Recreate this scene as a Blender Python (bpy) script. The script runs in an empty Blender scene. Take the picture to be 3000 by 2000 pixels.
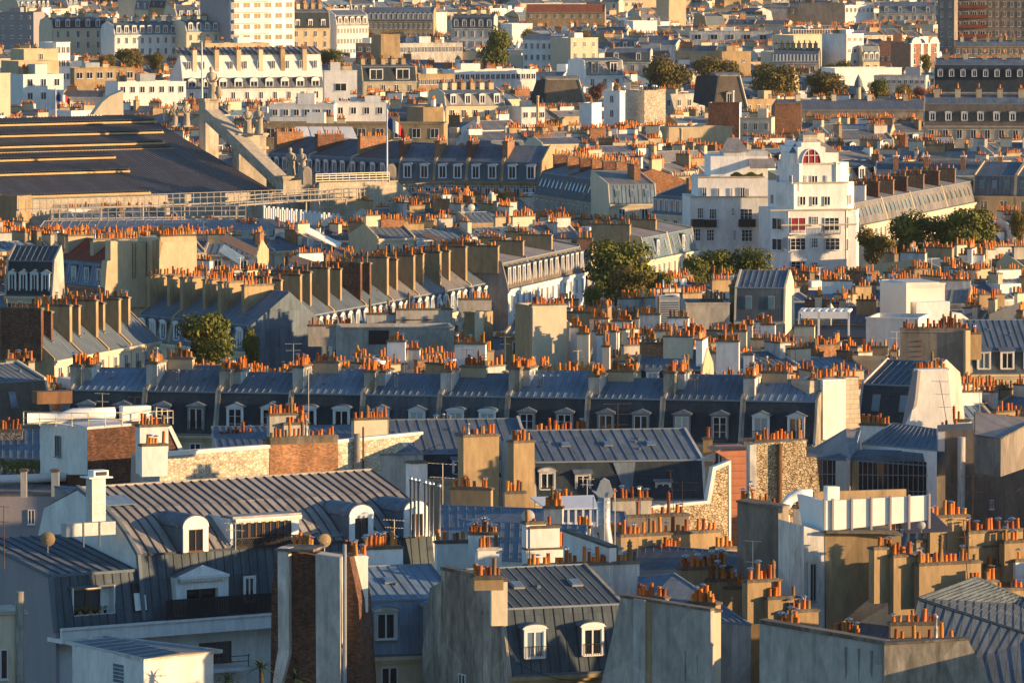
import bpy, math, random
from mathutils import Vector, Matrix
R = math.radians; sin, cos, pi = math.sin, math.cos, math.pi
sc = bpy.context.scene; COL = sc.collection
rnd = random.Random(7)
# ---------------------------------------------------------------- camera, sky, sun, exposure
F = 19000.0; HC = 66.0; YH = -315.0           # focal length in photo pixels, eye height, horizon row
TH = math.atan((1000 - YH) / F)
SUN_EL, SUN_BETA = 7.0, 12.0                   # degrees: elevation, turn from +X towards the camera
cam_d = bpy.data.cameras.new('camera'); cam = bpy.data.objects.new('camera', cam_d); COL.objects.link(cam)
cam_d.sensor_width = 36; cam_d.lens = 36 * F / 3000; cam_d.clip_start = 5; cam_d.clip_end = 20000
cam.location = (0, 0, HC); cam.rotation_euler = (pi / 2 - TH, 0, 0); sc.camera = cam
w = bpy.data.worlds.new('World'); sc.world = w; w.use_nodes = True
nt = w.node_tree; bg = nt.nodes['Background']; sky = nt.nodes.new('ShaderNodeTexSky')
sky.sky_type = 'NISHITA'; sky.sun_disc = False; sky.sun_elevation = R(SUN_EL)
sky.sun_rotation = R(90 + SUN_BETA); sky.dust_density = 0.3; sky.air_density = 1.0; sky.ozone_density = 3.2
nt.links.new(sky.outputs[0], bg.inputs[0]); bg.inputs[1].default_value = 0.15
sd = bpy.data.lights.new('sun', 'SUN'); sun = bpy.data.objects.new('sun', sd); COL.objects.link(sun)
sd.energy = 5.0; sd.angle = R(0.5); sd.color = (1.0, 0.65, 0.32)
SV = Vector((cos(R(SUN_EL)) * cos(R(SUN_BETA)), -cos(R(SUN_EL)) * sin(R(SUN_BETA)), sin(R(SUN_EL))))
sun.rotation_euler = SV.to_track_quat('Z', 'Y').to_euler(); sun.location = (200, 0, 200)
sc.view_settings.view_transform = 'Standard'; sc.view_settings.look = 'None'
sc.view_settings.exposure = 1.0; sc.view_settings.gamma = 1
# ---------------------------------------------------------------- photo pixel -> place
CAM = Vector((0, 0, HC)); FW = Vector((0, cos(TH), -sin(TH))); UP = Vector((0, sin(TH), cos(TH)))
def ray(px, py): return Vector(((px - 1500) / F, 0, 0)) + UP * (-(py - 1000) / F) + FW
def PZ(px, py, z): d = ray(px, py); return CAM + d * ((z - HC) / d.z)
def PY(px, py, Y): d = ray(px, py); return CAM + d * (Y / d.y)
def proj(p):
    d = Vector(p) - CAM; k = d.dot(FW); return (1500 + F * d.x / k, 1000 - F * d.dot(UP) / k)
class Fr:
    def __init__(s, o, a):
        s.o = Vector((o[0], o[1], 0)); s.a = a; r = R(a)
        s.X = Vector((cos(r), sin(r), 0)); s.Y = Vector((-sin(r), cos(r), 0)); s.L = 0
    def loc(s, w): v = w - s.o; return (v.dot(s.X), v.dot(s.Y), w.z)
    def wld(s, x, y, z): p = s.o + s.X * x + s.Y * y; return Vector((p.x, p.y, z))
    def _h(s, px, py, P, N): d = ray(px, py); P = Vector((P.x, P.y, 0)); c = Vector((0, 0, 0)); return CAM + d * ((P - c).dot(N) / d.dot(N))
    def f(s, px, py, y=0): q = s.loc(s._h(px, py, s.o + s.Y * y, s.Y)); return (q[0], q[2])
    def s_(s, px, py, x=0): q = s.loc(s._h(px, py, s.o + s.X * x, s.X)); return (q[1], q[2])
    def t(s, px, py, z): q = s.loc(PZ(px, py, z)); return (q[0], q[1])
def frz(px, py, z, a): return Fr(PZ(px, py, z), a)
def fry(px, py, Y, a): return Fr(PY(px, py, Y), a)
def frl(x0, y0, x1, y1, z):
    a = PZ(x0, y0, z); b = PZ(x1, y1, z); f = Fr(a, math.degrees(math.atan2(b.y - a.y, b.x - a.x)))
    f.L = (b - a).length; return f
# ---------------------------------------------------------------- materials
MATS = {}
def _n(nt, t, **k):
    n = nt.nodes.new('ShaderNode' + t)
    for a, b in k.items(): setattr(n, a, b)
    return n
def _mul(nt, a, b, bl='MULTIPLY', fac=1.0):
    m = _n(nt, 'Mix', data_type='RGBA', blend_type=bl); m.inputs[0].default_value = fac
    for s, v in ((6, a), (7, b)):
        if hasattr(v, 'is_output'): nt.links.new(v, m.inputs[s])
        else: m.inputs[s].default_value = (*v, 1)
    return m.outputs[2]
def _ramp(nt, src, stops):
    r = _n(nt, 'ValToRGB'); e = r.color_ramp.elements
    while len(e) < len(stops): e.new(0.5)
    for k, (p, c) in enumerate(stops): e[k].position = p; e[k].color = (*((c,) * 3 if isinstance(c, (int, float)) else c), 1)
    nt.links.new(src, r.inputs[0]); return r.outputs[0]
def mat(name, col, rough=0.9, metal=0.0, var=0.18, kind='', objvar=0.12, spec=0.3, s=1.0, col2=None):
    m = bpy.data.materials.new(name); m.use_nodes = True; nt = m.node_tree; L = nt.links
    b = nt.nodes['Principled BSDF']; b.inputs['Roughness'].default_value = rough
    b.inputs['Metallic'].default_value = metal; b.inputs['Specular IOR Level'].default_value = spec
    uv = _n(nt, 'TexCoord').outputs['UV']
    def mp(sx, sy):
        q = _n(nt, 'Mapping'); q.inputs['Scale'].default_value = (sx, sy, 1); L.new(uv, q.inputs[0]); return q.outputs[0]
    def noise(v, sc_, det=4, ro=.6):
        q = _n(nt, 'TexNoise'); q.inputs['Scale'].default_value = sc_; q.inputs['Detail'].default_value = det; q.inputs['Roughness'].default_value = ro
        L.new(v, q.inputs['Vector']); return q.outputs[0]
    c = None; h = None
    if kind == 'rubble':
        v = _n(nt, 'TexVoronoi'); v.inputs['Scale'].default_value = 1; L.new(mp(3.4 * s, 5.6 * s), v.inputs['Vector'])
        e = _n(nt, 'TexVoronoi', feature='DISTANCE_TO_EDGE'); e.inputs['Scale'].default_value = 1; L.new(mp(3.4 * s, 5.6 * s), e.inputs['Vector'])
        t = _ramp(nt, v.outputs['Color'], [(0, tuple(x * .62 for x in col)), (1, tuple(min(1, x * 1.3) for x in col))])
        g = _ramp(nt, e.outputs[0], [(0.02, col2 or (.12, .09, .06)), (0.13, (1, 1, 1))]); h = g
        c = _mul(nt, t, g)
    elif kind == 'brick':
        q = _n(nt, 'TexBrick'); q.inputs['Scale'].default_value = 1; q.inputs['Brick Width'].default_value = .26 * s; q.inputs['Row Height'].default_value = .11 * s
        q.inputs['Mortar Size'].default_value = .016 * s; q.inputs['Color1'].default_value = (*[x * .6 for x in col], 1)
        q.inputs['Color2'].default_value = (*[min(1, x * 1.5) for x in col], 1); q.inputs['Mortar'].default_value = (*(col2 or (.30, .25, .18)), 1)
        L.new(mp(1, 1), q.inputs[0]); c = q.outputs[0]; h = q.outputs[1]
    elif kind == 'block':
        q = _n(nt, 'TexBrick'); q.inputs['Scale'].default_value = 1; q.inputs['Brick Width'].default_value = .9; q.inputs['Row Height'].default_value = .42
        q.inputs['Mortar Size'].default_value = .02; q.inputs['Color1'].default_value = (*[x * .85 for x in col], 1)
        q.inputs['Color2'].default_value = (*[min(1, x * 1.1) for x in col], 1); q.inputs['Mortar'].default_value = (*[x * .55 for x in col], 1)
        L.new(mp(1, 1), q.inputs[0]); c = q.outputs[0]
    elif kind in ('zinc', 'zincfar', 'slate', 'tile'):
        q = _n(nt, 'TexBrick'); q.inputs['Scale'].default_value = 1
        bw, rh, mo = {'zinc': (.65, 2.0, .012), 'zincfar': (.7, 2.2, .07), 'slate': (.3, .2, .012), 'tile': (.26, .34, .03)}[kind]
        q.inputs['Brick Width'].default_value = bw; q.inputs['Row Height'].default_value = rh; q.inputs['Mortar Size'].default_value = mo
        q.offset = 0.0 if kind != 'slate' else .5
        k1, k2 = (.88, 1.12)
        q.inputs['Color1'].default_value = (*[x * k1 for x in col], 1); q.inputs['Color2'].default_value = (*[min(1, x * k2) for x in col], 1)
        km = {'zinc': .6, 'zincfar': .5, 'slate': .7, 'tile': .5}[kind]
        q.inputs['Mortar'].default_value = (*[x * km for x in col], 1); L.new(mp(1, 1), q.inputs[0]); c = q.outputs[0]; h = q.outputs[1]
    elif kind == 'clap':
        q = _n(nt, 'TexWave', wave_type='BANDS', bands_direction='Y', wave_profile='SAW'); q.inputs['Scale'].default_value = .55; q.inputs['Distortion'].default_value = 0
        L.new(mp(1, 1), q.inputs[0]); c = _ramp(nt, q.outputs[1], [(0, tuple(x * .45 for x in col)), (.12, col), (1, tuple(min(1, x * 1.1) for x in col))])
    elif kind == 'corr':
        q = _n(nt, 'TexWave', wave_type='BANDS', bands_direction='X'); q.inputs['Scale'].default_value = 2.6; q.inputs['Distortion'].default_value = 0
        L.new(mp(1, 1), q.inputs[0]); c = _ramp(nt, q.outputs[1], [(0, tuple(x * .8 for x in col)), (1, tuple(min(1, x * 1.08) for x in col))])
    base = c if c is not None else col
    n1 = _ramp(nt, noise(mp(.55, .16), 1.3, 5, .65), [(0.25, 1 - var * 1.7), (0.75, 1 + var * .8)])
    n2 = _ramp(nt, noise(mp(3.2, .9), 1.0, 4, .7), [(0.3, 1 - var * .9), (0.7, 1 + var * .5)])
    cc = _mul(nt, _mul(nt, base, n1), n2)
    if objvar:
        oi = _n(nt, 'ObjectInfo'); cc = _mul(nt, cc, _ramp(nt, oi.outputs['Random'], [(0, 1 - objvar), (.5, (1, 1 - objvar * .15, 1 - objvar * .35)), (1, 1 + objvar * .6)]))
    if var >= .2 and kind in ('', 'zinc'):
        v = _n(nt, 'TexVoronoi'); v.inputs['Scale'].default_value = 1; L.new(mp(.32, .22), v.inputs['Vector']); cc = _mul(nt, cc, _ramp(nt, v.outputs['Color'], [(.2, 1 - var * .7), (.8, 1 + var * .35)]))
        cc = _mul(nt, cc, _ramp(nt, noise(mp(1.7, .06), 1, 4, .6), [(.33, 1 - var * 1.0), (.46, 1.0)]))
    L.new(cc, b.inputs['Base Color'])
    if h is not None and kind in ('rubble', 'brick', 'tile'):
        bp = _n(nt, 'Bump'); bp.inputs['Distance'].default_value = .04; bp.inputs['Strength'].default_value = .7; bp.invert = (kind == 'brick' or kind == 'tile')
        L.new(h, bp.inputs['Height']); L.new(bp.outputs[0], b.inputs['Normal'])
    elif kind in ('', 'zinc') and rough > .3:
        bp = _n(nt, 'Bump'); bp.inputs['Distance'].default_value = .03; bp.inputs['Strength'].default_value = .25
        L.new(noise(mp(2.5, 2.5), 1.0, 5, .7), bp.inputs['Height']); L.new(bp.outputs[0], b.inputs['Normal'])
    MATS[name] = m; return m
mat('zinc', (.155, .195, .235), .75, 0, .2, 'zinc', spec=.18)
mat('zincdark', (.092, .118, .138), .75, 0, .2, 'zinc', spec=.15)
mat('zinclight', (.21, .29, .36), .7, 0, .2, 'zinc', spec=.2)
mat('zincsuntint', (.30, .275, .255), .6, 0.0, .2, 'zinc')  # zinc for sunlit slopes, the sun's warmth put into its colour
mat('seam', (.20, .24, .28), .7, 0, .1); mat('seamdark', (.045, .055, .066), .8, 0, .1)  # pale seam holds caught sky light, dark seam its shaded flank
mat('zincfar', (.15, .17, .20), .6, 0, .2, 'zincfar', .3); mat('railgrey', (.38, .35, .31), .7); mat('gutter', (.50, .35, .17), .8); mat('stationseam', (.13, .115, .11), .7); mat('stationroof', (.27, .25, .245), .6, 0, .15, 'zincfar')
mat('lead', (.115, .15, .18), .75, 0, .15)
mat('slate', (.042, .058, .072), .8, 0, .25, 'slate', spec=.15); mat('slatebrown', (.16, .13, .10), .8, 0, .25, 'slate')
mat('tile', (.30, .055, .028), .85, 0, .2, 'tile'); mat('tileorange', (.38, .10, .045), .85, 0, .2, 'tile')
mat('white', (.80, .78, .74), .85, 0, .15); mat('runoff', (.33, .30, .27), .95, 0, .3); mat('whitedirty', (.62, .60, .56), .9, 0, .24)
mat('cream', (.66, .56, .40), .9, 0, .12); mat('beige', (.55, .44, .28), .9, 0, .16)
mat('tan', (.42, .30, .165), .92, 0, .2); mat('grey', (.52, .485, .43), .92, 0, .24)
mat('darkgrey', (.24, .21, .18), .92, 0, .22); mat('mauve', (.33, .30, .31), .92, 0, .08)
mat('concrete', (.42, .38, .31), .95, 0, .4); mat('coping', (.21, .18, .145), .95, 0, .4)
mat('stone', (.50, .43, .33), .9, 0, .18, 'block'); mat('carved', (.52, .45, .35), .9, 0, .25)
mat('rubble', (.66, .54, .36), .95, 0, .25, 'rubble', col2=(.30, .20, .10)); mat('rubblewhite', (.74, .66, .52), .95, 0, .2, 'rubble', s=.8, col2=(.62, .55, .45))
mat('rubblegrey', (.30, .30, .30), .95, 0, .25, 'rubble'); mat('brick', (.36, .15, .06), .95, 0, .25, 'brick')
mat('brickdark', (.20, .085, .05), .95, 0, .35, 'brick', col2=(.12, .10, .08)); mat('brickpink', (.45, .2, .12), .95, 0, .2, 'brick')
mat('clap', (.55, .22, .12), .8, 0, .1, 'clap'); mat('panel', (.74, .71, .63), .6, 0, .06, 'corr')
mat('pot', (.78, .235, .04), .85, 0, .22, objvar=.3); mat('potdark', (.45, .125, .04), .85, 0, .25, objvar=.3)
mat('potyellow', (.66, .31, .07), .85, 0, .25, objvar=.3); mat('pottan', (.36, .24, .13), .9, 0, .3, objvar=.3)
mat('metal', (.55, .57, .60), .3, .9, .1); mat('galv', (.42, .44, .45), .5, .4, .15); mat('iron', (.025, .024, .026), .6, .2, .1)
mat('rust', (.16, .08, .045), .8, 0, .3); mat('rail', (.62, .55, .42), .6, .2, .1)
mat('glass', (.012, .017, .026), .08, 0, 0.0, objvar=0, spec=.9); mat('glassblue', (.16, .24, .33), .1, 0, .2, spec=.9)
mat('glassgreen', (.10, .20, .19), .12, 0, .2, spec=.9); mat('curtain', (.5, .5, .45), .8, 0, .15); mat('redcloth', (.30, .02, .03), .8, 0, .2)
mat('frame', (.70, .70, .70), .6, 0, .06, objvar=.1); mat('framegrey', (.22, .23, .24), .6, 0, .06)
mat('wood', (.22, .11, .05), .7, 0, .3); mat('shutter', (.55, .56, .55), .7, 0, .08); mat('awning', (.62, .58, .45), .8, 0, .1, 'corr')
mat('blue', (.02, .05, .22), .7, 0, .1); mat('red', (.50, .02, .02), .7, 0, .1); mat('flagwhite', (.7, .7, .7), .7, 0, .05)
mat('sheet', (.8, .78, .74), .6, 0, .08); mat('dish', (.5, .5, .5), .5, .1, .1); mat('solar', (.13, .10, .08), .35, .2, .1, 'clap')
mat('asphalt', (.05, .05, .052), .95, 0, .2); mat('bark', (.10, .075, .05), .95, 0, .3); mat('gravel', (.20, .18, .16), .95, 0, .3)
for nm, c1, c2 in (('leaf', (.045, .062, .012), (.17, .165, .022)), ('leafgold', (.07, .065, .015), (.17, .12, .022)), ('leafred', (.13, .05, .03), (.22, .08, .04)), ('palm', (.02, .045, .02), (.04, .08, .03))):
    m = bpy.data.materials.new(nm); m.use_nodes = True; nt = m.node_tree; b = nt.nodes['Principled BSDF']
    b.inputs['Roughness'].default_value = .7; b.inputs['Specular IOR Level'].default_value = .2
    q = _n(nt, 'TexNoise'); q.inputs['Scale'].default_value = .45; q.inputs['Detail'].default_value = 6
    nt.links.new(_n(nt, 'TexCoord').outputs['Object'], q.inputs['Vector'])
    nt.links.new(_ramp(nt, q.outputs[0], [(.35, c1), (.65, c2)]), b.inputs['Base Color']); MATS[nm] = m
# ---------------------------------------------------------------- mesh builder
class Fk(dict):                              # stand-in parent for houses that go into the one far mesh
    def __init__(s, M): s.M = M; s.location = None
VIRT = [False]
class Far:
    def __init__(s): s.v = []; s.f = []; s.m = []; s.sm = []; s.ms = []
    def take(s, M, v, f, m, ms, sm):
        k = len(s.v); s.v += [tuple(M @ Vector(p)) for p in v]
        for n in ms:
            if n not in s.ms: s.ms.append(n)
        mp = [s.ms.index(n) for n in ms]; s.f += [tuple(i + k for i in q) for q in f]; s.m += [mp[i] for i in m]; s.sm += sm
FAR = Far(); RAW = {}
class MB:
    def __init__(s): s.v = []; s.f = []; s.m = []; s.ms = []; s.sm = []
    def mi(s, m):
        if m not in s.ms: s.ms.append(m)
        return s.ms.index(m)
    def poly(s, pts, m):
        k = len(s.v); s.v += [tuple(p) for p in pts]; s.f.append(tuple(range(k, k + len(pts)))); s.m.append(s.mi(m)); s.sm.append(False)
    def box(s, x0, x1, y0, y1, z0, z1, m, top=None):
        k = len(s.v); s.v += [(x, y, z) for z in (z0, z1) for y in (y0, y1) for x in (x0, x1)]
        for q, mm in (((0, 1, 5, 4), m), ((2, 0, 4, 6), m), ((1, 3, 7, 5), m), ((3, 2, 6, 7), m), ((4, 5, 7, 6), top or m), ((2, 3, 1, 0), m)):
            s.f.append(tuple(k + i for i in q)); s.m.append(s.mi(mm)); s.sm.append(False)
    def extr(s, pts, off, m, cap=None):      # any planar polygon pushed along a vector
        off = Vector(off); a = [Vector(p) for p in pts]; b = [p + off for p in a]; n = len(a)
        s.poly(a, m); s.poly(b[::-1], cap or m)
        for i in range(n): s.poly([a[i], b[i], b[(i + 1) % n], a[(i + 1) % n]], cap or m)
    def xz(s, pts, y0, y1, m, cap=None): s.extr([(p[0], y0, p[1]) for p in pts], (0, y1 - y0, 0), m, cap)
    def yz(s, pts, x0, x1, m, cap=None): s.extr([(x0, p[0], p[1]) for p in pts], (x1 - x0, 0, 0), m, cap)
    def bar(s, a, b, w, m, n=None):           # square bar between two points
        a = Vector(a); b = Vector(b); d = b - a
        if d.length < 1e-6: return
        d.normalize(); u = d.cross(Vector((0, 0, 1)))
        if u.length < .05: u = Vector((1, 0, 0))
        u.normalize(); v = d.cross(u) * w / 2; u = u * w / 2; k = len(s.v)
        for p in (a, b): s.v += [tuple(p + u + v), tuple(p - u + v), tuple(p - u - v), tuple(p + u - v)]
        for q in ((0, 1, 5, 4), (1, 2, 6, 5), (2, 3, 7, 6), (3, 0, 4, 7), (3, 2, 1, 0), (4, 5, 6, 7)):
            s.f.append(tuple(k + i for i in q)); s.m.append(s.mi(m)); s.sm.append(False)
    def tube(s, pts, r, m, n=8, cap=True):
        pts = [Vector(p) for p in pts]; rr = r if isinstance(r, (list, tuple)) else [r] * len(pts); k = len(s.v); P = len(pts)
        for i, p in enumerate(pts):
            d = (pts[min(i + 1, P - 1)] - pts[max(i - 1, 0)]).normalized(); u = d.cross(Vector((.01, .02, 1)))
            if u.length < .1: u = d.cross(Vector((1, 0, 0)))
            u.normalize(); v = d.cross(u)
            s.v += [tuple(p + (u * cos(2 * pi * j / n) + v * sin(2 * pi * j / n)) * rr[i]) for j in range(n)]
        for i in range(P - 1):
            for j in range(n):
                a = k + i * n + j; b = k + i * n + (j + 1) % n; s.f.append((a, b, b + n, a + n)); s.m.append(s.mi(m)); s.sm.append(True)
        if cap:
            for q in (range(k, k + n), range(k + (P - 1) * n, k + P * n)): s.f.append(tuple(q)); s.m.append(s.mi(m)); s.sm.append(False)
    def lathe(s, x, y, prof, m, n=8):         # prof: (radius, z)
        k = len(s.v)
        for r, z in prof: s.v += [(x + r * cos(2 * pi * j / n), y + r * sin(2 * pi * j / n), z) for j in range(n)]
        for i in range(len(prof) - 1):
            for j in range(n):
                a = k + i * n + j; b = k + i * n + (j + 1) % n; s.f.append((a, b, b + n, a + n)); s.m.append(s.mi(m)); s.sm.append(True)
        s.f.append(tuple(range(k + (len(prof) - 1) * n, k + len(prof) * n))); s.m.append(s.mi(m)); s.sm.append(False)
    def plane(s, a, b, c, d, m, seam=None, sp=.65, w=.04, h=.045):   # a,b lower left/right; c,d upper right/left; standing seams run up the slope
        a, b, c, d = map(Vector, (a, b, c, d)); s.poly([a, b, c, d], m)
        if seam:
            n = (b - a).cross(d - a).normalized(); n = n if n.z > 0 else -n; L = (b - a).length; N = max(1, int(round(L / sp)))
            for i in range(N + 1):
                t = i / N; lo = a.lerp(b, t) + n * h * .5; hi = d.lerp(c, t) + n * h * .5; s.bar(lo, hi, w if w > h else h, seam)
    def mesh(s, name):
        me = bpy.data.meshes.new(name); me.from_pydata(s.v, [], s.f)
        for mm in s.ms: me.materials.append(MATS[mm])
        me.polygons.foreach_set('material_index', s.m); me.polygons.foreach_set('use_smooth', s.sm)
        uv = me.uv_layers.new(name='UVMap').data; V = me.vertices; out = [0.0] * (2 * len(uv))
        for p in me.polygons:
            n = p.normal; l = math.hypot(n.x, n.y)
            if l < .02: t = (1, 0, 0); bb = (0, 1, 0)
            else:
                t = (-n.y / l, n.x / l, 0); bb = (n.y * t[2] - n.z * t[1], n.z * t[0] - n.x * t[2], n.x * t[1] - n.y * t[0])
            for li in p.loop_indices:
                c = V[me.loops[li].vertex_index].co
                out[2 * li] = c.x * t[0] + c.y * t[1]; out[2 * li + 1] = c.x * bb[0] + c.y * bb[1] + c.z * bb[2]
        uv.foreach_set('uv', out); me.update(); return me
    def build(s, name, parent, label=None):
        if not s.f: return None
        if isinstance(parent, Fk): FAR.take(parent.M, s.v, s.f, s.m, s.ms, s.sm); return Fk(parent.M)
        return put(name, s.mesh(name), parent, label=label)
def put(name, me, parent=None, loc=None, rz=0, label=None, sx=None, rot=None):
    if isinstance(parent, Fk):
        M = parent.M @ Matrix.Translation(loc or (0, 0, 0)) @ Matrix.Rotation(rz, 4, 'Z')
        if me.name not in RAW: RAW[me.name] = ([tuple(v.co) for v in me.vertices], [tuple(p.vertices) for p in me.polygons], [p.material_index for p in me.polygons], [m.name for m in me.materials], [p.use_smooth for p in me.polygons])
        r = RAW[me.name]; FAR.take(M, *r); return Fk(M)
    o = bpy.data.objects.new(name, me); COL.objects.link(o)
    if parent is not None: o.parent = parent
    if loc is not None: o.location = loc
    if rz: o.rotation_euler = (0, 0, rz)
    if rot: o.rotation_euler = rot
    if sx: o.scale = sx
    if label: o['label'] = label
    return o
THINGS = []
class Th:                                     # a thing: an Empty at its base plus its frame
    def __init__(s, name, label, cat, fr, group=None, z=0, box=None):
        s.fr = fr; s.z = z
        if VIRT[0]: s.o = Fk(Matrix.Translation((fr.o.x, fr.o.y, z)) @ Matrix.Rotation(R(fr.a), 4, 'Z'))
        else:
            s.o = bpy.data.objects.new(name, None); COL.objects.link(s.o); s.o.empty_display_size = .5
            s.o.location = (fr.o.x, fr.o.y, z); s.o.rotation_euler = (0, 0, R(fr.a))
        s.o['label'] = label; s.o['category'] = cat; s.box = box
        if group: s.o['group'] = group
        THINGS.append(s)
def struct(name, mb): o = mb.build(name, None); o['kind'] = 'structure'; return o
# ---------------------------------------------------------------- chimney pots
POTM = {}
def potmesh(kind, hk, m):
    k = (kind, hk, m)
    if k in POTM: return POTM[k]
    b = MB(); h = (.42, .56, .72, .9)[hk]; r = .135
    b.lathe(0, 0, [(r * 1.12, 0), (r * 1.02, .06), (r * .92, h - .06), (r * 1.05, h - .04), (r * 1.05, h), (r * .7, h), (r * .65, h - .12)], m, 9)
    if kind == 'cowl':
        for a in range(3): b.bar((r * .8 * cos(a * 2.1), r * .8 * sin(a * 2.1), h), (r * .8 * cos(a * 2.1), r * .8 * sin(a * 2.1), h + .16), .02, 'metal')
        b.lathe(0, 0, [(.25, h + .14), (.2, h + .19), (.08, h + .24), (.02, h + .25)], 'metal', 10)
    if kind == 'lantern':
        b.lathe(0, 0, [(.1, h), (.17, h + .1), (.12, h + .2), (.18, h + .3), (.14, h + .42), (.1, h + .46), (.2, h + .5), (.05, h + .62), (.05, h + .7)], m, 9)
    if kind == 'pipe': b.lathe(0, 0, [(.09, h), (.09, h + .5), (.15, h + .52), (.15, h + .6), (.02, h + .68)], m, 8)
    POTM[k] = b.mesh('chimney_pot'); return POTM[k]
def potpick(r, cowl=0.1):
    m = r.choice(['pot'] * 12 + ['potdark'] * 5 + ['potyellow'] * 3 + ['pottan'])
    q = r.random(); kind = 'plain'
    if q < cowl: kind = 'cowl'
    elif q < cowl + .03: kind, m = 'lantern', 'pottan'
    elif q < cowl + .045: kind, m = 'pipe', 'galv'
    return kind, r.choice((0, 0, 1, 1, 2, 2, 3)), m
def pots(ob, mb, x0, x1, y0, y1, z, n, near, r, cowl=.1, rows=1, dark=False):
    """n pots spread along the longer side of a stack top; separate sub-parts when near, else part of the stack mesh"""
    lx, ly = x1 - x0, y1 - y0
    for i in range(n):
        if r.random() < .1: continue
        t = (i // rows + .5 + r.uniform(-.3, .3)) / math.ceil(n / rows); j = (i % rows + .5) / rows if rows > 1 else .5 + r.uniform(-.12, .12)
        if lx >= ly: x = x0 + .12 + (lx - .24) * t; y = y0 + ly * j
        else: y = y0 + .12 + (ly - .24) * t; x = x0 + lx * j
        k, h, m = potpick(r, cowl)
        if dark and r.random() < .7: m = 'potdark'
        if near: put('chimney_pot', potmesh(k, h, m), ob, (x, y, z - .02), sx=(r.uniform(.85, 1.1),) * 2 + (r.uniform(.8, 1.2),), rot=(r.gauss(0, .03), r.gauss(0, .03), r.uniform(0, 3)))
        else:
            hh = (.4, .52, .68, .9)[h]; q = r.uniform(.85, 1.1)
            mb.lathe(x, y, [(.135 * q, z), (.12 * q, z + hh)], m, 6)
            if k == 'cowl': mb.lathe(x, y, [(.22, z + hh + .12), (.02, z + hh + .22)], 'metal', 6)
def chimney(th, x0, x1, y0, y1, z0, z1, m='beige', n=6, near=True, rows=1, cap='coping', capw=.1, seed=None, cowl=.1, taper=0, dark=False, face=None, label=None):
    r = random.Random(seed if seed is not None else int(abs(x0 * 131 + y0 * 71 + z1 * 37)) )
    b = MB(); z0 -= th.z; z1 -= th.z
    ch = .16
    b.box(x0, x1, y0, y1, z0, z1 - ch, m)
    if face: b.box(x0 + .12, x1 - .12, y0 - .012, y0 + .1, z0, z1 - ch - .05, face)
    b.box(x0 - capw, x1 + capw, y0 - capw, y1 + capw, z1 - ch, z1, cap)
    if near:
        b.box(x0 + .03, x1 - .03, y0 + .03, y1 - .03, z1, z1 + .06, 'coping')
        o = b.build('chimney', th.o, label); pots(o, None, x0, x1, y0, y1, z1 + .06, n, True, r, cowl, rows, dark)
    else:
        pots(None, b, x0, x1, y0, y1, z1, n, False, r, cowl, rows, dark); o = b.build('chimney', th.o, label)
    return o
# ---------------------------------------------------------------- windows and dormers
WM = {}
def winmesh(w, h, kind, fm):
    k = (round(w, 2), round(h, 2), kind, fm)
    if k in WM: return WM[k]
    b = MB(); t = .07 if w > .5 else .05; y0, y1 = -.05, .05
    b.box(-w / 2, -w / 2 + t, y0, y1, 0, h, fm); b.box(w / 2 - t, w / 2, y0, y1, 0, h, fm)
    b.box(-w / 2 + t, w / 2 - t, y0, y1, h - t, h, fm); b.box(-w / 2 + t, w / 2 - t, y0, y1, 0, t, fm)
    if kind in ('two', 'six', 'shut', 'rail', 'far'): b.box(-t * .7, t * .7, y0 - .005, y1, t, h - t, fm)
    if kind == 'six':
        for q in (.36, .68): b.box(-w / 2 + t, w / 2 - t, y0 + .01, y1, h * q - .015, h * q + .015, fm)
    if kind == 'three':
        for q in (-w / 6, w / 6): b.box(q - t * .5, q + t * .5, y0 - .005, y1, t, h - t, fm)
        for q in (.38, .7): b.box(-w / 2 + t, w / 2 - t, y0 + .01, y1, h * q - .02, h * q + .02, fm)
    b.box(-w / 2 - .08, w / 2 + .08, -.14, .02, -.08, -.003, fm)
    if kind == 'shut':
        for sgn in (-1, 1): xx = sgn * w * .78; b.box(xx - w * .24, xx + w * .24, -.06, .0, 0, h, 'shutter')
    if kind == 'rail':
        for q in range(9): b.box(-w / 2 - .05 + q * (w + .1) / 8 - .012, -w / 2 - .05 + q * (w + .1) / 8 + .012, -.24, -.215, 0, h * .42, 'iron')
        b.box(-w / 2 - .07, w / 2 + .07, -.25, -.21, h * .42, h * .42 + .04, 'iron')
    far = kind == 'far'
    if far: b.box(-w / 2 + t, w / 2 - t, 0.0, .04, t, h - t, 'glass')
    p = None
    if not far:
        q = MB(); q.box(-w / 2 + t, w / 2 - t, 0.01, .035, t, h - t, 'glass'); p = q.mesh('pane')
    WM[k] = (b.mesh('window'), p); return WM[k]
def win(par, x, y, z, w, h, kind='two', fm='frame', rz=0, glass=None, pz=0):
    me, p = winmesh(w, h, kind, fm)
    o = put('window', me, par, (x, y - .055 if rz == 0 else y, z - pz), rz)
    if p:
        if glass and (glass,) not in WM: WM[(glass,)] = 1
        if glass:
            kk = (round(w, 2), round(h, 2), kind, glass)
            if kk not in WM: q = p.copy(); q.materials.clear(); q.materials.append(MATS[glass]); WM[kk] = q
            p = WM[kk]
        # panes are sub-parts only where the thing > part depth allows it
        put('pane', p, o)
    return o
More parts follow.
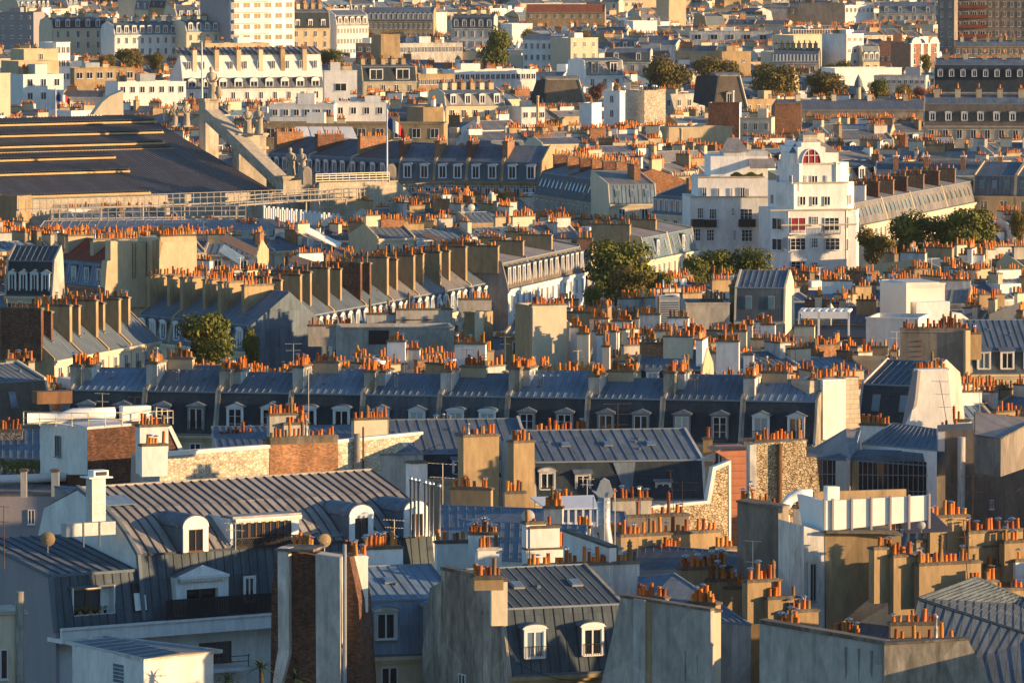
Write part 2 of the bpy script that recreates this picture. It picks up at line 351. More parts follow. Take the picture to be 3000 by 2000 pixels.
def dormer(th, x, y, z, w, h, d, kind='ped', wk='two', fm='frame', side='zincdark', roofm='zinc', surround='frame', near=True, glass=None, sw=.16):
    """x centre, y of its face, z sill; w,h of the opening; d how far the cheeks run back into the slope"""
    if glass is None:
        q = int(abs(x * 37 + z * 11 + th.fr.o.x * 7)) % 10; glass = 'curtain' if q in (2, 7) else 'glassblue' if q == 4 else None
    b = MB(); W = w / 2 + sw; H = h + .14; z -= th.z
    b.box(x - W, x - w / 2, y, y + .12, z - .05, z + H, surround); b.box(x + w / 2, x + W, y, y + .12, z - .05, z + H, surround)
    b.box(x - w / 2, x + w / 2, y, y + .12, z + h, z + H, surround)
    for sg in (-1, 1):
        b.yz([(y + .12, z - .05), (y + d * .25, z - .05), (y + d, z + H), (y + .12, z + H)], x + sg * (W - .06), x + sg * (W - .01), side)
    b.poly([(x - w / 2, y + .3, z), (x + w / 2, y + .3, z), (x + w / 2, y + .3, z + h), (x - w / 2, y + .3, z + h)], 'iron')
    e = .14; zt = z + H
    if kind in ('ped', 'gable'):
        pk = .38 if kind == 'ped' else .55
        b.xz([(x - W - e, zt), (x + W + e, zt), (x, zt + pk)], y - .08, y + .06, surround)
        for sg in (-1, 1):
            b.extr([(x + sg * (W + e + .04), y - .14, zt), (x, y - .14, zt + pk + .02), (x, y + d, zt + pk + .02), (x + sg * (W + e + .04), y + d, zt)], (0, 0, .05), roofm)
    elif kind == 'arch':
        N = 8; arc = [(x + (W + e) * cos(pi * i / N), zt + .30 * sin(pi * i / N)) for i in range(N + 1)]
        b.xz(arc[::-1], y - .08, y + .08, surround)
        for i in range(N): p, q = arc[i], arc[i + 1]; b.extr([(p[0], y - .12, p[1] + .03), (p[0], y + d, p[1] + .03), (q[0], y + d, q[1] + .03), (q[0], y - .12, q[1] + .03)], (0, 0, .04), roofm)
    elif kind == 'barrel':
        N = 10; arc = [(x + (W + .05) * cos(pi * i / N), zt + (W + .05) * .75 * sin(pi * i / N)) for i in range(N + 1)]
        b.xz(arc[::-1], y - .02, y + .14, surround)
        for i in range(N): p, q = arc[i], arc[i + 1]; b.extr([(p[0], y + .02, p[1] + .05), (p[0], y + d, p[1] + .05), (q[0], y + d, q[1] + .05), (q[0], y + .02, q[1] + .05)], (0, 0, .04), roofm)
    elif kind == 'hip':
        b.box(x - W - e, x + W + e, y - .12, y + .1, zt, zt + .08, surround)
        b.poly([(x - W - e, y - .12, zt + .08), (x + W + e, y - .12, zt + .08), (x, y + .35, zt + .42)], roofm)
        for sg in (-1, 1): b.poly([(x + sg * (W + e), y - .12, zt + .08), (x, y + .35, zt + .42), (x, y + d, zt + .42), (x + sg * (W + e), y + d, zt + .08)], roofm)
    else:
        b.extr([(x - W - e, y - .15, zt), (x + W + e, y - .15, zt), (x + W + e, y + d, zt + .3), (x - W - e, y + d, zt + .3)], (0, 0, .06), roofm)
    o = b.build('dormer', th.o)
    me, p = winmesh(w, h, wk if near else 'far', fm)
    # the window is a sub-part; its panes ride in the same mesh because the tree is only three deep
    k = ('dw', round(w, 2), round(h, 2), wk if near else 'far', fm, glass)
    if k not in WM:
        c = MB(); c2 = me.copy()
        if p is not None:
            bm = bmesh_join([me, p], glass); WM[k] = bm
        else: WM[k] = c2
    put('window', WM[k], o, (x, y + .1, z))
    return o
def bmesh_join(ms, glass=None):
    V = []; Fc = []; MI = []; names = []
    for me in ms:
        k = len(V); V += [tuple(v.co) for v in me.vertices]
        for p in me.polygons:
            mn = me.materials[p.material_index].name
            if glass and mn == 'glass': mn = glass
            if mn not in names: names.append(mn)
            Fc.append(tuple(k + i for i in p.vertices)); MI.append(names.index(mn))
    o = bpy.data.meshes.new('window'); o.from_pydata(V, [], Fc)
    for nme in names: o.materials.append(MATS[nme])
    o.polygons.foreach_set('material_index', MI); o.uv_layers.new(name='UVMap'); return o
ORD = ['first', 'second', 'third', 'fourth', 'fifth', 'sixth', 'seventh', 'eighth', 'ninth', 'tenth', 'eleventh', 'twelfth', 'thirteenth', 'fourteenth', 'fifteenth', 'sixteenth']
# ---------------------------------------------------------------- the house generator
def house(fr, x0, L, zE, label, D=11, m=(3.0, 1.0), t=(1.6, 5.0), wall='cream', roof='zinc', man='slate', seam='seam', side=None,
          nd=2, dk='ped', dw=(1.0, 1.7), dz=.5, wk='two', fl=1, ws=(1.0, 1.7), fh=3.0, wn=None, wkind='rail', near=True, pw=.25, name='house', cat='house', group=None,
          back=True, sur='frame', droof='zinc', dside=None, gl=None, corn=.35, doff=.12, sp=.65, manseam=None, zbot=None, pwm=None, sk=0, yofs=0):
    f2 = Fr(fr.wld(x0, yofs, 0), fr.a); th = Th(name, label, cat, f2, group); rr = random.Random(int(abs(f2.o.x * 13 + f2.o.y * 7)))
    mh, mr = m if m else (0, 0); rise, run = t; side = side or wall; z1 = zE + mh; yr = mr + run; zr = z1 + rise; zb = zbot or max(0, zE - 16)
    yb = max(yr + .5, D - mr)
    sec = [(0, zb), (0, zE), (mr, z1), (yr, zr), (yb, z1 - (0 if yb - yr > run * .7 else -0.4)), (D, zE), (D, zb)]
    b = MB(); e = .03
    b.box(e, L - e, 0, .3, zb, zE, wall); b.box(e, L - e, D - .3, D, zb, zE, wall)
    zb2 = sec[4][1]
    for a_, b_ in ((0, .22), (L - .22, L)):
        up = [(p[0], p[1] + (pw if 1 <= i <= 5 else 0)) for i, p in enumerate(sec)]
        b.yz(up, a_, b_, side)
    if corn: b.box(.0 + e, L - e, -corn, 0.02, zE - .28, zE - .02, wall); b.box(e, L - e, -corn * .5, .02, zE - .5, zE - .28, wall)
    b.build('wall', th.o)
    q = MB(); g = .222
    if mh:
        q.plane((g, -.02, zE), (L - g, -.02, zE), (L - g, mr, z1), (g, mr, z1), man, manseam, sp)
        q.box(g, L - g, -corn - .02, 0, zE - .02, zE + .1, 'lead'); q.bar((g, mr - .02, z1), (L - g, mr - .02, z1), .13, seam or 'lead')
    else: q.bar((g, -.08, zE), (L - g, -.08, zE), .14, 'lead')
    q.plane((g, mr - .05, z1 + .01), (L - g, mr - .05, z1 + .01), (L - g, yr, zr), (g, yr, zr), roof, seam if near else None, sp)
    q.bar((g, yr, zr + .02), (L - g, yr, zr + .02), .12, seam or 'lead')
    if back:
        q.plane((g, yb, zb2), (L - g, yb, zb2), (L - g, yr, zr), (g, yr, zr), roof); q.poly([(g, yb, zb2), (L - g, yb, zb2), (L - g, D, zE), (g, D, zE)], man)
    if near:
        for k in range(int(L / 3.5)): vx = rr.uniform(1, L - 1); vt = rr.uniform(.2, .8); q.box(vx, vx + .22, mr + run * vt, mr + run * vt + .3, z1 + rise * vt - .05, z1 + rise * vt + .2, 'lead')
    q.build('roof', th.o)
    for i in range(nd):
        x = (i + .5) / nd * (L - .4) + .2; ww, hh = dw
        dd = mr * (dz + hh) / max(mh, .1) + .5 if mh else 1.5
        dormer(th, x, doff, zE + dz, ww, hh, max(.6, dd), dk, wk, side=dside or ('zincdark' if man != 'zinc' else 'zinc'), near=near, surround=sur, roofm=droof, glass=gl)
    if sk:
        for i in range(sk):
            x = (i + .5) / sk * (L - .6) + .3; u0, u1 = .35, .75; s = MB(); sw = .38
            if mh: P = lambda u, o: (mr * u - o, zE + mh * u + o * .3)
            else: P = lambda u, o: (mr + run * u - o * .3, z1 + rise * u + o)
            a, c = P(u0, .06), P(u1, .06)
            s.extr([(x - sw, a[0], a[1]), (x + sw, a[0], a[1]), (x + sw, c[0], c[1]), (x - sw, c[0], c[1])], (0, -.03, .05), 'framegrey')
            s.poly([(x - sw + .08, a[0] - .04, a[1] + .11), (x + sw - .08, a[0] - .04, a[1] + .11), (x + sw - .08, c[0] - .04, c[1] + .0), (x - sw + .08, c[0] - .04, c[1] + .0)], 'glassgreen' if rr.random() < .5 else 'glassblue')
            s.build('skylight', th.o)
    nw = wn if wn is not None else max(1, int(L / 2.6))
    for k in range(fl):
        for i in range(nw): win(th.o, (i + .5) / nw * (L - .4) + .2, 0, zE - .75 - ws[1] - k * fh, ws[0], ws[1], wkind if near else 'far')
    th.m = m; th.box = (0, L, 0, D, zr); th.yr = yr; th.z1 = z1; th.zr = zr; th.L = L; th.D = D; th.mr = mr; th.run = run; th.rise = rise; th.zE = zE
    return th
KEEP = []
def keep(x0, x1, y0, y1, Y): KEEP.append((x0, x1, y0, y1, Y))
def hkeep(h, vis=1.5):
    P = [proj(h.fr.wld(x, y, z)) for x, y, z in ((0, 0, h.zE - vis), (h.L, 0, h.zE - vis), (0, 0, h.zE), (h.L, 0, h.zE), (0, h.yr, h.zr), (h.L, h.yr, h.zr))]
    c = h.fr.wld(h.L / 2, h.D / 2, 0); keep(min(p[0] for p in P), max(p[0] for p in P), min(p[1] for p in P), max(p[1] for p in P), c.y)
def rowh(x0, y0, x1, y1, z, n, lab, ch=None, **k):
    """a terrace: n houses whose eave line runs between two photo points at height z; each is a thing"""
    fr = frl(x0, y0, x1, y1, z); rr = random.Random(int(x0 * 3 + y0)); ws = [rr.uniform(.85, 1.15) for _ in range(n)]; sm = sum(ws); xx = 0; out = []
    vis = k.pop('vis', 1.5); vary = k.pop('vary', 0); alt = k.pop('alt', None)
    for i in range(n):
        L = fr.L * ws[i] / sm; kk = dict(k)
        if alt: kk.update(alt[i % len(alt)])
        h = house(fr, xx, L - .02, z + (rr.uniform(-vary, vary) if vary else 0), lab.replace('#', ORD[i]) if n > 1 else lab, **kk); xx += L; out.append(h); hkeep(h, vis)
        if ch: ch(h, i)
    return out
def slab(h, x, y0, y1, up, m='beige', n=8, t=.55, near=True, **k):    # chimney slab on a party wall, up = height over the ridge
    return chimney(h, x - t / 2, x + t / 2, y0, y1, h.z1 - 2.0, h.zr + up, m, n, near, **k)
# ---------------------------------------------------------------- pixel helpers for the hand-placed quarter
def near_th(w, pool=None):
    best = None; bd = 1e9
    for t in (pool or THINGS):
        if not t.box: continue
        x, y, _ = t.fr.loc(w); b = t.box
        d = math.hypot(max(b[0] - x, 0, x - b[1]), max(b[2] - y, 0, y - b[3])) + .02 * abs(w.z - b[4])
        if d < bd: bd = d; best = t
    return best, bd
def stk(px0, px1, pt, pb, n, m='beige', s=None, a=0, t=.7, th=None, near=True, rows=1, cap='coping', cowl=.12, dark=False, capw=.09, ext=1.5, face=None):
    s = s or (pb - YH) / 46.0; Y = F / s; p = PY(px0, pb, Y); q = PY(px1, pb, Y); W = (q.x - p.x) / max(.3, cos(R(a))); zt = PY(px0, pt, Y).z
    fr = Fr(p, a); par = th or near_th(fr.wld(W / 2, t / 2, p.z))[0]; r = random.Random(int(px0 * 7 + pt * 3))
    H = zt - p.z + ext; b = MB(); ch = .15
    b.box(0, W, 0, t, 0, H - ch, m); b.box(-capw, W + capw, -capw, t + capw, H - ch, H, cap)
    if face: b.box(.1, W - .1, -.01, .1, 0, H - ch - .03, face)
    if near:
        b.box(.04, W - .04, .04, t - .04, H, H + .05, cap)
    else: pots(None, b, 0, W, 0, t, H, n, False, r, cowl, rows, dark)
    x, y, _ = par.fr.loc(p); o = put('chimney', b.mesh('chimney'), par.o, (x, y, p.z - ext - par.z), R(a - par.fr.a))
    if near: pots(o, None, 0, W, 0, t, H + .05, n, True, r, cowl, rows, dark)
    return o
def prism(name, label, cat, pts, top='zinc', wall='grey', seam='seam', h=None, group=None, zb=0, sp=.65, th=None, thick=0):
    """a roofed volume: its top quad given as photo pixel + height (lower left, lower right, upper right, upper left)"""
    P = [PZ(*p) for p in pts]; a = math.degrees(math.atan2(P[1].y - P[0].y, P[1].x - P[0].x)); fr = Fr(P[0], a)
    if th is None:
        t = Th(name, label, cat, fr, group); t.box = None
    else: t = th; fr = t.fr
    Q = [fr.loc(p) for p in P]; b = MB()
    zb_ = min(q[2] for q in Q) - h if h else zb
    n = len(Q)
    for i in range(n):
        u, v = Q[i], Q[(i + 1) % n]; b.poly([(u[0], u[1], zb_ - t.z), (v[0], v[1], zb_ - t.z), (v[0], v[1], v[2] - t.z), (u[0], u[1], u[2] - t.z)], wall)
    b.build('wall', t.o); r = MB()
    Q = [(q[0], q[1], q[2] - t.z + .02) for q in Q]
    if n == 4 and seam: r.plane(*Q, top, seam, sp)
    else: r.poly(Q, top)
    for i in range(n): r.bar(Q[i], Q[(i + 1) % n], .12, seam or 'coping')
    r.build('roof', t.o)
    if th is None: t.box = (min(q[0] for q in Q), max(q[0] for q in Q), min(q[1] for q in Q), max(q[1] for q in Q), max(q[2] for q in Q)); t.zr = t.box[4]
    return t
def wallpx(th, fr, poly, m, y=0, t=.4, name='wall', cap=None, capt=.14, label=None):
    """upright slab whose outline is seen at these photo pixels on the plane y of frame fr"""
    b = MB(); pts = [fr.f(px, py, y) for px, py in poly]; dz = th.z; same = fr is th.fr
    def L(x, yy, z):
        if same: return (x, yy, z - dz)
        wv = fr.wld(x, yy, z); q = th.fr.loc(wv); return (q[0], q[1], q[2] - dz)
    A = [Vector(L(p[0], y, p[1])) for p in pts]; off = Vector(L(pts[0][0], y + t, pts[0][1])) - A[0]
    b.extr(A, off, m)
    if cap:
        for i in range(cap): u = A[i]; v = A[i + 1]; n = (v - u); o2 = off * 1.25; st = off * -.12; b.extr([u + st, v + st, v + st + Vector((0, 0, capt)), u + st + Vector((0, 0, capt))], o2, 'coping')
    return b.build(name, th.o, label)
def winpx(th, fr, x0, y0, x1, y1, kind='two', fm='frame', y=0, glass=None, surr=None, sw=.14):
    a = fr.f(x0, y1, y); b_ = fr.f(x1, y0, y); wd, h = abs(b_[0] - a[0]), abs(b_[1] - a[1])
    c = fr.wld((a[0] + b_[0]) / 2, y - .055, a[1]); q = th.fr.loc(c); me, p = winmesh(wd, h, kind, fm)
    o = put('window', me, th.o, (q[0], q[1], q[2] - th.z), R(fr.a - th.fr.a))
    if p:
        if glass: p = p.copy(); p.materials.clear(); p.materials.append(MATS[glass])
        put('pane', p, o)
    if surr:
        s = MB()
        for u in ((-wd / 2 - sw, -wd / 2, 0, h), (wd / 2, wd / 2 + sw, 0, h), (-wd / 2 - sw, wd / 2 + sw, h, h + sw)): s.box(u[0], u[1], -.1, .04, u[2], u[3], surr)
        s.build('surround', o)
    return o
def antenna(px, pb, pt, s=None, arms=2, label=None, tilt=0, w=1.4, m='rust', grp='television aerials on the roofs'):
    s = s or (pb - YH) / 46.0; Y = F / s; p = PY(px, pb, Y); H = (pb - pt) / s; a = rnd.uniform(-40, 40)
    th = Th('television_aerial', label or 'thin television aerial on a mast above the roofs', 'aerial', Fr(p, a), grp, z=p.z); b = MB(); T = tilt
    b.bar((0, 0, -.6), (T, 0, H), .045, m); b.build('mast', th.o); c = MB()
    for k in range(arms):
        z = H * (1 - .28 * k) - .05; x = T * z / H; L = w * (1 - .15 * k); c.bar((x - L / 2, 0, z), (x + L / 2, .1, z), .03, m)
        for j in range(7): xx = x - L / 2 + L * j / 6; c.bar((xx, -.25 + .02 * j, z), (xx, .25 - .02 * j, z), .018, m)
    c.build('antenna', th.o); return th
def dish(px, py, r, s=None, label='round satellite dish on a short mast', m='dish', az=0, grp='satellite dishes on the roofs'):
    s = s or (py - YH) / 46.0; Y = F / s; p = PY(px, py, Y); R_ = r / s; th = Th('satellite_dish', label, 'satellite dish', Fr(p, az), grp, z=p.z)
    b = MB(); k = len(b.v); N = 16
    rings = [(R_ * q, R_ * .28 * (q * q) - R_ * .28) for q in (0.01, .35, .7, 1)]
    for (rr_, yy) in rings:
        b.v += [(rr_ * cos(2 * pi * j / N), -yy * -1, rr_ * sin(2 * pi * j / N)) for j in range(N)]
    for i in range(3):
        for j in range(N): b.f.append((k + i * N + j, k + i * N + (j + 1) % N, k + (i + 1) * N + (j + 1) % N, k + (i + 1) * N + j)); b.m.append(b.mi(m)); b.sm.append(True)
    b.build('reflector', th.o); c = MB(); c.bar((0, 0, -R_), (0, -R_ * .8, -R_ * .1), .03, 'galv'); c.box(-.06, .06, -R_ * .9, -R_ * .75, -R_ * .15, 0, 'galv'); c.build('feed_arm', th.o)
    d = MB(); d.bar((0, .1, -R_ * 1.9), (0, .05, 0), .06, 'galv'); d.build('mast', th.o); return th
def crown_mesh(name, w, h, leaf, n, seed, lobes=9, size=.42):
    r = random.Random(seed); b = MB(); L = []
    for i in range(lobes):
        a = r.uniform(0, 6.28); q = r.uniform(.15, .62); L.append((w * .5 * q * cos(a), w * .5 * q * sin(a), h * (r.uniform(.25, .85)), w * r.uniform(.16, .30), h * r.uniform(.14, .26)))
    L.append((0, 0, h * .45, w * .36, h * .42)); L.append((0, 0, h * .3, w * .34, h * .3))
    for i in range(n):
        c = r.choice(L); z = r.uniform(-1, 1); a = r.uniform(0, 6.28); q = r.random() ** .28 * r.uniform(.85, 1.12); s_ = math.sqrt(1 - z * z)
        x, y, zz = c[0] + c[3] * q * s_ * cos(a), c[1] + c[3] * q * s_ * sin(a), c[2] + c[4] * q * z
        nx = Vector((s_ * cos(a) + r.uniform(-.8, .8), s_ * sin(a) + r.uniform(-.8, .8), z + r.uniform(-.5, .9))).normalized()
        u = nx.cross(Vector((r.uniform(-1, 1), r.uniform(-1, 1), .3))).normalized(); v = nx.cross(u); e = size * r.uniform(.6, 1.3) / 2; P = Vector((x, y, zz))
        b.poly([P + u * e, P + v * e * .8, P - u * e, P - v * e * .8], leaf)
    lo = [min(v[k] for v in b.v) for k in range(3)]; hi = [max(v[k] for v in b.v) for k in range(3)]
    b.v = [((v[0] - (lo[0] + hi[0]) / 2) * w / (hi[0] - lo[0]) * 1.06, (v[1] - (lo[1] + hi[1]) / 2) * w / (hi[1] - lo[1]), (v[2] - lo[2]) * h / (hi[2] - lo[2])) for v in b.v]
    me = b.mesh(name); return me
TREEM = {}
def tree(px, pb, pt, pw, label, leaf='leaf', s=None, seed=1, n=6500, grp='trees between the roofs', size=.5, zc=None):
    """crown seen from row pt down to row pb, pw pixels wide"""
    s = s or (pb - YH) / 50.0; Y = F / s; W = pw / s; c = PY(px, pb, Y); H = (pb - pt) / s + 2.5; c.z -= 2.5
    th = Th('tree', label, 'tree', Fr(c, rnd.uniform(0, 360)), grp); z0 = c.z
    k = (leaf, seed, n, size); W0, H0 = 10.0, 9.0
    if k not in TREEM: TREEM[k] = crown_mesh('crown', W0, H0, leaf, n, seed, 11, size)
    o = put('crown', TREEM[k], th.o, (0, 0, z0), 0, sx=(W / W0, W / W0, H / H0))
    b = MB(); b.tube([(0, 0, 0), (.1, 0, z0 * .6), (0, .1, z0 + H * .35)], [.35, .28, .12], 'bark', 8)
    for i in range(5): a = i * 1.3; b.tube([(0, 0, z0 * .8 + i * .4), (W * .15 * cos(a), W * .15 * sin(a), z0 + H * .25), (W * .3 * cos(a), W * .3 * sin(a), z0 + H * .55)], [.16, .1, .04], 'bark', 6)
    b.build('trunk', th.o); return th
def chs(lst, **k):
    for c in lst: stk(*c, **k)
# ================================================================ NEAR QUARTER
# --- the long slate mansard row across the middle
frM = frl(205, 1267, 2385, 1305, 18.2); XB = [192, 415, 630, 845, 1055, 1280, 1480, 1715, 1935, 2170, 2390]
def at_x(px): return frM.f(px, 1250)[0]
descM = ['wide pale dormers behind the white railing', 'flat roofed dormers right of the first', 'curtained window over a small balcony', 'round headed dormer beside a thin yellow mast', 'pedimented dormers right of the yellow mast', 'all zinc mansard with tall white windows', 'shuttered dormers and iron guards', 'red flower box at its dormer', 'darkest slate with two white sash dormers', 'dormer next to the lit stone end wall']
dkM = ['hip', 'hip', 'ped', 'arch', 'ped', 'arch', 'hip', 'hip', 'hip', 'ped']; ROWM = []
for i in range(10):
    x0, x1 = at_x(XB[i]), at_x(XB[i + 1])
    h = house(frM, x0, x1 - x0 - .02, 18.2, 'terraced house of the long slate row, ' + descM[i], m=(3.7, 1.25), t=(1.5 + (.1, .45, -.1, .3, 0)[i % 5], 5.2), wall='beige', roof='zinc' if i % 3 else 'zinclight', man='slate' if i not in (4, 5) else 'zincdark',
              side='concrete', nd=2, dk=dkM[i], dw=(1.2, 2.05), dz=.3, wk='rail' if i % 2 else 'six', fl=1, pw=.22, sur='framegrey' if i in (0, 1, 6, 7, 8) else 'frame', corn=.4, manseam='seamdark' if i in (4, 5) else None, name='terraced_house')
    ROWM.append(h)
    chimney(h, -.15, .85, 2.2, 5.4, 19, h.zr + .55, 'grey' if i % 2 else 'concrete', 14, True, 2, cowl=.2, seed=i)
    if i % 2: chimney(h, .9, 3.2, 5.6, 6.4, 19, h.zr + .75, 'beige', 9, True, 1, seed=i + 50)
    else: chimney(h, .86, 1.5, 3.4, 6.9, 19, h.zr + .45, 'whitedirty', 9, True, 1, seed=i + 50)
# lit end wall of the row: stone, white rendered stack, stone
hE = ROWM[-1]; fe = Fr(PY(2373, 1280, 563), 28)
tE = Th('end_wall', 'tall lit end wall with white render between two strips of old stone', 'wall', fe); tE.box = (0, 6, 0, 3, 23)
wallpx(tE, fe, [(2373, 1116), (2411, 1113), (2411, 1300), (2364, 1312)], 'stone', 0, 3.2, label='stone strip')
wallpx(tE, fe, [(2411, 1112), (2478, 1110), (2478, 1285), (2411, 1288)], 'white', -.5, 3.2, label='white rendered strip')
wallpx(tE, fe, [(2478, 1106), (2514, 1106), (2522, 1250), (2478, 1262)], 'stone', 0, 3.2, label='stone strip')
stk(2376, 2414, 1108, 1125, 4, 'stone', s=33.7, a=20, th=tE); stk(2413, 2515, 1106, 1125, 8, 'stone', s=33.6, a=20, th=tE, rows=1)
# --- house left of the row with a sunlit tiled slope
t = rowh(-60, 1245, 158, 1232, 18.5, 1, 'sunlit house with a scaly brown slope and one skylight at the left edge', m=(3.6, 1.2), t=(1.3, 4.5), man='slatebrown', roof='zinc', wall='cream', nd=0, sk=1, D=10)[0]
chs([(62, 78, 1060, 1130, 2, 'cream'), (84, 99, 1058, 1132, 2, 'cream'), (18, 100, 1052, 1075, 11, 'whitedirty')], th=t, s=31.5, a=18)
# --- big zinc apartment house at the left
f1 = frl(421, 1628, 1292, 1568, 18.0); L1 = f1.L
tA = Th('apartment_house', 'broad zinc apartment house with round topped white dormers, in the left foreground', 'apartment house', f1); tA.box = (0, L1, 0, 16, 22)
b = MB(); b.yz([(.1, 0), (.1, 13.1), (.85, 17.9), (2.3, 19.05), (3.7, 20.0), (5.4, 20.8), (9.2, 22.1), (14, 20.4), (15, 18), (15, 0)], 0, .3, 'white'); b.yz([(0, 0), (0, 13.2), (.75, 18.0), (5.3, 20.9), (9.2, 22.2), (14, 20.5), (15, 0)], L1 - .3, L1, 'white')
b.box(.3, L1 - .3, .9, 1.2, 0, 13, 'white'); b.build('wall', tA.o)
b = MB(); g = .1
b.plane((g, .0, 13.3), (L1 - g, 0, 13.3), (L1 - g, .75, 17.9), (g, .75, 17.9), 'zincdark', 'seamdark', .72)
pr = [(.70, 18.0), (2.2, 19.25), (3.6, 20.2), (5.3, 20.95)]
for i in range(3): b.plane((g, pr[i][0], pr[i][1]), (L1 - g, pr[i][0], pr[i][1]), (L1 - g, pr[i + 1][0], pr[i + 1][1]), (g, pr[i + 1][0], pr[i + 1][1]), 'zincsuntint', 'seamdark', .8, .055, .08)
b.plane((g, 5.3, 20.97), (L1 - g, 5.3, 20.97), (L1 - g, 9.2, 22.25), (g, 9.2, 22.25), 'zincsuntint', 'seamdark', .8, .055, .08)
b.plane((g, 14, 20.5), (L1 - g, 14, 20.5), (L1 - g, 9.2, 22.25), (g, 9.2, 22.25), 'zincsuntint'); b.bar((g, .68, 18), (L1 - g, .68, 18), .16, 'seamdark'); b.bar((g, 9.2, 22.3), (L1 - g, 9.2, 22.3), .16, 'zincsuntint')
for p, q in (((-.02, .0, 13.3), (-.02, .7, 18.05)), ((-.02, .7, 18.05), (-.02, 2.2, 19.35)), ((-.02, 2.2, 19.35), (-.02, 3.6, 20.3)), ((-.02, 3.6, 20.3), (-.02, 5.3, 21.05)), ((-.02, 5.3, 21.05), (-.02, 9.2, 22.35))): b.bar(p, q, .28, 'lead')
b.build('roof', tA.o)
b = MB(); b.box(-7.6, L1, -1.1, .95, 12.2, 12.5, 'white'); b.box(-7.6, L1, -1.1, -.85, 12.5, 13.15, 'white'); b.box(-7.6, L1, -1.25, -.8, 13.15, 13.3, 'white'); b.build('balcony', tA.o)
b = MB(); xa, xb = f1.f(488, 1800, -1)[0], f1.f(815, 1790, -1)[0]
k = 0
while xa + k * .16 < xb: b.box(xa + k * .16, xa + k * .16 + .12, -.98, -.93, 13.3, 14.75, 'iron'); k += 1
b.box(xa, xb, -1.0, -.92, 14.7, 14.78, 'iron'); b.build('railing', tA.o)
for (x0, x1, yt, yb) in ((553, 595, 1548, 1613), (1040, 1079, 1515, 1572), (1200, 1239, 1503, 1560)):
    q0 = f1.f(x0, yb, .2); q1 = f1.f(x1, yt, .2); dormer(tA, (q0[0] + q1[0]) / 2, .2, 18.05, abs(q1[0] - q0[0]), abs(q1[1] - 18.05), 4.0, 'barrel', 'two', 'wood', side='lead', roofm='zinc', surround='white', sw=.46)
q0 = f1.f(547, 1774, -.3); q1 = f1.f(639, 1710, -.3); w0 = q1[0] - q0[0]; b = MB(); xm = (q0[0] + q1[0]) / 2; zs = 13.4
b.box(xm - w0 / 2 - .9, xm - w0 / 2, -.3, .8, zs, zs + 2.9, 'white'); b.box(xm + w0 / 2, xm + w0 / 2 + .9, -.3, .8, zs, zs + 2.9, 'white'); b.box(xm - w0 / 2, xm + w0 / 2, -.3, .8, zs + 1.95, zs + 2.9, 'white')
b.xz([(xm - w0 / 2 - .95, zs + 2.9), (xm + w0 / 2 + .95, zs + 2.9), (xm, zs + 3.7)], -.34, .9, 'white', 'zinc'); b.box(xm - w0 / 2, xm + w0 / 2, .2, .3, zs, zs + 1.95, 'iron')
o = b.build('dormer', tA.o, 'wide white dormer with a gable over the terrace door'); put('window', bmesh_join([m_ for m_ in winmesh(w0, 1.95, 'two', 'wood')]), o, (xm, .1, zs))
b = MB(); b.box(xm - w0 / 2 - .75, xm + w0 / 2 + .8, -.62, -.34, zs + 2.75, zs + 2.95, 'frame'); 
for k in range(14): xx = xm - w0 / 2 - .7 + k * (w0 + 1.4) / 14; b.box(xx, xx + (w0 + 1.4) / 14 - .02, -.6, -.56, zs + 2.5 + .05 * (k % 2), zs + 2.75, 'awning')
b.build('awning', tA.o)
# loggia under the striped awning
xa, xb = f1.f(672, 1590, 1.2)[0], f1.f(866, 1590, 1.2)[0]; b = MB()
b.box(xa, xb, .9, 1.0, 18.1, 20.25, 'white'); b.box(xa - .1, xb + .1, .55, 2.2, 20.2, 20.36, 'zincsuntint'); b.box(xb, xb + .1, .9, 4, 18.1, 20.3, 'white'); b.box(xa - .1, xa, .9, 4, 18.1, 20.3, 'white'); b.build('loggia', tA.o)
for i in range(4): win(tA.o, xa + (i + .5) * (xb - xa - .8) / 4 + .2, .88, 18.15, (xb - xa - .8) / 4 - .06, 1.75, 'two', 'wood')
b = MB(); b.box(xa, xb, .3, .9, 20.08, 20.2, 'frame')
for k in range(18): xx = xa + k * (xb - xa) / 18; b.box(xx, xx + (xb - xa) / 18 - .02, .3, .34, 19.85 + .05 * (k % 2), 20.08, 'awning')
b.build('awning', tA.o)
b = MB(); k = 0
while xa + k * .2 < xb + 1: b.bar((xa + k * .2, .35, 18.0), (xa + k * .2 + .5, .35, 18.75), .03, 'iron'); b.bar((xa + k * .2 + .5, .35, 18.0), (xa + k * .2, .35, 18.75), .03, 'iron'); k += 1
b.box(xa, xb + 1.5, .33, .37, 18.72, 18.8, 'iron'); b.build('railing', tA.o)
for (x0, y0, x1, y1, mm) in ((365, 1460, 452, 1488, 'glassblue'), (920, 1522, 1000, 1572, 'framegrey'), (620, 1545, 668, 1608, 'framegrey')):
    q = f1.f(x0, y1, 3); q2 = f1.f(x1, y0, 3); b = MB(); u = .35 if y1 > 1500 else .72
    P = lambda yy: 18 + (yy - .7) * .63 if yy < 5.3 else 20.95 + (yy - 5.3) * .33
    ya, yb_ = (5.6, 7.2) if y1 < 1500 else (1.0, 2.9); b.extr([(q[0], ya, P(ya) + .12), (q2[0], ya, P(ya) + .12), (q2[0], yb_, P(yb_) + .12), (q[0], yb_, P(yb_) + .12)], (0, 0, .08), mm); b.build('skylight', tA.o)
winpx(tA, f1, 583, 1876, 676, 1943, 'two', 'wood', .9); winpx(tA, f1, 716, 1690, 742, 1762, 'two', 'frame', .1, surr='white'); 
b = MB(); b.box(*[f1.f(583, 1960, -.9)[0], f1.f(735, 1950, -.9)[0]], -1.0, .9, 9.2, 9.45, 'white')
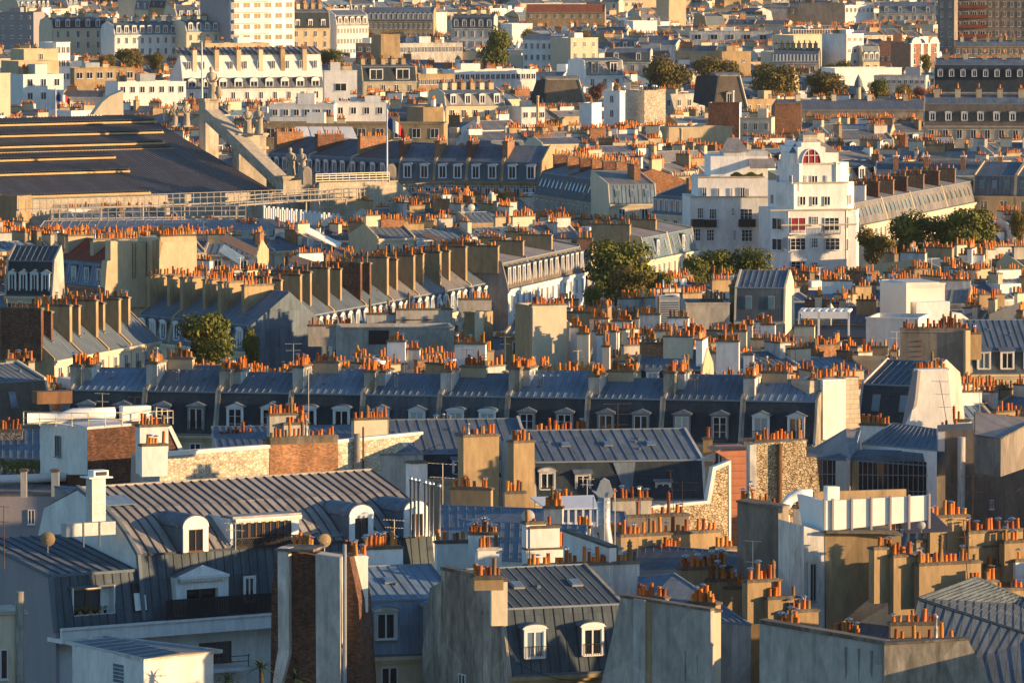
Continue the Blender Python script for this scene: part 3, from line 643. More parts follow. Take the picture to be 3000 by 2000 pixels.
x_ = f1.f(676, 1940, -.9)[0]; b.bar((x_, -.95, 10.3), (x_ + 1.6, -.95, 10.3), .05, 'iron'); b.bar((x_, -.95, 9.9), (x_ + 1.6, -.95, 9.9), .05, 'iron'); b.bar((x_ + 1.5, -.95, 9.4), (x_ + 1.5, -.95, 10.4), .05, 'iron'); b.build('lower_balcony', tA.o)
stk(1210, 1252, 1353, 1420, 0, 'white', s=37.5, a=35, th=tA, t=1.0)
# wing
xl = f1.s_(150, 1698, 0); xl = f1.f(150, 1698, .6)[0]
tW = Th('apartment_wing', 'dark zinc wing with a wide window cut in its steep front, bottom left', 'house', Fr(f1.wld(xl, 0, 0), f1.a)); lw = -xl + .6; tW.box = (0, lw, 0, 12, 18)
b = MB(); b.yz([(0, 0), (0, 12.9), (.75, 16.9), (11, 18.7), (11, 0)], 0, .3, 'mauve'); b.box(.3, lw, .8, 1.1, 0, 12.9, 'white'); b.build('wall', tW.o)
b = MB(); wx0, wx1 = Fr(f1.wld(xl, 0, 0), f1.a).f(213, 1800, .3)[0], Fr(f1.wld(xl, 0, 0), f1.a).f(338, 1780, .3)[0]; z0, z1 = 14.0, 16.0
P = lambda z: (z - 12.9) / 4 * .75
for (u0, u1, za, zc) in ((.1, wx0, 12.9, 16.9), (wx1, lw, 12.9, 16.9), (wx0, wx1, 12.9, z0), (wx0, wx1, z1, 16.9)): b.plane((u0, P(za), za), (u1, P(za), za), (u1, P(zc), zc), (u0, P(zc), zc), 'zincdark', 'seamdark', .72)
b.plane((.1, .72, 16.92), (lw, .72, 16.92), (lw, 11, 18.72), (.1, 11, 18.72), 'zinc', 'seamdark', .9, .07, .08); b.bar((0, .74, 16.92), (lw, .74, 16.92), .2, 'lead'); b.bar((0, .74, 16.95), (0, 11, 18.75), .3, 'lead'); b.bar((0, 0, 12.9), (0, .74, 16.9), .25, 'lead'); b.build('roof', tW.o)
b = MB(); b.box(wx0, wx1, 1.0, 1.1, z0, z1, 'white'); b.box(wx0, wx0 + .1, .3, 1.0, z0, z1, 'white'); b.box(wx1 - .1, wx1, .3, 1.0, z0, z1, 'white'); b.box(wx0, wx1, .2, 1.0, z0 - .12, z0, 'white'); b.box(wx0 - .2, wx1 + .2, .35, 1.0, z1 - .06, z1 + .08, 'lead'); b.build('window_recess', tW.o)
win(tW.o, wx0 + .35 * (wx1 - wx0) + .25, 1.0, z0, (wx1 - wx0) * .66, 1.75, 'two', 'wood')
for k in range(7):
    th_ = Th('flower_pot', 'terracotta flower pot with a small plant on the sill of the wide cut window', 'flower pot', Fr(tW.fr.wld(wx0 + .3 + k * .42, .45, 0), 0), 'flower pots on the left window sill', z=z0); q = MB()
    q.lathe(0, 0, [(.09, 0), (.13, .2), (.14, .22)], 'pot' if k % 2 else 'iron', 8); q.build('pot', th_.o); q = MB(); rr = random.Random(k)
    for j in range(40): a = rr.uniform(0, 6.28); l = rr.uniform(.02, .18); c = Vector((l * cos(a), l * sin(a), .22 + rr.uniform(0, .28))); q.poly([c, c + Vector((.06, .02, .03)), c + Vector((.02, .05, .08))], 'leaf')
    q.build('plant', th_.o)
q = MB(); c0, c1 = tW.fr.f(389, 1800, .3)[0], tW.fr.f(430, 1740, .3)[0]; q.extr([(c0, P(13.95) - .1, 13.95), (c1, P(13.95) - .1, 13.95), (c1, P(16.0) - .1, 16.0), (c0, P(16.0) - .1, 16.0)], (0, .12, 0), 'iron')
q.poly([(c0 + .1, P(14.05) - .12, 14.05), (c1 - .1, P(14.05) - .12, 14.05), (c1 - .1, P(15.3) - .12, 15.3), (c0 + .1, P(15.3) - .12, 15.3)], 'sheet'); q.build('skylight', tW.o)
# white shed in front
fs = frz(421, 1929, 18.2, 9); tS = Th('rooftop_shed', 'small white rendered building with a glass block window, bottom left', 'shed', fs)
pr4 = [PZ(191, 1881, 18.2), PZ(418, 1931, 18.2), PZ(649, 1907, 18.2), PZ(306, 1864, 18.2)]; Q = [fs.loc(p) for p in pr4]
b = MB(); c = [fs.loc(PZ(*p)) for p in ((212, 1890, 18.2), (421, 1931, 18.2), (625, 1910, 18.2), (310, 1868, 18.2))]
for i in range(4): u, v = c[i], c[(i + 1) % 4]; b.poly([(u[0], u[1], 6), (v[0], v[1], 6), (v[0], v[1], 18.2), (u[0], u[1], 18.2)], 'white')
b.build('wall', tS.o); b = MB(); mid = [fs.loc(PZ(530, 1911, 18.75)), fs.loc(PZ(330, 1866, 18.75))]
A = [(q[0], q[1], 18.22) for q in Q]; b.plane(A[0], A[1], mid[0], mid[1], 'zinc', 'galv', 1.6, .04, .03); b.poly([A[1], A[2], mid[0]], 'white'); b.plane(mid[0], A[2], A[3], mid[1], 'zinc')
for i in range(4): b.bar(A[i], A[(i + 1) % 4], .2, 'whitedirty')
b.build('roof', tS.o)
u, v = Vector(c[0]), Vector(c[1]); d = (v - u).normalized(); n = Vector((d.y, -d.x, 0)); b = MB(); st = u + d * ((v - u).length * .58); 
for i in range(6):
    for j in range(5): p = st + d * (i * .22) + n * .03; zz = 17.6 - j * .24; b.extr([(p.x, p.y, zz - .2), (p.x + d.x * .19, p.y + d.y * .19, zz - .2), (p.x + d.x * .19, p.y + d.y * .19, zz), (p.x, p.y, zz)], tuple(-n * .1), 'glassblue')
b.build('glass_block_window', tS.o)
# bright building at the far left edge with its pipe
fl_ = frz(-40, 1770, 18.6, 20); tL = Th('sunlit_house', 'sunlit cream house corner cut by the left edge at the bottom', 'house', fl_)
b = MB(); xr = fl_.f(70, 1800)[0]; b.box(-3, xr, 0, 4, 0, fl_.f(50, 1790)[1], 'cream'); b.box(-3, xr + .25, -.25, 4, fl_.f(50, 1797)[1], fl_.f(50, 1789)[1], 'stone'); b.build('wall', tL.o)
b = MB(); b.tube([(xr - .35, -.2, 2), (xr - .35, -.2, fl_.f(50, 1731)[1])], .3, 'concrete', 10); b.build('flue_pipe', tL.o); winpx(tL, fl_, -20, 1900, 22, 1990, 'two')
# pink-grey block behind the wing
tB = prism('low_building', 'pinkish rendered block with a white duct on its flat roof, left edge', 'building', [(-60, 1450, 18.3), (245, 1450, 18.3), (235, 1425, 18.3), (-60, 1412, 18.3)], 'gravel', 'mauve', None)
b = MB(); q = tB.fr.t(-20, 1412, 18.7); q2 = tB.fr.t(190, 1404, 18.7); b.tube([(q[0], q[1], 18.9), (q2[0], q2[1], 18.9)], .36, 'sheet', 12); b.build('duct', tB.o)
winpx(tB, tB.fr, 82, 1492, 102, 1535, 'two'); stk(60, 78, 1375, 1400, 0, 'whitedirty', th=tB, s=38); stk(150, 172, 1376, 1398, 0, 'galv', th=tB, s=38)
tB2 = prism('terrace_extension', 'low zinc roofed extension behind the wing with plants on it', 'building', [(230, 1470, 19.5), (330, 1520, 19.5), (330, 1440, 20.6), (160, 1425, 20.6)], 'zinc', 'mauve', 'seam')
fd = fry(290, 1520, 470, 30); tD = Th('kitchen_flue', 'square insulated kitchen flue rising beside the zinc roof', 'flue', fd, z=PY(290, 1560, 470).z)
b = MB(); zt = fd.f(290, 1400)[1] - tD.z; b.box(-.55, .55, 0, 1, 0, zt, 'galv'); 
for k in range(5): b.box(-.58, .58, -.03, 1.03, zt * (.2 + .16 * k), zt * (.2 + .16 * k) + .05, 'metal')
b.build('shaft', tD.o); b = MB(); b.box(-.9, 1.0, -.3, 1.3, zt, zt + .1, 'sheet'); b.box(-.4, .8, 0, 1, zt + .1, zt + .55, 'sheet'); b.box(-.25, .65, -.02, .02, zt + .18, zt + .46, 'iron'); b.build('hood', tD.o)
b = MB(); b.box(-3.0, 1.0, -.7, .1, -.1, .85, 'galv'); b.bar((-1.6, -.7, -.9), (-1.6, -.7, .9), .1, 'lead'); b.bar((-.3, -.7, -.9), (-.3, -.7, .9), .1, 'lead'); b.build('duct', tD.o)
# --- brick chimney wall with plaster piers
fb = Fr(PY(815, 2000, 408), -14); tC = Th('chimney_wall', 'tall brick party wall with peeling plaster piers and pots on top', 'wall', fb); tC.box = (0, 5, 0, 4, 24)
wallpx(tC, fb, [(796, 1720), (813, 1605), (860, 1617), (925, 1630), (1024, 1632), (1050, 1760), (1075, 2150), (790, 2150)], 'brickdark', .7, 3.0, 'brick_wall')
wallpx(tC, fb, [(813, 1604), (845, 1606), (846, 1915), (826, 2000), (800, 2090), (800, 1990), (815, 1900)], 'whitedirty', 0, 1.2, 'pier')
wallpx(tC, fb, [(924, 1622), (996, 1632), (998, 2150), (927, 2150)], 'whitedirty', -.4, 1.6, 'pier')
b = MB(); q = fb.f(1009, 1640, -.2); b.tube([(q[0], -.15, 5), (q[0], -.15, q[1] + 1.0)], .13, 'galv', 8); b.build('downpipe', tC.o)
b = MB(); xq = fb.f(812, 1604, 0)[0]; b.box(xq - .1, fb.f(925, 1625, .5)[0], -.1, 3.0, fb.f(812, 1606, 0)[1] - .15, fb.f(812, 1606, 0)[1], 'coping'); b.build('coping', tC.o)
chs([(852, 915, 1598, 1615, 8, 'coping'), (1000, 1070, 1628, 1640, 8, 'coping')], th=tC, s=46, a=-14, ext=.3, cap='coping')
stk(1026, 1078, 1631, 1725, 6, 'white', s=46.5, a=20, th=tC, t=1.5, cap='white', capw=.02); stk(1062, 1180, 1604, 1632, 12, 'white', s=44.5, a=20, th=tC, t=.8, cowl=.5)
# --- pale zinc house
fz = frz(1064, 1922, 16.6, 17); tZ = house(fz, 0, 6.6, 16.6, 'pale blue zinc house with two weathered dormer windows, bottom centre', m=(3.5, .9), t=(1.6, 6.0), roof='zinclight', man='zinclight', manseam='seam', wall='cream', side='zinc', nd=0, fl=1, wn=2, ws=(1.1, 2.0), near=True, D=14, pw=.08)
for (x0, y0, x1, y1, gl) in ((1105, 1795, 1157, 1872, None), (1248, 1780, 1310, 1866, 'iron')):
    a_ = fz.f(x0, y1, .1); c_ = fz.f(x1, y0, .1); dormer(tZ, (a_[0] + c_[0]) / 2, .05, a_[1], c_[0] - a_[0], c_[1] - a_[1], .8, 'arch', 'two', 'frame', side='zinclight', roofm='zinclight', surround='whitedirty', glass=gl)
stk(1280, 1385, 1586, 1622, 7, 'white', s=41.5, a=15, th=tZ); stk(1400, 1470, 1606, 1655, 6, 'white', s=43.5, a=15, th=tZ, cap='whitedirty'); stk(1372, 1462, 1560, 1590, 9, 'white', s=42, th=tZ, cowl=.5)
# --- grey zinc house with two arched dormers and its stained party wall
fE = frz(1500, 1980, 17.0, 22); tG = house(fE, -.2, 8.4, 17.0, 'grey zinc house with two arched white dormers beside a stained concrete party wall', m=(4.1, 1.3), t=(1.9, 6.2), roof='zincdark', man='zincdark', manseam='seamdark', seam='seam', wall='tan', side='concrete', nd=0, fl=1, wn=2, ws=(1.3, 2), D=15, pw=.1, wkind='two')
for (x0, y0, x1, y1) in ((1542, 1847, 1592, 1926), (1711, 1840, 1762, 1918)):
    a_ = fE.f(x0, y1, .1); c_ = fE.f(x1, y0, .1); dormer(tG, (a_[0] + c_[0]) / 2 + .2, .05, a_[1], c_[0] - a_[0], c_[1] - a_[1], 1.2, 'arch', 'rail', 'frame', side='lead', roofm='lead', surround='frame', glass=None)
fw = Fr(fE.wld(-.3, 0, 0), fE.a - 90 + 2); # the party wall runs back to the left
fw = Fr(PY(1292, 1667, 413), -62); tP = Th('party_wall', 'stained grey concrete party wall with patched cracks, bottom centre', 'wall', fw); tP.box = (0, 8, 0, 1, 24)
wallpx(tP, fw, [(1292, 1668), (1445, 1700), (1470, 1800), (1500, 2150), (1292, 2150)], 'concrete', 0, .5, cap=1, capt=.22)
winpx(tP, fw, 1346, 1975, 1366, 2040, 'two'); stk(1390, 1475, 1690, 1700, 7, 'tan', s=49.5, a=8, th=tP, t=1.6, ext=.6, rows=1); stk(1440, 1487, 1697, 1760, 0, 'cream', s=49, a=12, th=tP, t=.5, capw=.02)
chs([(1546, 1876, 1656, 1692, 24, 'whitedirty')], th=tG, s=45, a=20, t=.8, rows=1, cowl=.3)
tH = prism('white_house', 'white rendered roof block with a flat coping between the pot rows', 'building', [(1440, 1640, 20.5), (1700, 1650, 20.5), (1720, 1540, 21.2), (1440, 1530, 21.2)], 'zinc', 'white')
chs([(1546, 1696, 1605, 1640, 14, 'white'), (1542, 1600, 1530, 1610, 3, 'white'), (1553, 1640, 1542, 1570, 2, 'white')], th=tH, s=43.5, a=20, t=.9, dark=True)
fp = Fr(PY(1650, 1553, 428), -52); wallpx(tH, fp, [(1650, 1556), (1785, 1605), (1785, 1700), (1650, 1650)], 'white', 0, .6, cap=1, name='parapet'); stk(1783, 1822, 1604, 1650, 0, 'white', s=44.3, a=22, th=tH, t=.6, cap='whitedirty')
# --- right: walls and their pots
fR = Fr(PY(1815, 1760, 402), -24); t1 = Th('rendered_gable', 'grey rendered gable with a paler pier, orange pots along its top', 'wall', fR); t1.box = (0, 8, 0, 9, 24)
wallpx(t1, fR, [(1818, 1749), (1856, 1754), (2082, 1790), (2082, 2200), (1735, 2200), (1762, 2000)], 'grey', 0, .6, cap=2, capt=.16); wallpx(t1, fR, [(1856, 1752), (1889, 1757), (1889, 2200), (1852, 2200)], 'whitedirty', -.22, .4, 'pier'); wallpx(t1, fR, [(1889, 1760), (1906, 1763), (1906, 2200), (1889, 2200)], 'tan', -.1, .4, 'pier')
stk(2080, 2112, 1787, 2150, 0, 'cream', s=47.5, a=30, th=t1, t=.9); stk(1855, 1945, 1745, 1760, 10, 'tan', s=46, a=-24, th=t1, t=.8, ext=.3, cowl=.02); stk(2012, 2095, 1762, 1790, 12, 'tan', s=46.5, a=-24, th=t1, t=.9, ext=.3, rows=2, cowl=.25); stk(1962, 2024, 1744, 1790, 2, 'tan', s=45, a=8, th=t1, t=.8)
t2 = prism('zinc_roof_house', 'blue zinc hipped roof sloping down to the right behind the grey gable', 'house', [(1860, 1800, 19.8), (2200, 1830, 19.3), (1975, 1680, 21.8), (1870, 1690, 21.4)], 'zinc', 'grey', 'seam', sp=.5)
t3 = prism('tan_house', 'tan rendered house with a white six paned window between two grey gables', 'house', [(2105, 1862, 17.8), (2260, 1862, 17.8), (2260, 1815, 19.0), (2100, 1815, 19.0)], 'zinc', 'tan', 'seam')
winpx(t3, t3.fr, 2147, 1922, 2222, 2015, 'three', 'frame', 0)
fR2 = Fr(PY(2245, 1835, 392), -30); t4 = Th('long_gable', 'long grey gable wall with a sloping blue capping, bottom right', 'wall', fR2); t4.box = (0, 12, 0, 8, 24)
wallpx(t4, fR2, [(2225, 1825), (2591, 1888), (2591, 2250), (2225, 2250)], 'grey', 0, .7, cap=1, capt=.25)
f5 = Fr(PY(2591, 1888, 386), 6); t5 = Th('stained_wall', 'brown stained wall facing front with pots and a lit strip on top, bottom right', 'wall', f5); t5.box = (0, 5, 0, 3, 22)
wallpx(t5, f5, [(2591, 1888), (2837, 1874), (2900, 2000), (2930, 2250), (2591, 2250)], 'concrete', 0, .8, cap=1); stk(2609, 2762, 1824, 1884, 8, 'tan', s=48, a=6, th=t5, t=.7, cowl=.05); stk(2610, 2830, 1873, 1890, 9, 'tan', s=48.6, a=6, th=t5, ext=.3, cowl=.02)
stk(2435, 2520, 1858, 1880, 8, 'tan', s=47.5, a=-20, th=t4, ext=.3, cowl=.3); stk(2280, 2342, 1826, 1845, 8, 'tan', s=47, a=-10, th=t4, ext=.3, cowl=.5)
t6 = prism('steep_zinc_house', 'steep dark blue zinc slope with a small dormer in the bottom right corner', 'house', [(2620, 2010, 17.6), (3040, 2010, 17.6), (3040, 1868, 20.0), (2690, 1757, 22.1)], 'zinc', 'zincdark', 'zincdark', sp=.7)
t7 = prism('ridge_roof_house', 'blue zinc roof whose ridge runs down to the right edge', 'house', [(2690, 1752, 22.0), (3040, 1865, 19.95), (3040, 1770, 20.9), (2860, 1690, 22.9)], 'zinc', 'zincdark', 'zincdark', sp=.55)
t8 = prism('valley_roof_house', 'deep blue zinc slopes between slanting party walls right of the white pipe', 'house', [(2420, 1880, 17.5), (2700, 1890, 17.3), (2790, 1660, 21.2), (2560, 1640, 21.4)], 'zinc', 'grey', 'seam', sp=.42)
b = MB()
for (x0, y0, z0, x1, y1, z1) in ((2440, 1795, 18.5, 2556, 1618, 22), (2535, 1768, 19.0, 2618, 1640, 22), (2635, 1765, 19.6, 2680, 1690, 21.6)):
    p = t8.fr.loc(PZ(x0, y0, z0)); q = t8.fr.loc(PZ(x1, y1, z1)); b.bar(p, q, .42, 'grey')
b.build('party_wall', t8.o)
p = PZ(2540, 1735, 20.2)
t9 = Th('corner_house', 'lit corner house with the white panelled plant enclosure on its roof', 'house', fry(2413, 1850, 420, 17)); t9.box = (0, 9, 0, 6, 24); f9 = t9.fr
wallpx(t9, f9, [(2355, 1540), (2416, 1559), (2416, 2100), (2355, 2100)], 'whitedirty', 0, 5, 'side_wall'); wallpx(t9, Fr(f9.o, 8), [(2416, 1559), (2570, 1560), (2640, 1567), (2640, 1640), (2550, 1750), (2420, 1860)], 'tan', -.02, 5.0, cap=2)
winpx(t9, f9, 2372, 1650, 2390, 1760, 'two', 'framegrey', -.1, surr='whitedirty')
wallpx(t9, f9, [(2413, 1467), (2725, 1450), (2725, 1522), (2413, 1556)], 'sheet', .2, .3, 'plant_screen'); wallpx(t9, Fr(f9.wld(0, .2, 0), -68), [(2335, 1447), (2412, 1467), (2412, 1556), (2350, 1540)], 'sheet', .0, .3, 'plant_screen')
b = MB()
for x in (2413, 2437, 2493, 2550, 2606, 2661, 2720): q = f9.f(x, 1467, .1); b.box(q[0], q[0] + .14, .05, .22, q[1] - 2.1 + (x - 2413) * .001, q[1] + .12 + (x - 2413) * .0012, 'mauve')
b.build('screen_post', t9.o); wallpx(t9, f9, [(2385, 1440), (2655, 1432), (2655, 1465), (2385, 1480)], 'tan', 3.2, .3, 'plant_screen'); wallpx(t9, f9, [(2425, 1425), (2460, 1425), (2460, 1470), (2425, 1470)], 'white', 1.6, .8, 'vent_box')
f10 = fry(2310, 1500, 430, 0); tp = Th('ventilation_pipe', 'fat white ventilation pipe bending over beside the corner house', 'pipe', f10, z=0); pp = [f10.f(2298, 1850), f10.f(2298, 1510), f10.f(2303, 1480), f10.f(2318, 1460), f10.f(2345, 1450), f10.f(2380, 1452)]
b = MB(); b.tube([(q[0], i * .15, q[1]) for i, q in enumerate(pp)], .37, 'sheet', 14); b.build('pipe', tp.o); b = MB()
for i in range(6): b.lathe(pp[0][0], 0, [(.40, 14 + i * 1.2), (.40, 14.08 + i * 1.2)], 'galv', 12)
b.build('collar', tp.o)
t11 = Th('grey_side_house', 'narrow dark grey wall with cowled pots left of the fat white pipe', 'house', fry(2165, 1500, 428, 0)); t11.box = (-1, 4, 0, 3, 23)
wallpx(t11, Fr(t11.fr.o, -30), [(2160, 1470), (2280, 1490), (2280, 2000), (2160, 1700)], 'darkgrey', 0, 1.5, cap=1); stk(2170, 2215, 1465, 1480, 8, 'grey', s=42, th=t11, ext=.3, cowl=.6); stk(2210, 2290, 1480, 1500, 3, 'grey', s=42, th=t11, ext=.3)
stk(2325, 2358, 1482, 1560, 2, 'whitedirty', s=42.5, th=t9, t=.8)
# clusters of stacks, lower right
base = prism('chimney_block', 'zinc roof crowded by tan chimney stacks in the right foreground', 'house', [(1820, 1720, 19.2), (2420, 1850, 17.2), (2420, 1640, 20.6), (1820, 1590, 20.8)], 'zincdark', 'tan', 'seam')
chs([(1819, 2115, 1567, 1640, 18, 'tan'), (1935, 2004, 1610, 1680, 6, 'tan'), (2096, 2211, 1604, 1705, 8, 'tan')], th=base, s=42.5, a=27, cowl=.06)
chs([(2002, 2144, 1664, 1725, 16, 'tan'), (2087, 2195, 1698, 1760, 8, 'tan'), (2128, 2200, 1720, 1790, 6, 'tan'), (2198, 2300, 1749, 1860, 10, 'tan')], th=base, s=44.5, a=27, cowl=.35, rows=2, t=.9)
chs([(2190, 2290, 1700, 1760, 7, 'tan'), (2250, 2342, 1750, 1800, 6, 'tan'), (2307, 2400, 1789, 1880, 6, 'tan')], th=base, s=46, a=27, cowl=.4)
chs([(2420, 2500, 1557, 1572, 5, 'tan'), (2502, 2638, 1562, 1580, 10, 'tan')], th=t9, s=44.2, a=27, ext=.2, cowl=.02)
b2 = prism('right_roofs', 'low zinc roof under a solar panel among tan stacks at the right', 'house', [(2560, 1640, 20.4), (3040, 1690, 19.8), (3040, 1560, 21.6), (2560, 1550, 21.8)], 'zincdark', 'tan', 'seam')
chs([(2561, 2630, 1604, 1700, 4, 'tan'), (2618, 2690, 1626, 1735, 6, 'tan'), (2693, 2881, 1651, 1712, 16, 'tan'), (2848, 2926, 1702, 1790, 7, 'tan'), (2923, 3010, 1726, 1815, 6, 'tan')], th=b2, s=45.5, a=27, cowl=.25)
chs([(2685, 2715, 1582, 1620, 1, 'tan'), (2838, 3010, 1557, 1660, 10, 'tan'), (2837, 2923, 1599, 1650, 8, 'tan'), (2975, 3020, 1640, 1720, 2, 'white'), (2896, 2960, 1655, 1700, 7, 'tan'), (2725, 2843, 1512, 1556, 8, 'tan'), (2943, 3020, 1585, 1640, 4, 'tan')], th=b2, s=43.5, a=27, cowl=.3)
f12 = fry(2630, 1560, 428, 0); sp_ = Th('solar_panel', 'brown tilted solar panel on thin legs beside a small dish', 'solar panel', f12, z=f12.f(2630, 1600)[1])
A = [f12.f(2655, 1562), f12.f(2790, 1557), f12.f(2740, 1525), f12.f(2630, 1530)]; zz = sp_.z; b = MB(); b.extr([(A[0][0], 0, A[0][1] - zz), (A[1][0], 0, A[1][1] - zz), (A[2][0], 3.2, A[2][1] - zz + .25), (A[3][0], 3.2, A[3][1] - zz + .25)], (0, 0, .06), 'solar'); b.build('panel', sp_.o)
b = MB(); [b.bar((x, 0, -.3), (x, 0, A[0][1] - zz), .08, 'iron') for x in (A[0][0] + .3, A[1][0] - .4)]; [b.bar((x, 3, -.3), (x, 3, A[2][1] - zz), .08, 'iron') for x in (A[3][0] + .3, A[2][0] - .3)]; b.build('leg', sp_.o)
dish(2700, 1538, 12, 45, 'small grey satellite dish in front of the solar panel'); 
fv = fry(2690, 1625, 424, 0); vt = Th('roof_ventilator', 'shiny round steel roof ventilator among the orange pots', 'ventilator', fv, z=fv.f(2690, 1640)[1]); b = MB(); b.lathe(0, .5, [(.25, -.5), (.25, .2), (.5, .25), (.52, .35), (.3, .5), (.05, .55)], 'metal', 14); b.build('cap', vt.o)
# --- house with the studio window, and the great grey wall
ts = prism('studio_house', 'artist studio with a tall many paned window under a blue zinc lean-to', 'house', [(2395, 1342, 20.4), (2738, 1365, 19.9), (2770, 1325, 21.0), (2530, 1318, 20.9)], 'zinc', 'darkgrey', 'seam')
fst = ts.fr; b = MB(); x0, zt = fst.f(2395, 1348, -.02); x1, zb = fst.f(2720, 1450, -.02); b.box(x0, x1, -.05, -.02, zb - 1, zt, 'glass')
N = 22
for i in range(N + 1): x = x0 + (x1 - x0) * i / N; b.box(x - .03, x + .03, -.12, -.05, zb - 1, zt, 'framegrey')
for k in (.42, .9): b.box(x0, x1, -.13, -.05, zt - (zt - zb) * k, zt - (zt - zb) * k + .06, 'framegrey')
b.build('studio_window', ts.o)
b = MB(); q0 = x0 + (x1 - x0) * .165; b.box(q0, q0 + 1.1, -.16, -.1, zb - 1, zt, 'curtain'); b.box(q0 + 1.3, q0 + 1.9, -.2, -.1, zb - 1, zt, 'tan'); b.build('curtain', ts.o)
prism('', '', '', [(2365, 1325, 20.4), (2490, 1345, 20.4), (2520, 1262, 22.3), (2478, 1258, 22.4)], 'zincsuntint', 'grey', 'seam', th=ts); prism('', '', '', [(2525, 1300, 21.3), (2745, 1320, 21.2), (2745, 1258, 22.5), (2615, 1240, 22.9)], 'zinc', 'white', 'seam', th=ts)
stk(2519, 2603, 1240, 1300, 10, 'white', s=35.2, a=-22, th=ts, t=.9, cowl=.05); 
fg = Fr(PY(2738, 1260, 528), -4); tg = Th('great_grey_wall', 'huge blank grey brown wall with two tiny windows at the right edge', 'building', fg); tg.box = (0, 8, 0, 8, 25)
wallpx(tg, fg, [(2745, 1262), (2850, 1256), (3040, 1288), (3040, 1750), (2720, 1750), (2720, 1330), (2745, 1325)], 'darkgrey', 0, 6, 'wall'); wallpx(tg, fg, [(2742, 1266), (2768, 1264), (2768, 1330), (2742, 1330)], 'white', -.25, .5, 'pier')
winpx(tg, fg, 2903, 1326, 2914, 1354, 'two'); winpx(tg, fg, 2900, 1463, 2912, 1490, 'two'); b = MB(); q = fg.f(2817, 1275); b.tube([(q[0], -.35, 2), (q[0], -.35, q[1] - .1)], .33, 'whitedirty', 10); b.build('flue_pipe', tg.o)
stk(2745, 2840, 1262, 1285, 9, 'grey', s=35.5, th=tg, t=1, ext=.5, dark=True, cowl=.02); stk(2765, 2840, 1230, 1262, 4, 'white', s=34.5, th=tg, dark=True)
tq = prism('roof_cabin', 'brown roof cabin with a slanting lit top and pots on a ledge at the right', 'building', [(2855, 1275, 23.0), (2932, 1285, 23.0), (3040, 1228, 23.6), (2855, 1208, 24.2)], 'zincsuntint', 'darkgrey', None, h=3); stk(2935, 3020, 1238, 1262, 8, 'tan', s=35, th=tq)
# white stack wall
fwh = Fr(PY(2672, 1250, 545), 12); twh = Th('white_chimney_wall', 'big bright white chimney wall with a thin aerial in front, right of the slate row', 'wall', fwh); twh.box = (0, 4, 0, 2, 25)
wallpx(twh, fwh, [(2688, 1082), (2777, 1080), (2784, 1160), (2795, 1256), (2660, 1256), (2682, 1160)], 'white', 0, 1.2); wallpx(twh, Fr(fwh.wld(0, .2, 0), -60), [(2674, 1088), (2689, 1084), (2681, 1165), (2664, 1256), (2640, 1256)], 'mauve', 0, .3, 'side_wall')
stk(2680, 2777, 1080, 1090, 11, 'grey', s=34.6, a=12, th=twh, ext=.2, cowl=.5); antenna(2780, 1250, 1115, 35, 3, 'thin tilted aerial in front of the bright white chimney wall', -.8)
rowh(2510, 1245, 2690, 1252, 18.6, 1, 'deep blue zinc house between the stone end wall and the white chimney wall', m=(3.6, 1.1), t=(1.8, 5.5), roof='zincdark', man='slate', nd=0, sk=2, side='grey')
# --- building C, slate with long zinc slope
fC = frl(1565, 1470, 2070, 1462, 17.4); tc = house(fC, 0, fC.L, 17.4, 'long slate fronted house with a broad seamed zinc roof, right of centre', m=(3.1, 1.0), t=(1.9, 7.5), roof='zinc', man='slate', seam='seam', nd=0, fl=0, side='grey', D=18, sp=.85, pw=.1)
for (x0, y0, x1, y1, k) in ((1585, 1385, 1622, 1432, 'arch'), (1690, 1392, 1726, 1442, 'flat'), (1925, 1415, 1960, 1455, 'flat')):
    a_ = fC.f(x0, y1, .35); c_ = fC.f(x1, y0, .35); dormer(tc, (a_[0] + c_[0]) / 2, .3, a_[1], c_[0] - a_[0], c_[1] - a_[1], .6, k, 'two', 'frame', surround='whitedirty', side='zincdark')
b = MB(); a_ = fC.f(1795, 1378, 1.0)[0]; c_ = fC.f(1860, 1378, 1)[0]; b.extr([(a_, .95, 20.4), (c_, .95, 20.4), (c_ - .4, .3, 18.0), (a_ + .8, .3, 18.0)], (0, -.12, 0), 'zinc'); b.build('zinc_cheek', tc.o)
stk(1745, 1806, 1296, 1350, 5, 'tan', s=36, a=24, th=tc, t=1.3); stk(1907, 1967, 1298, 1352, 9, 'tan', s=36, a=24, th=tc, t=1.3, rows=2); stk(2060, 2088, 1282, 1312, 1, 'tan', s=35.5, th=tc)
stk(1505, 1566, 1292, 1480, 6, 'tan', s=37.2, a=25, th=tc, t=1.1, rows=2); stk(1570, 1730, 1264, 1282, 13, 'beige', s=34.6, a=22, th=tc, dark=True)
tcl = rowh(1130, 1400, 1560, 1395, 18.0, 1, 'zinc house with a low slate front behind the tall tan chimneys, centre', m=(1.9, .8), t=(2.2, 7.5), roof='zinc', man='slate', nd=3, dk='flat', dw=(.8, 1.0), dz=.3, fl=0, D=17, side='grey', sp=.85)[0]
stk(1358, 1462, 1275, 1445, 8, 'tan', s=37.6, a=22, th=tcl, t=1.2, rows=1, cowl=.02)
stk(1480, 1540, 1440, 1500, 5, 'tan', s=38.5, th=tcl, a=10); stk(1320, 1438, 1428, 1460, 11, 'tan', s=38, a=-12, th=tcl, t=.8, rows=2)
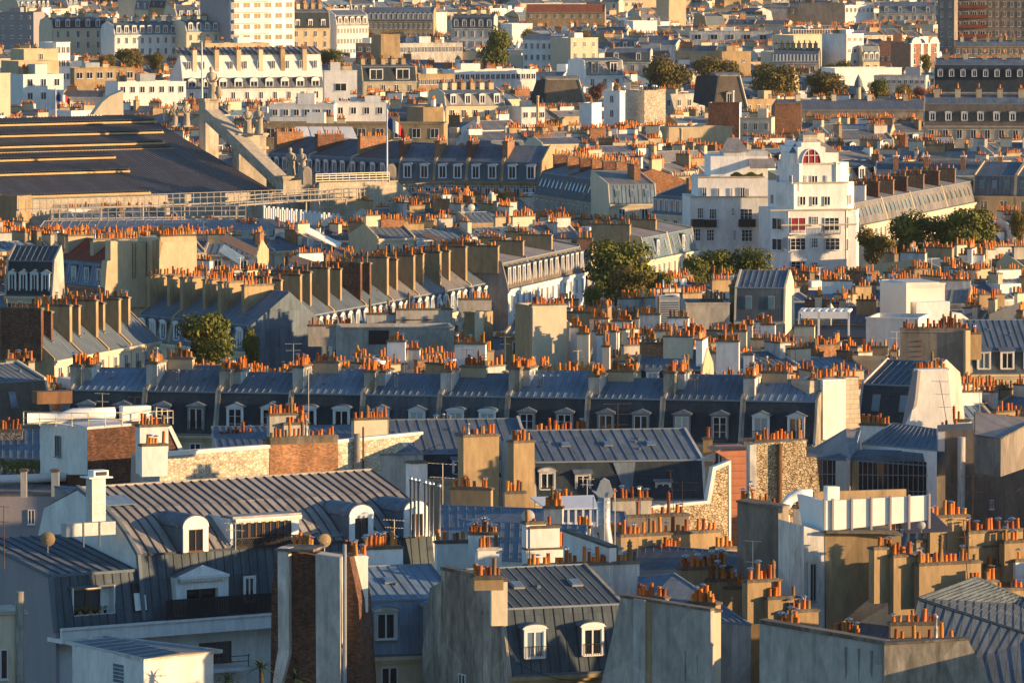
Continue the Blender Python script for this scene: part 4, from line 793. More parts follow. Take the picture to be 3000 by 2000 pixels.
# lit rubble gable, its long garden wall, clapboard wall, stone wall
fG = Fr(PY(2074, 1470, 494), 24); tgb = Th('rubble_gable', 'lit rubble stone gable with a white edge stepping down to a long low wall', 'wall', fG); tgb.box = (-10, 3, 0, 1, 22)
wallpx(tgb, fG, [(2092, 1372), (2139, 1352), (2139, 1640), (1797, 1640), (1797, 1497), (2074, 1471)], 'rubble', 0, .5); wallpx(tgb, fG, [(2089, 1368), (2141, 1347), (2141, 1358), (2098, 1378), (2082, 1474), (1797, 1502), (1797, 1491), (2072, 1466)], 'white', -.06, .62, 'coping'); wallpx(tgb, fG, [(2135, 1352), (2142, 1350), (2142, 1640), (2136, 1640)], 'white', -.05, .6, 'coping')
fO = Fr(PY(2140, 1500, 502), 8); tcb = Th('clapboard_wall', 'orange boarded wall beside the rubble gable', 'wall', fO); wallpx(tcb, fO, [(2095, 1322), (2115, 1315), (2198, 1313), (2198, 1640), (2140, 1640), (2140, 1350)], 'clap', 0, 4); wallpx(tcb, fO, [(2043, 1348), (2096, 1325), (2096, 1352)], 'white', 2.0, .3, 'gable_edge')
fS = Fr(PY(2198, 1500, 498), 14); tst = Th('stone_chimney_wall', 'lit rubble chimney wall with a dark drainpipe and pots on top', 'wall', fS); tst.box = (0, 5, 0, 4, 23)
wallpx(tst, fS, [(2212, 1300), (2362, 1288), (2362, 1340), (2392, 1340), (2403, 1450), (2403, 1560), (2212, 1560)], 'rubble', 0, .8); wallpx(tst, fS, [(2197, 1303), (2216, 1300), (2216, 1560), (2197, 1560)], 'whitedirty', -.1, 1, 'quoin'); b = MB(); q = fS.f(2284, 1300, -.2); b.tube([(q[0], -.2, 8), (q[0], -.2, q[1])], .22, 'wood', 8); b.build('drainpipe', tst.o)
stk(2212, 2365, 1290, 1300, 14, 'stone', s=37.9, a=14, th=tst, t=.9, ext=.3, cowl=.08); stk(2180, 2225, 1285, 1305, 0, 'concrete', s=37.3, th=tst)
# --- centre left lit wall (rubble, brick, rubble)
fX = frl(468, 1420, 792, 1405, 19.4); fX = Fr(PY(468, 1420, 515), 32); tx = Th('long_stone_wall', 'long sunlit rubble wall with a white coping and a brick panel under pots', 'wall', fX); tx.box = (0, 30, 0, 3, 24)
wallpx(tx, fX, [(468, 1330), (792, 1306), (792, 1470), (468, 1470)], 'rubblewhite', 0, .6); wallpx(tx, fX, [(466, 1325), (792, 1302), (792, 1312), (466, 1338)], 'white', -.06, .7, 'coping'); wallpx(tx, fX, [(792, 1293), (990, 1282), (992, 1450), (790, 1450)], 'brick', -.05, 1.2, 'brick_panel', cap=1)
wallpx(tx, fX, [(990, 1290), (1240, 1264), (1225, 1285), (1130, 1345), (1120, 1420), (990, 1440)], 'rubblewhite', 0, .5); wallpx(tx, fX, [(990, 1288), (1240, 1264), (1240, 1272), (990, 1298)], 'white', -.06, .7, 'coping')
wallpx(tx, Fr(fX.o, -50), [(385, 1328), (414, 1323), (468, 1336), (468, 1470), (380, 1470)], 'grey', 0, .5, 'end_wall'); stk(792, 985, 1283, 1296, 17, 'coping', s=37.2, a=30, th=tx, ext=.2, rows=1, cowl=.03)
b = MB(); q = fX.f(1046, 1270, -.3); b.tube([(q[0], -.3, 12), (q[0], -.3, q[1])], .27, 'concrete', 8); q = fX.f(1064, 1250, -.4); b.bar((q[0], -.4, 14), (q[0], -.4, q[1]), .12, 'rust'); b.build('flue_pipe', tx.o)
prism('house_behind_wall', 'zinc roof just behind the brick panel with white topped stacks', 'house', [(640, 1340, 20.2), (1240, 1330, 20.4), (1130, 1245, 21.6), (620, 1250, 21.4)], 'zinc', 'grey', 'seam')
HB = THINGS[-1]; chs([(832, 905, 1240, 1300, 9, 'whitedirty'), (1038, 1138, 1226, 1262, 12, 'cream'), (790, 895, 1213, 1240, 13, 'grey')], th=HB, s=35.6, a=22, rows=1, cowl=.25); stk(1238, 1378, 1256, 1290, 22, 'stone', s=35.2, th=HB, a=22, rows=2, cowl=.35); stk(645, 745, 1288, 1310, 14, 'white', s=35.4, th=HB, a=22, rows=2, dark=True)
# --- white building with roof railing and ducts
fV = Fr(PY(258, 1380, 520), 22); tv = Th('white_flat_building', 'white building with railed flat roof and fat silver ducts, brick right wall', 'building', fV); tv.box = (-8, 6, 0, 8, 24)
wallpx(tv, Fr(fV.o, -50), [(118, 1236), (180, 1242), (257, 1254), (257, 1390), (118, 1390)], 'white', 0, .5, 'wall'); wallpx(tv, fV, [(257, 1254), (375, 1244), (500, 1244), (535, 1325), (535, 1480), (257, 1480)], 'brickdark', 0, 5.5, 'brick_wall'); wallpx(tv, fV, [(492, 1250), (502, 1246), (540, 1322), (528, 1326)], 'white', -.1, .4, 'sloping_coping')
wallpx(tv, fV, [(255, 1250), (385, 1240), (385, 1247), (255, 1258)], 'white', -.1, 6, 'roof'); winpx(tv, Fr(fV.o, -50), 163, 1276, 176, 1336, 'two', 'framegrey', -.1)
stk(410, 492, 1246, 1335, 7, 'white', s=36.8, a=20, th=tv, t=1.2); stk(416, 490, 1302, 1340, 7, 'white', s=37.6, a=20, th=tv, t=.7)
b = MB(); zr0 = fV.f(257, 1254)[1]
pts = [(-4.2, 3.8), (0, -.1), (7.2, -.1), (7.2, 4)]
for i in range(3):
    p, q = Vector((*pts[i], zr0 + .1)), Vector((*pts[i + 1], zr0 + .1)); n = int((q - p).length / 1.2)
    for k in range(n + 1): c = p.lerp(q, k / n); b.bar(c, c + Vector((0, 0, 1.1)), .07, 'rail')
    for z in (.55, 1.1): b.bar(p + Vector((0, 0, z)), q + Vector((0, 0, z)), .05, 'rail')
b.build('railing', tv.o); b = MB(); b.tube([(-3.5, 5, zr0 + .5), (-1, 4.2, zr0 + .5), (0, 3.8, zr0 + .9), (1.5, 3.6, zr0 + .9), (3.4, 3.4, zr0 + .9)], .45, 'sheet', 12); b.box(4, 6.4, 3, 4, zr0 + .2, zr0 + 1.4, 'sheet'); b.box(-2.5, .5, 5.5, 7, zr0 + 1.6, zr0 + 2.6, 'wood'); b.build('duct', tv.o)
# dark plant terrace
tt = prism('roof_terrace', 'shadowy roof terrace crowded with potted plants and chairs, left edge', 'terrace', [(-60, 1400, 18.6), (262, 1398, 18.6), (262, 1360, 18.6), (-60, 1350, 18.6)], 'darkgrey', 'iron', None); rr = random.Random(4)
for i in range(12):
    w_ = PZ(12 + i * 20, 1396 + rr.uniform(-2, 2), 18.6); tp2 = Th('potted_plant', 'potted plant in the row on the dark roof terrace at the left', 'plant', Fr(w_, 0), 'potted plants on the dark terrace', z=18.6); q = MB(); q.lathe(0, 0, [(.15, 0), (.22, .3), (.23, .33)], 'potdark', 8); q.build('pot', tp2.o); q = MB()
    for j in range(120): a = rr.uniform(0, 6.28); l = rr.uniform(.02, .4); c = Vector((l * cos(a), l * sin(a), .3 + rr.uniform(0, .9))); q.poly([c, c + Vector((.12, .03, .05)), c + Vector((.03, .1, .14))], 'leaf')
    q.build('foliage', tp2.o)
prism('', '', '', [(-60, 1340, 19.3), (118, 1345, 19.3), (118, 1260, 20.6), (-60, 1255, 20.6)], 'zinc', 'rubblegrey', 'seam', th=tt)
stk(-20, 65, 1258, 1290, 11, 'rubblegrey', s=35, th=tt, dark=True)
# white roof frames, steel chimney and neighbours centre
fk = fry(1560, 1500, 470, 4); tk = Th('white_pergola_roof', 'white framed glass canopy in sun behind the round topped flue', 'canopy', fk); b = MB(); pl = [fk.f(1562, 1478), fk.f(1750, 1472), fk.f(1750, 1488), fk.f(1600, 1492)]
b.extr([(pl[3][0], -.5, pl[3][1]), (pl[2][0], -.5, pl[2][1]), (pl[1][0], 3, pl[1][1] + .2), (pl[0][0], 3, pl[0][1] + .2)], (0, 0, .1), 'sheet'); b.build('canopy', tk.o); b = MB()
for i in range(8): x = pl[3][0] + (pl[2][0] - pl[3][0]) * i / 7; b.box(x - .08, x + .08, -.5, -.35, pl[3][1] - 1.4, pl[3][1], 'frame')
b.box(pl[3][0], pl[2][0], -.45, -.3, pl[3][1] - 1.5, pl[3][1] - .9, 'white'); b.box(pl[3][0], pl[2][0], -.3, 3, 6, pl[3][1] - 1.3, 'white'); b.build('frame', tk.o); tk.box = (0, 5, 0, 3, 20)
fu = fry(1770, 1550, 440, 0); tu = Th('steel_flue', 'tall ribbed steel flue with a hooded metal head, centre right', 'flue', fu, z=fu.f(1770, 1560)[1] - 1); z0 = tu.z; top = fu.f(1770, 1455)[1] - z0
b = MB(); b.tube([(.3, 0, -.5), (.1, 0, .8), (0, 0, 1.6), (0, 0, top)], .43, 'galv', 14); [b.lathe(0, 0, [(.46, 1.6 + k * .5), (.46, 1.66 + k * .5)], 'metal', 14) for k in range(4)]; b.build('shaft', tu.o)
b = MB(); b.xz([(-.5, top), (.55, top), (.62, top + .3), (.35, top + 1.1), (0, top + 1.3), (-.25, top + 1.1), (-.55, top + .3)], -.3, .3, 'galv'); b.xz([(.2, top - .1), (.9, top + .45), (.3, top + .35)], -.35, .35, 'galv'); b.xz([(-.2, top - .1), (-.85, top + .45), (-.3, top + .35)], -.35, .35, 'galv'); b.build('cowl', tu.o)
b = MB(); [b.bar((x, y, -.6), (x, y, top), .06, 'frame') for x, y in ((-.75, .2), (0.02, -.5), (.75, .2))]; b.build('stay', tu.o)
bm_ = prism('central_roofs', 'mixed zinc roof in front of the rubble wall with pots on thin ledges', 'house', [(1290, 1640, 18.6), (1860, 1640, 18.6), (1830, 1500, 20.6), (1290, 1480, 20.4)], 'zinc', 'grey', 'seam')
chs([(1593, 1647, 1483, 1510, 9, 'whitedirty'), (1688, 1728, 1540, 1560, 5, 'whitedirty'), (1752, 1830, 1560, 1600, 10, 'tan')], th=bm_, s=41, a=-10); chs([(1826, 2020, 1510, 1560, 10, 'darkgrey'), (1795, 1910, 1462, 1500, 10, 'grey'), (1810, 1830, 1500, 1530, 2, 'grey')], th=bm_, s=40, a=18, dark=True, cowl=.5); chs([(1610, 1680, 1458, 1475, 5, 'grey')], th=bm_, s=38.8); dish(1547, 1512, 20, 41, 'large cream satellite dish facing away beside the white block'); 
prism('', '', '', [(1290, 1600, 19.0), (1500, 1650, 18.6), (1560, 1560, 19.8), (1290, 1510, 20)], 'zinclight', 'white', 'seam', th=bm_)
# steel flues at the right end of the big zinc roof
fq = fry(1250, 1500, 462, 20); tfq = Th('flue_cluster', 'cluster of thin bright steel flues at the end of the sun-tinted zinc roof', 'flue', fq, z=fq.f(1250, 1530)[1])
for i in range(7): b = MB(); x = -1.2 + i * .36; b.lathe(x, .2 * (i % 3), [(.09, -1), (.09, 3.0 - .1 * i), (.15, 3.05 - .1 * i), (.15, 3.3 - .1 * i), (.03, 3.4 - .1 * i)], 'metal', 8); b.build('flue', tfq.o)
# aerials and dishes in the near part
for i, a in enumerate([(904, 1250, 1080, 34, 1, 'long thin yellow mast rising in front of the dark zinc mansards', 0, .8), (1810, 1290, 1180, 34, 3, 'rusty aerial with three crossbars on the zinc ridge, centre right', 0, 2.6), (1297, 1500, 1355, 38, 2, 'leaning white aerial in front of the tall tan chimney', 0, 2.4), (1975, 1480, 1375, 40, 1, 'bent aerial mast before the dark slate front', -.3, .5), (1999, 1490, 1410, 40, 2, 'spidery aerial before the right end of the slate front', 0, 2.2),
     (2205, 1800, 1580, 45, 3, 'tall pale aerial mast among cowled pots', 0, 1.2), (2850, 1560, 1390, 40, 2, 'rust red aerial in front of the huge grey wall', 0, 1.8), (2837, 1700, 1520, 45.8, 2, 'slim dark aerial mast right of the solar panel', -.4, .9), (395, 1250, 1160, 35, 2, 'aerial above the white railed roof', 0, 1.0), (1137, 1400, 1225, 36, 2, 'rusty mast at the end of the stone wall', 0, 1.8), (12, 1640, 1480, 44, 3, 'lattice mast at the left edge above the wing', 0, .8)]):
    antenna(a[0], a[1], a[2], a[3], a[4], a[5], a[6], a[7], 'rail' if i in (0, 2, 5) else 'rust')
dish(952, 1582, 20, 43, 'big brown satellite dish behind the peeling chimney wall', 'tan', 25); dish(140, 1578, 22, 43.5, 'beige dish on the roof of the wing', 'tan'); dish(1100, 1065, 18, 31, 'dark dish above the slate row')
# palms at the bottom
for i, (px, py, sc_) in enumerate(((668, 1990, 1.0), (765, 1955, 1.2), (868, 1990, 1.3))):
    w_ = PY(px, py, 402); tp3 = Th('palm_tree', ['small palm left of the drain corner, bottom edge', 'taller palm in front of the white balcony wall', 'palm half hidden at the foot of the brick wall'][i], 'palm', Fr(w_, i * 40), 'palms at the bottom edge'); q = MB(); q.tube([(0, 0, 0), (.1, 0, w_.z * .5), (0, 0, w_.z)], .14, 'bark', 8); q.build('trunk', tp3.o); q = MB(); rr = random.Random(i + 9)
    for k in range(26):
        a = k * 2.4; el = rr.uniform(-.3, 1.2); L_ = 1.0 * sc_; P0 = Vector((0, 0, w_.z)); pv = P0
        for s_ in range(5): u = (s_ + 1) / 5; pn = P0 + Vector((cos(a) * L_ * u * cos(el * (1 - u * .5)), sin(a) * L_ * u * cos(el), L_ * u * sin(el) - .45 * u * u * L_)); sd_ = Vector((-sin(a), cos(a), 0)) * .12 * (1 - u * .6); q.poly([pv - sd_, pn - sd_ * .7, pn + sd_ * .7, pv + sd_], 'palm'); pv = pn
    q.build('crown', tp3.o)

# stains with a shape of their own, cables
def stain(th, fr, polys, m='runoff', y=-.012):
    for p in polys: wallpx(th, fr, p, m, y, .01, 'stain')
stain(t4, fR2, [[(2474, 1893), (2482, 1894), (2481, 1975), (2476, 1990)], [(2512, 1898), (2521, 1899), (2518, 1960), (2515, 1995)], [(2549, 1904), (2558, 1905), (2555, 1990), (2550, 1970)]])
stain(tP, fw, [[(1296, 1700), (1330, 1712), (1360, 1745), (1385, 1775), (1420, 1788), (1450, 1778), (1448, 1790), (1420, 1802), (1382, 1790), (1352, 1758), (1326, 1724), (1296, 1712)], [(1410, 1765), (1416, 1765), (1415, 1990), (1411, 1990)]])
stain(t1, fR, [[(2005, 1905), (2010, 1905), (2009, 1990), (2006, 2010)], [(2040, 1920), (2044, 1920), (2043, 1990)]])
for i, (x0, y0, x1, y1, s_) in enumerate([(1516, 1942, 1765, 1987, 47), (2740, 1520, 2990, 1430, 40), (1040, 1345, 1290, 1300, 36), (700, 1250, 905, 1180, 34)]):
    p, q = PY(x0, y0, F / s_), PY(x1, y1, F / s_); tt = Th('cable', ['black cable sagging below the arched dormers', 'wire crossing the huge grey wall', 'wire above the rubble wall', 'guy wire of the yellow mast'][i], 'cable', Fr(p, 0), z=p.z); d = q - p; b = MB(); b.tube([tuple(d * u - Vector((0, 0, .5 * 4 * u * (1 - u)))) for u in [k / 8 for k in range(9)]], .022, 'iron', 5); b.build('wire', tt.o)

# houses standing just beyond the right edge; they shade the lower right of the view
for i in range(9):
    Y_ = 380 + i * 23; fo = Fr(((3190 - 1500) / F * Y_, Y_, 0), 8 + 3 * (i % 3)); house(fo, 0, 9 + i % 3, 16.9 + .5 * (i % 3), ORD[i] + ' zinc roofed house in the row just beyond the right edge', m=(2.6, .9), t=(1.6, 5), nd=2, wall='beige', name='outside_house', fl=0)

def hatch(th, px, py, z, w=.7, h=1.0, m='glassblue'):
    x, y = th.fr.t(px, py, z)[:2]; b = MB(); b.extr([(x, y, z - th.z), (x + w, y, z - th.z), (x + w, y + h, z + h * .3 - th.z), (x, y + h, z + h * .3 - th.z)], (0, -.03, .1), 'framegrey'); b.extr([(x + .08, y + .04, z + .1 - th.z), (x + w - .08, y + .04, z + .1 - th.z), (x + w - .08, y + h - .1, z + h * .27 + .1 - th.z), (x + .08, y + h - .1, z + h * .27 + .1 - th.z)], (0, 0, .02), m); b.build('skylight', th.o)
def ladder(th, x, y, z0, z1):
    b = MB(); [b.bar((x + d, y, z0), (x + d, y, z1), .035, 'rust') for d in (0, .4)]; [b.bar((x, y, z0 + k * .3), (x + .4, y, z0 + k * .3), .025, 'rust') for k in range(int((z1 - z0) / .3))]; b.build('wall_ladder', th.o)
for h, us in ((tc, (3, 6.5, 10)), (tG, (2, 6)), (tZ, (2.5,)), (tcl, (2.5, 7))):
    for u in us: yy = h.mr + h.run * .45; zz = h.z1 + h.rise * .45; b = MB(); b.extr([(u, yy, zz + .05), (u + .75, yy, zz + .05), (u + .75, yy + 1, zz + .05 + h.rise / h.run), (u, yy + 1, zz + .05 + h.rise / h.run)], (0, 0, .1), 'framegrey'); b.extr([(u + .08, yy + .08, zz + .2), (u + .67, yy + .08, zz + .2), (u + .67, yy + .9, zz + .18 + .85 * h.rise / h.run), (u + .08, yy + .9, zz + .18 + .85 * h.rise / h.run)], (0, 0, .02), 'glassblue'); b.build('skylight', h.o)
for i, h in enumerate(ROWM):
    b = MB(); b.bar((.25, -.15, 13), (.25, -.15, h.zE), .09, 'galv'); b.build('drainpipe', h.o)
    if i in (1, 4, 6, 8): b = MB(); [b.lathe(h.L * u, h.mr + 2, [(.07, h.z1 + .3), (.07, h.z1 + 1.5 + .2 * k), (.13, h.z1 + 1.55 + .2 * k), (.02, h.z1 + 1.7 + .2 * k)], 'galv', 7) for k, u in enumerate((.35, .38))]; b.build('flue', h.o)
    if i in (2, 3, 7): 
        b = MB(); rr = random.Random(i); u = h.L * .25
        for k in range(90): c = Vector((u + rr.uniform(-.5, .5), -.05 + rr.uniform(-.15, .1), h.zE + .25 + rr.uniform(0, .45))); b.poly([c, c + Vector((.12, 0, .05)), c + Vector((.04, .05, .12))], 'leaf' if rr.random() < .8 else 'red')
        b.box(u - .55, u + .55, -.22, 0, h.zE + .12, h.zE + .3, 'wood'); b.build('flower_box', h.o)
ladder(tcl, 9.0, 0.0, 15, 21)
for i, (px, pb, pt, s_) in enumerate([(300, 1235, 1150, 33.5), (560, 1240, 1165, 33.5), (1545, 1150, 1060, 32), (2330, 1060, 985, 30.5), (1720, 1460, 1400, 39), (2390, 1680, 1590, 43.5), (2610, 1545, 1470, 43), (1155, 1600, 1520, 43), (690, 1600, 1530, 43), (1480, 1060, 985, 30.5), (860, 1075, 1005, 31), (2870, 1250, 1150, 35)]):
    antenna(px, pb, pt, s_, 2, ['small aerial over the white railed building', 'aerial between the second and third slate houses', 'aerial over the middle of the slate row', 'aerial near the right end of the slate row', 'small aerial before the zinc cheek of the slate front', 'aerial left of the fat white pipe base', 'aerial over the white panel enclosure', 'aerial beside the pale zinc house chimney', 'aerial behind the balcony railing', 'aerial behind the centre of the slate row', 'aerial behind the yellow mast', 'aerial over the huge grey wall'][i], 0, rnd.uniform(.9, 1.8), rnd.choice(['rust', 'rail', 'galv']))
# ================================================================ MIDDLE DISTANCE
def hs(x0, x1, ye, s, a, label, mh=0, rise=1.6, run=5, nd=0, near=False, kp=None, **k):
    """house seen between columns x0 and x1 with its eave at row ye and scale s"""
    fr = fry(x0, ye, F / s, a); L = abs(fr.f(x1, ye)[0]); z = fr.f(x0, ye)[1]; mr = k.pop('mr', .9)
    k.setdefault('man', 'slate'); k.setdefault('pw', .15); k.setdefault('fl', 1)
    h = house(fr, 0, L, z, label, m=(mh, mr) if mh else None, t=(rise, run), nd=nd, near=near, **k)
    keep(x0, x1, ye - (mh + rise) * s * 1.05, kp or ye + 3 * s * .5, F / s); return h
def blk(x0, x1, yt, yb, s, a, label, wall='cream', D=12, rows=1, cols=4, ww=1.1, wh=1.5, kind='far', top='gravel', side=None, y1st=1.0, fh=3.0, name='building', cat='building', par=.5, th=None, fm='frame', band=None, near=False, glass=None):
    """flat roofed block: front face between x0 and x1, parapet at row yt, visible down to yb"""
    fr = fry(x0, yt, F / s, a); L = abs(fr.f(x1, yt)[0]); z = fr.f(x0, yt)[1]; t = th or Th(name, label, cat, fr)
    q = t.fr.loc(fr.wld(0, 0, 0)) if th else (0, 0, 0); b = MB(); da = R(fr.a - t.fr.a)
    b.box(0, L, 0, .3, 0, z, wall); b.box(0, .3, .3, D, 0, z, side or wall); b.box(L - .3, L, .3, D, 0, z, side or wall); b.box(.3, L - .3, D - .3, D, 0, z, wall)
    o = put('wall', b.mesh('wall'), t.o, (q[0], q[1], 0), da); b = MB(); b.box(.3, L - .3, .3, D - .3, z - par - .1, z - par, top); b.box(-.08, L + .08, -.1, .35, z - .12, z + .05, band or wall); o = put('roof', b.mesh('roof'), t.o, (q[0], q[1], 0), da)
    for r in range(rows):
        for c in range(cols):
            x = (c + .5) / cols * L; zz = z - y1st - wh - r * fh; w_ = fr.wld(x, -.055, zz); p = t.fr.loc(w_); me, pn = winmesh(ww, wh, kind, fm); o = put('window', me, t.o, (p[0], p[1], zz), da)
            if pn: put('pane', pn, o)
    if not th:
        t.box = (0, L, 0, D, z); t.zr = z; t.L = L; t.D = D; t.zE = z; keep(x0, x1, yt, yb, F / s)
        if rows and near is False and s < 16:
            r = random.Random(int(x0)); u = r.uniform(.1, .6) * L; b = MB(); b.box(u, u + min(L * .3, 3.5), D * .3, D * .6, z - .3, z + r.uniform(1, 2.2), r.choice([wall, 'white', 'galv'])); b.build('roof_hut', t.o)
            for k in range(max(2, int(L / 6))): u = r.uniform(.3, L - 2.6); chimney(t, u, u + r.uniform(1, 2.4), D * .65, D * .65 + .7, z - .5, z + r.uniform(.7, 1.6), r.choice(['cream', 'white', 'beige', 'tan']), r.randint(3, 7), False)
    return t
NM = dict(near=False)
def slabs(hh, m='tan', w=(1.0, 4.6), up=.9, n=7, both=True, near=True, ms=None, lo=0):
    for i, h in enumerate(hh):
        mm = ms[i % len(ms)] if ms else m
        chimney(h, -.35, .35, w[0], w[1] + rnd.uniform(-.6, .6), h.zE, h.zr + up + rnd.uniform(-.3, .3), mm, n, near, 1, cowl=.05)
        if both: chimney(h, h.L * .5 - .3, h.L * .5 + .3, w[0] + .5, w[1], h.zE + .5, h.zr + up * .8 + rnd.uniform(-.3, .3), mm, n, near, 1, cowl=.05)
# streets seen end-on with slab chimneys
G2 = rowh(159, 1056, 466, 998, 18, 4, '# steep zinc house in the slab chimney row at the left', m=None, t=(4.3, 4.8), roof='zinc', wall='cream', side='tan', nd=0, sk=1, fl=1, D=11, seam='seam', group=None)
slabs(G2, 'tan', (1.3, 6.2), .9, 8, ms=['brickdark', 'tan', 'tan', 'tan'])

G3 = rowh(395, 996, 720, 1029, 15.7, 3, '# arched dormered zinc house behind the left tree, counted from left', m=(2.8, .7), t=(3.5, 5.2), roof='zinc', man='lead', wall='cream', side='tan', nd=3, dk='arch', dw=(.9, 1.7), sk=2, near=True, alt=[{}, {}, dict(side='zinc', pw=.02)])
slabs(G3, 'tan', (1.8, 6.2), 1.0, 8)
G4 = rowh(823, 1012, 1477, 884, 15.4, 8, '# zinc house from the near end of the central slab chimney street', m=(2.6, .6), t=(4.0, 5.2), roof='zinc', man='lead', wall='cream', side='tan', nd=4, dk='arch', dw=(.8, 1.5), sk=2, near=True, alt=[{}, {}, {'roof': 'zinc'}, {}, {'roof': 'zincsuntint'}, {'roof': 'zincsuntint'}, {'roof': 'zincsuntint'}, {}])
slabs(G4, 'tan', (1.2, 6.0), .9, 7, ms=['tan', 'tan', 'tan', 'brickdark', 'tan'])
G5 = rowh(1488, 848, 1716, 795, 17.3, 3, '# tall windowed mansard house left of the big tree, counted from left', m=(3.2, .8), t=(1.3, 7.5), roof='zincsuntint', man='slatebrown', wall='white', side='zincsuntint', nd=5, dk='flat', dw=(1.0, 2.2), dz=.3, fl=1, near=False, D=15, ws=(.9, 1.8))
for i, h in enumerate(G5): chimney(h, -.3, .4, 1.2, 5.5, h.zE + 2, h.zr + .9, 'tan', 8, False); chimney(h, h.L * .5, h.L * .5 + .6, 6, 9, h.zE + 2, h.zr + .9, 'tan', 8, False)

G6 = rowh(1893, 763, 2042, 732, 17.3, 2, '# pale zinc skylight house right of the big tree, counted from left', m=(2.9, .7), t=(1.0, 5.5), roof='zincsuntint', man='zinclight', manseam='zinc', wall='cream', side='beige', nd=1, dk='flat', dw=(.8, 1.8), sk=4, fl=1, near=False, D=10, ws=(.9, 1.8))
for i, h in enumerate(G6): chimney(h, -.3, .4, 2.2, 7.5, h.zE + 2, h.zr + .9, 'tan', 12, False)

# red roofed apartment block and the two tall lit party walls
fA = frl(156, 828, 308, 844, 20); ta = house(fA, 0, fA.L, 20, 'pale zinc fronted apartment house with a red tiled roof and brick floors below', m=(2.8, .6), t=(2.4, 3.4), roof='tile', seam=None, man='zinclight', manseam='zinc', wall='brickpink', side='cream', nd=4, dk='flat', dw=(.75, 1.6), fl=2, wn=4, D=6.5, name='apartment_house', pw=.1)
keep(156, 430, 700, 890, 760); chimney(ta, .2, 1.0, 1.5, 6.2, 21, 25.6, 'beige', 9, True); chimney(ta, fA.L * .5, fA.L * .5 + .8, 1.5, 6.2, 21, 25.4, 'beige', 9, True)
fB_ = Fr(fA.wld(fA.L, 0, 0), 30); wallpx(ta, fB_, [(324, 706), (427, 706), (427, 900), (308, 900), (308, 844), (314, 765), (324, 763)], 'beige', -.3, 1.4, 'gable_wall'); stk(320, 425, 702, 712, 12, 'beige', s=24.8, a=30, th=ta, t=.9, ext=.3, cowl=.02)
b = MB(); q0 = fB_.f(388, 712, -.4); q1 = fB_.f(388, 815, -.4)
for dx in (0, .42): b.bar((q0[0] + dx, -.42, q0[1]), (q0[0] + dx, -.42, q1[1]), .05, 'rust')
for k in range(14): z = q1[1] + (q0[1] - q1[1]) * k / 14; b.bar((q0[0], -.42, z), (q0[0] + .42, -.42, z), .035, 'rust')
o = b.build('wall_ladder', ta.o); q = ta.fr.loc(fB_.wld(0, 0, 0)); o.location = (q[0], q[1], 0); o.rotation_euler = (0, 0, R(fB_.a - ta.fr.a))
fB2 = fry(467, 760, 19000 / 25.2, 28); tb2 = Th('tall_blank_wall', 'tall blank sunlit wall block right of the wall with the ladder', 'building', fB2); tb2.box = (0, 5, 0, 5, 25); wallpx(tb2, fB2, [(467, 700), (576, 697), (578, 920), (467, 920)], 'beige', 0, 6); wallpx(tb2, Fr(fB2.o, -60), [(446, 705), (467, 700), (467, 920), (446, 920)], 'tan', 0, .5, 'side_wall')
stk(470, 572, 690, 702, 14, 'beige', s=25.2, a=28, th=tb2, t=.9, ext=.3, cowl=.02); keep(440, 578, 690, 830, 754)
hs(13, 153, 866, 25.4, -15, 'dark slate house with four tall narrow dormers at the left edge', 4.0, 1.6, 2.5, 4, True, man='slate', roof='zincdark', dk='ped', dw=(.7, 2.2), dz=.3, fl=1, wn=4, ws=(1, 1.8), wall='cream', side='grey', kp=910, D=4.5)
# white machine house, cooling rack, dark gable, white base
t = blk(2637, 2768, 832, 932, 26.6, 14, 'big pale boxy machine house with sloping shoulders on a white roof block', 'panel', 7, 0, 1, name='machine_house', top='panel', par=.0); f = t.fr
wallpx(t, Fr(f.o, -68), [(2578, 828), (2655, 829), (2655, 931), (2578, 926)], 'panel', 0, .5, 'side_wall'); wallpx(t, f, [(2657, 828), (2752, 826), (2766, 842), (2655, 846)], 'panel', -.05, 6.5, 'roof_edge'); wallpx(t, f, [(2685, 886), (2783, 883), (2783, 990), (2685, 990)], 'white', -1.6, 3, 'front_block'); wallpx(t, f, [(2783, 918), (2815, 917), (2838, 934), (2838, 955), (2783, 955)], 'panel', -.6, 3, 'duct_box')
t2_ = blk(2537, 2690, 930, 990, 27.2, -12, 'white rendered roof block carrying the pale machine house', 'white', 8, 0, 1); keep(2337, 2500, 900, 960, 700)
fr_ = fry(2338, 955, 19000 / 27.4, -6); tk2 = Th('cooling_rack', 'white steel rack of round fans on the roof left of the machine house', 'cooling unit', fr_); b = MB(); W = fr_.f(2489, 955)[0]; z1, z0 = fr_.f(2338, 908)[1], fr_.f(2338, 955)[1]
b.box(0, W, 0, .3, z1 - .9, z1 - .2, 'sheet'); b.box(0, W, .3, 5, z1 - .3, z1 - .2, 'sheet'); [b.box(x, x + .2, 0, .2, z0 - 1, z1 - .2, 'sheet') for x in (0, W * .38, W - .2)]; b.build('frame', tk2.o)
for i in range(14): b = MB(); b.lathe(.5 + (i % 7) * W / 7, 1.2 + 2 * (i // 7), [(.42, z1 - .2), (.42, z1), (.3, z1 + .03), (.28, z1 - .1)], 'sheet', 12); b.build('fan', tk2.o)
tk2.box = (0, W, 0, 5, z1); prism('plant_roof', 'dark flat roof full of machinery under the cooling rack', 'building', [(2230, 990, 17.5), (2560, 990, 17.5), (2560, 955, 18), (2230, 955, 18)], 'iron', 'darkgrey', None)
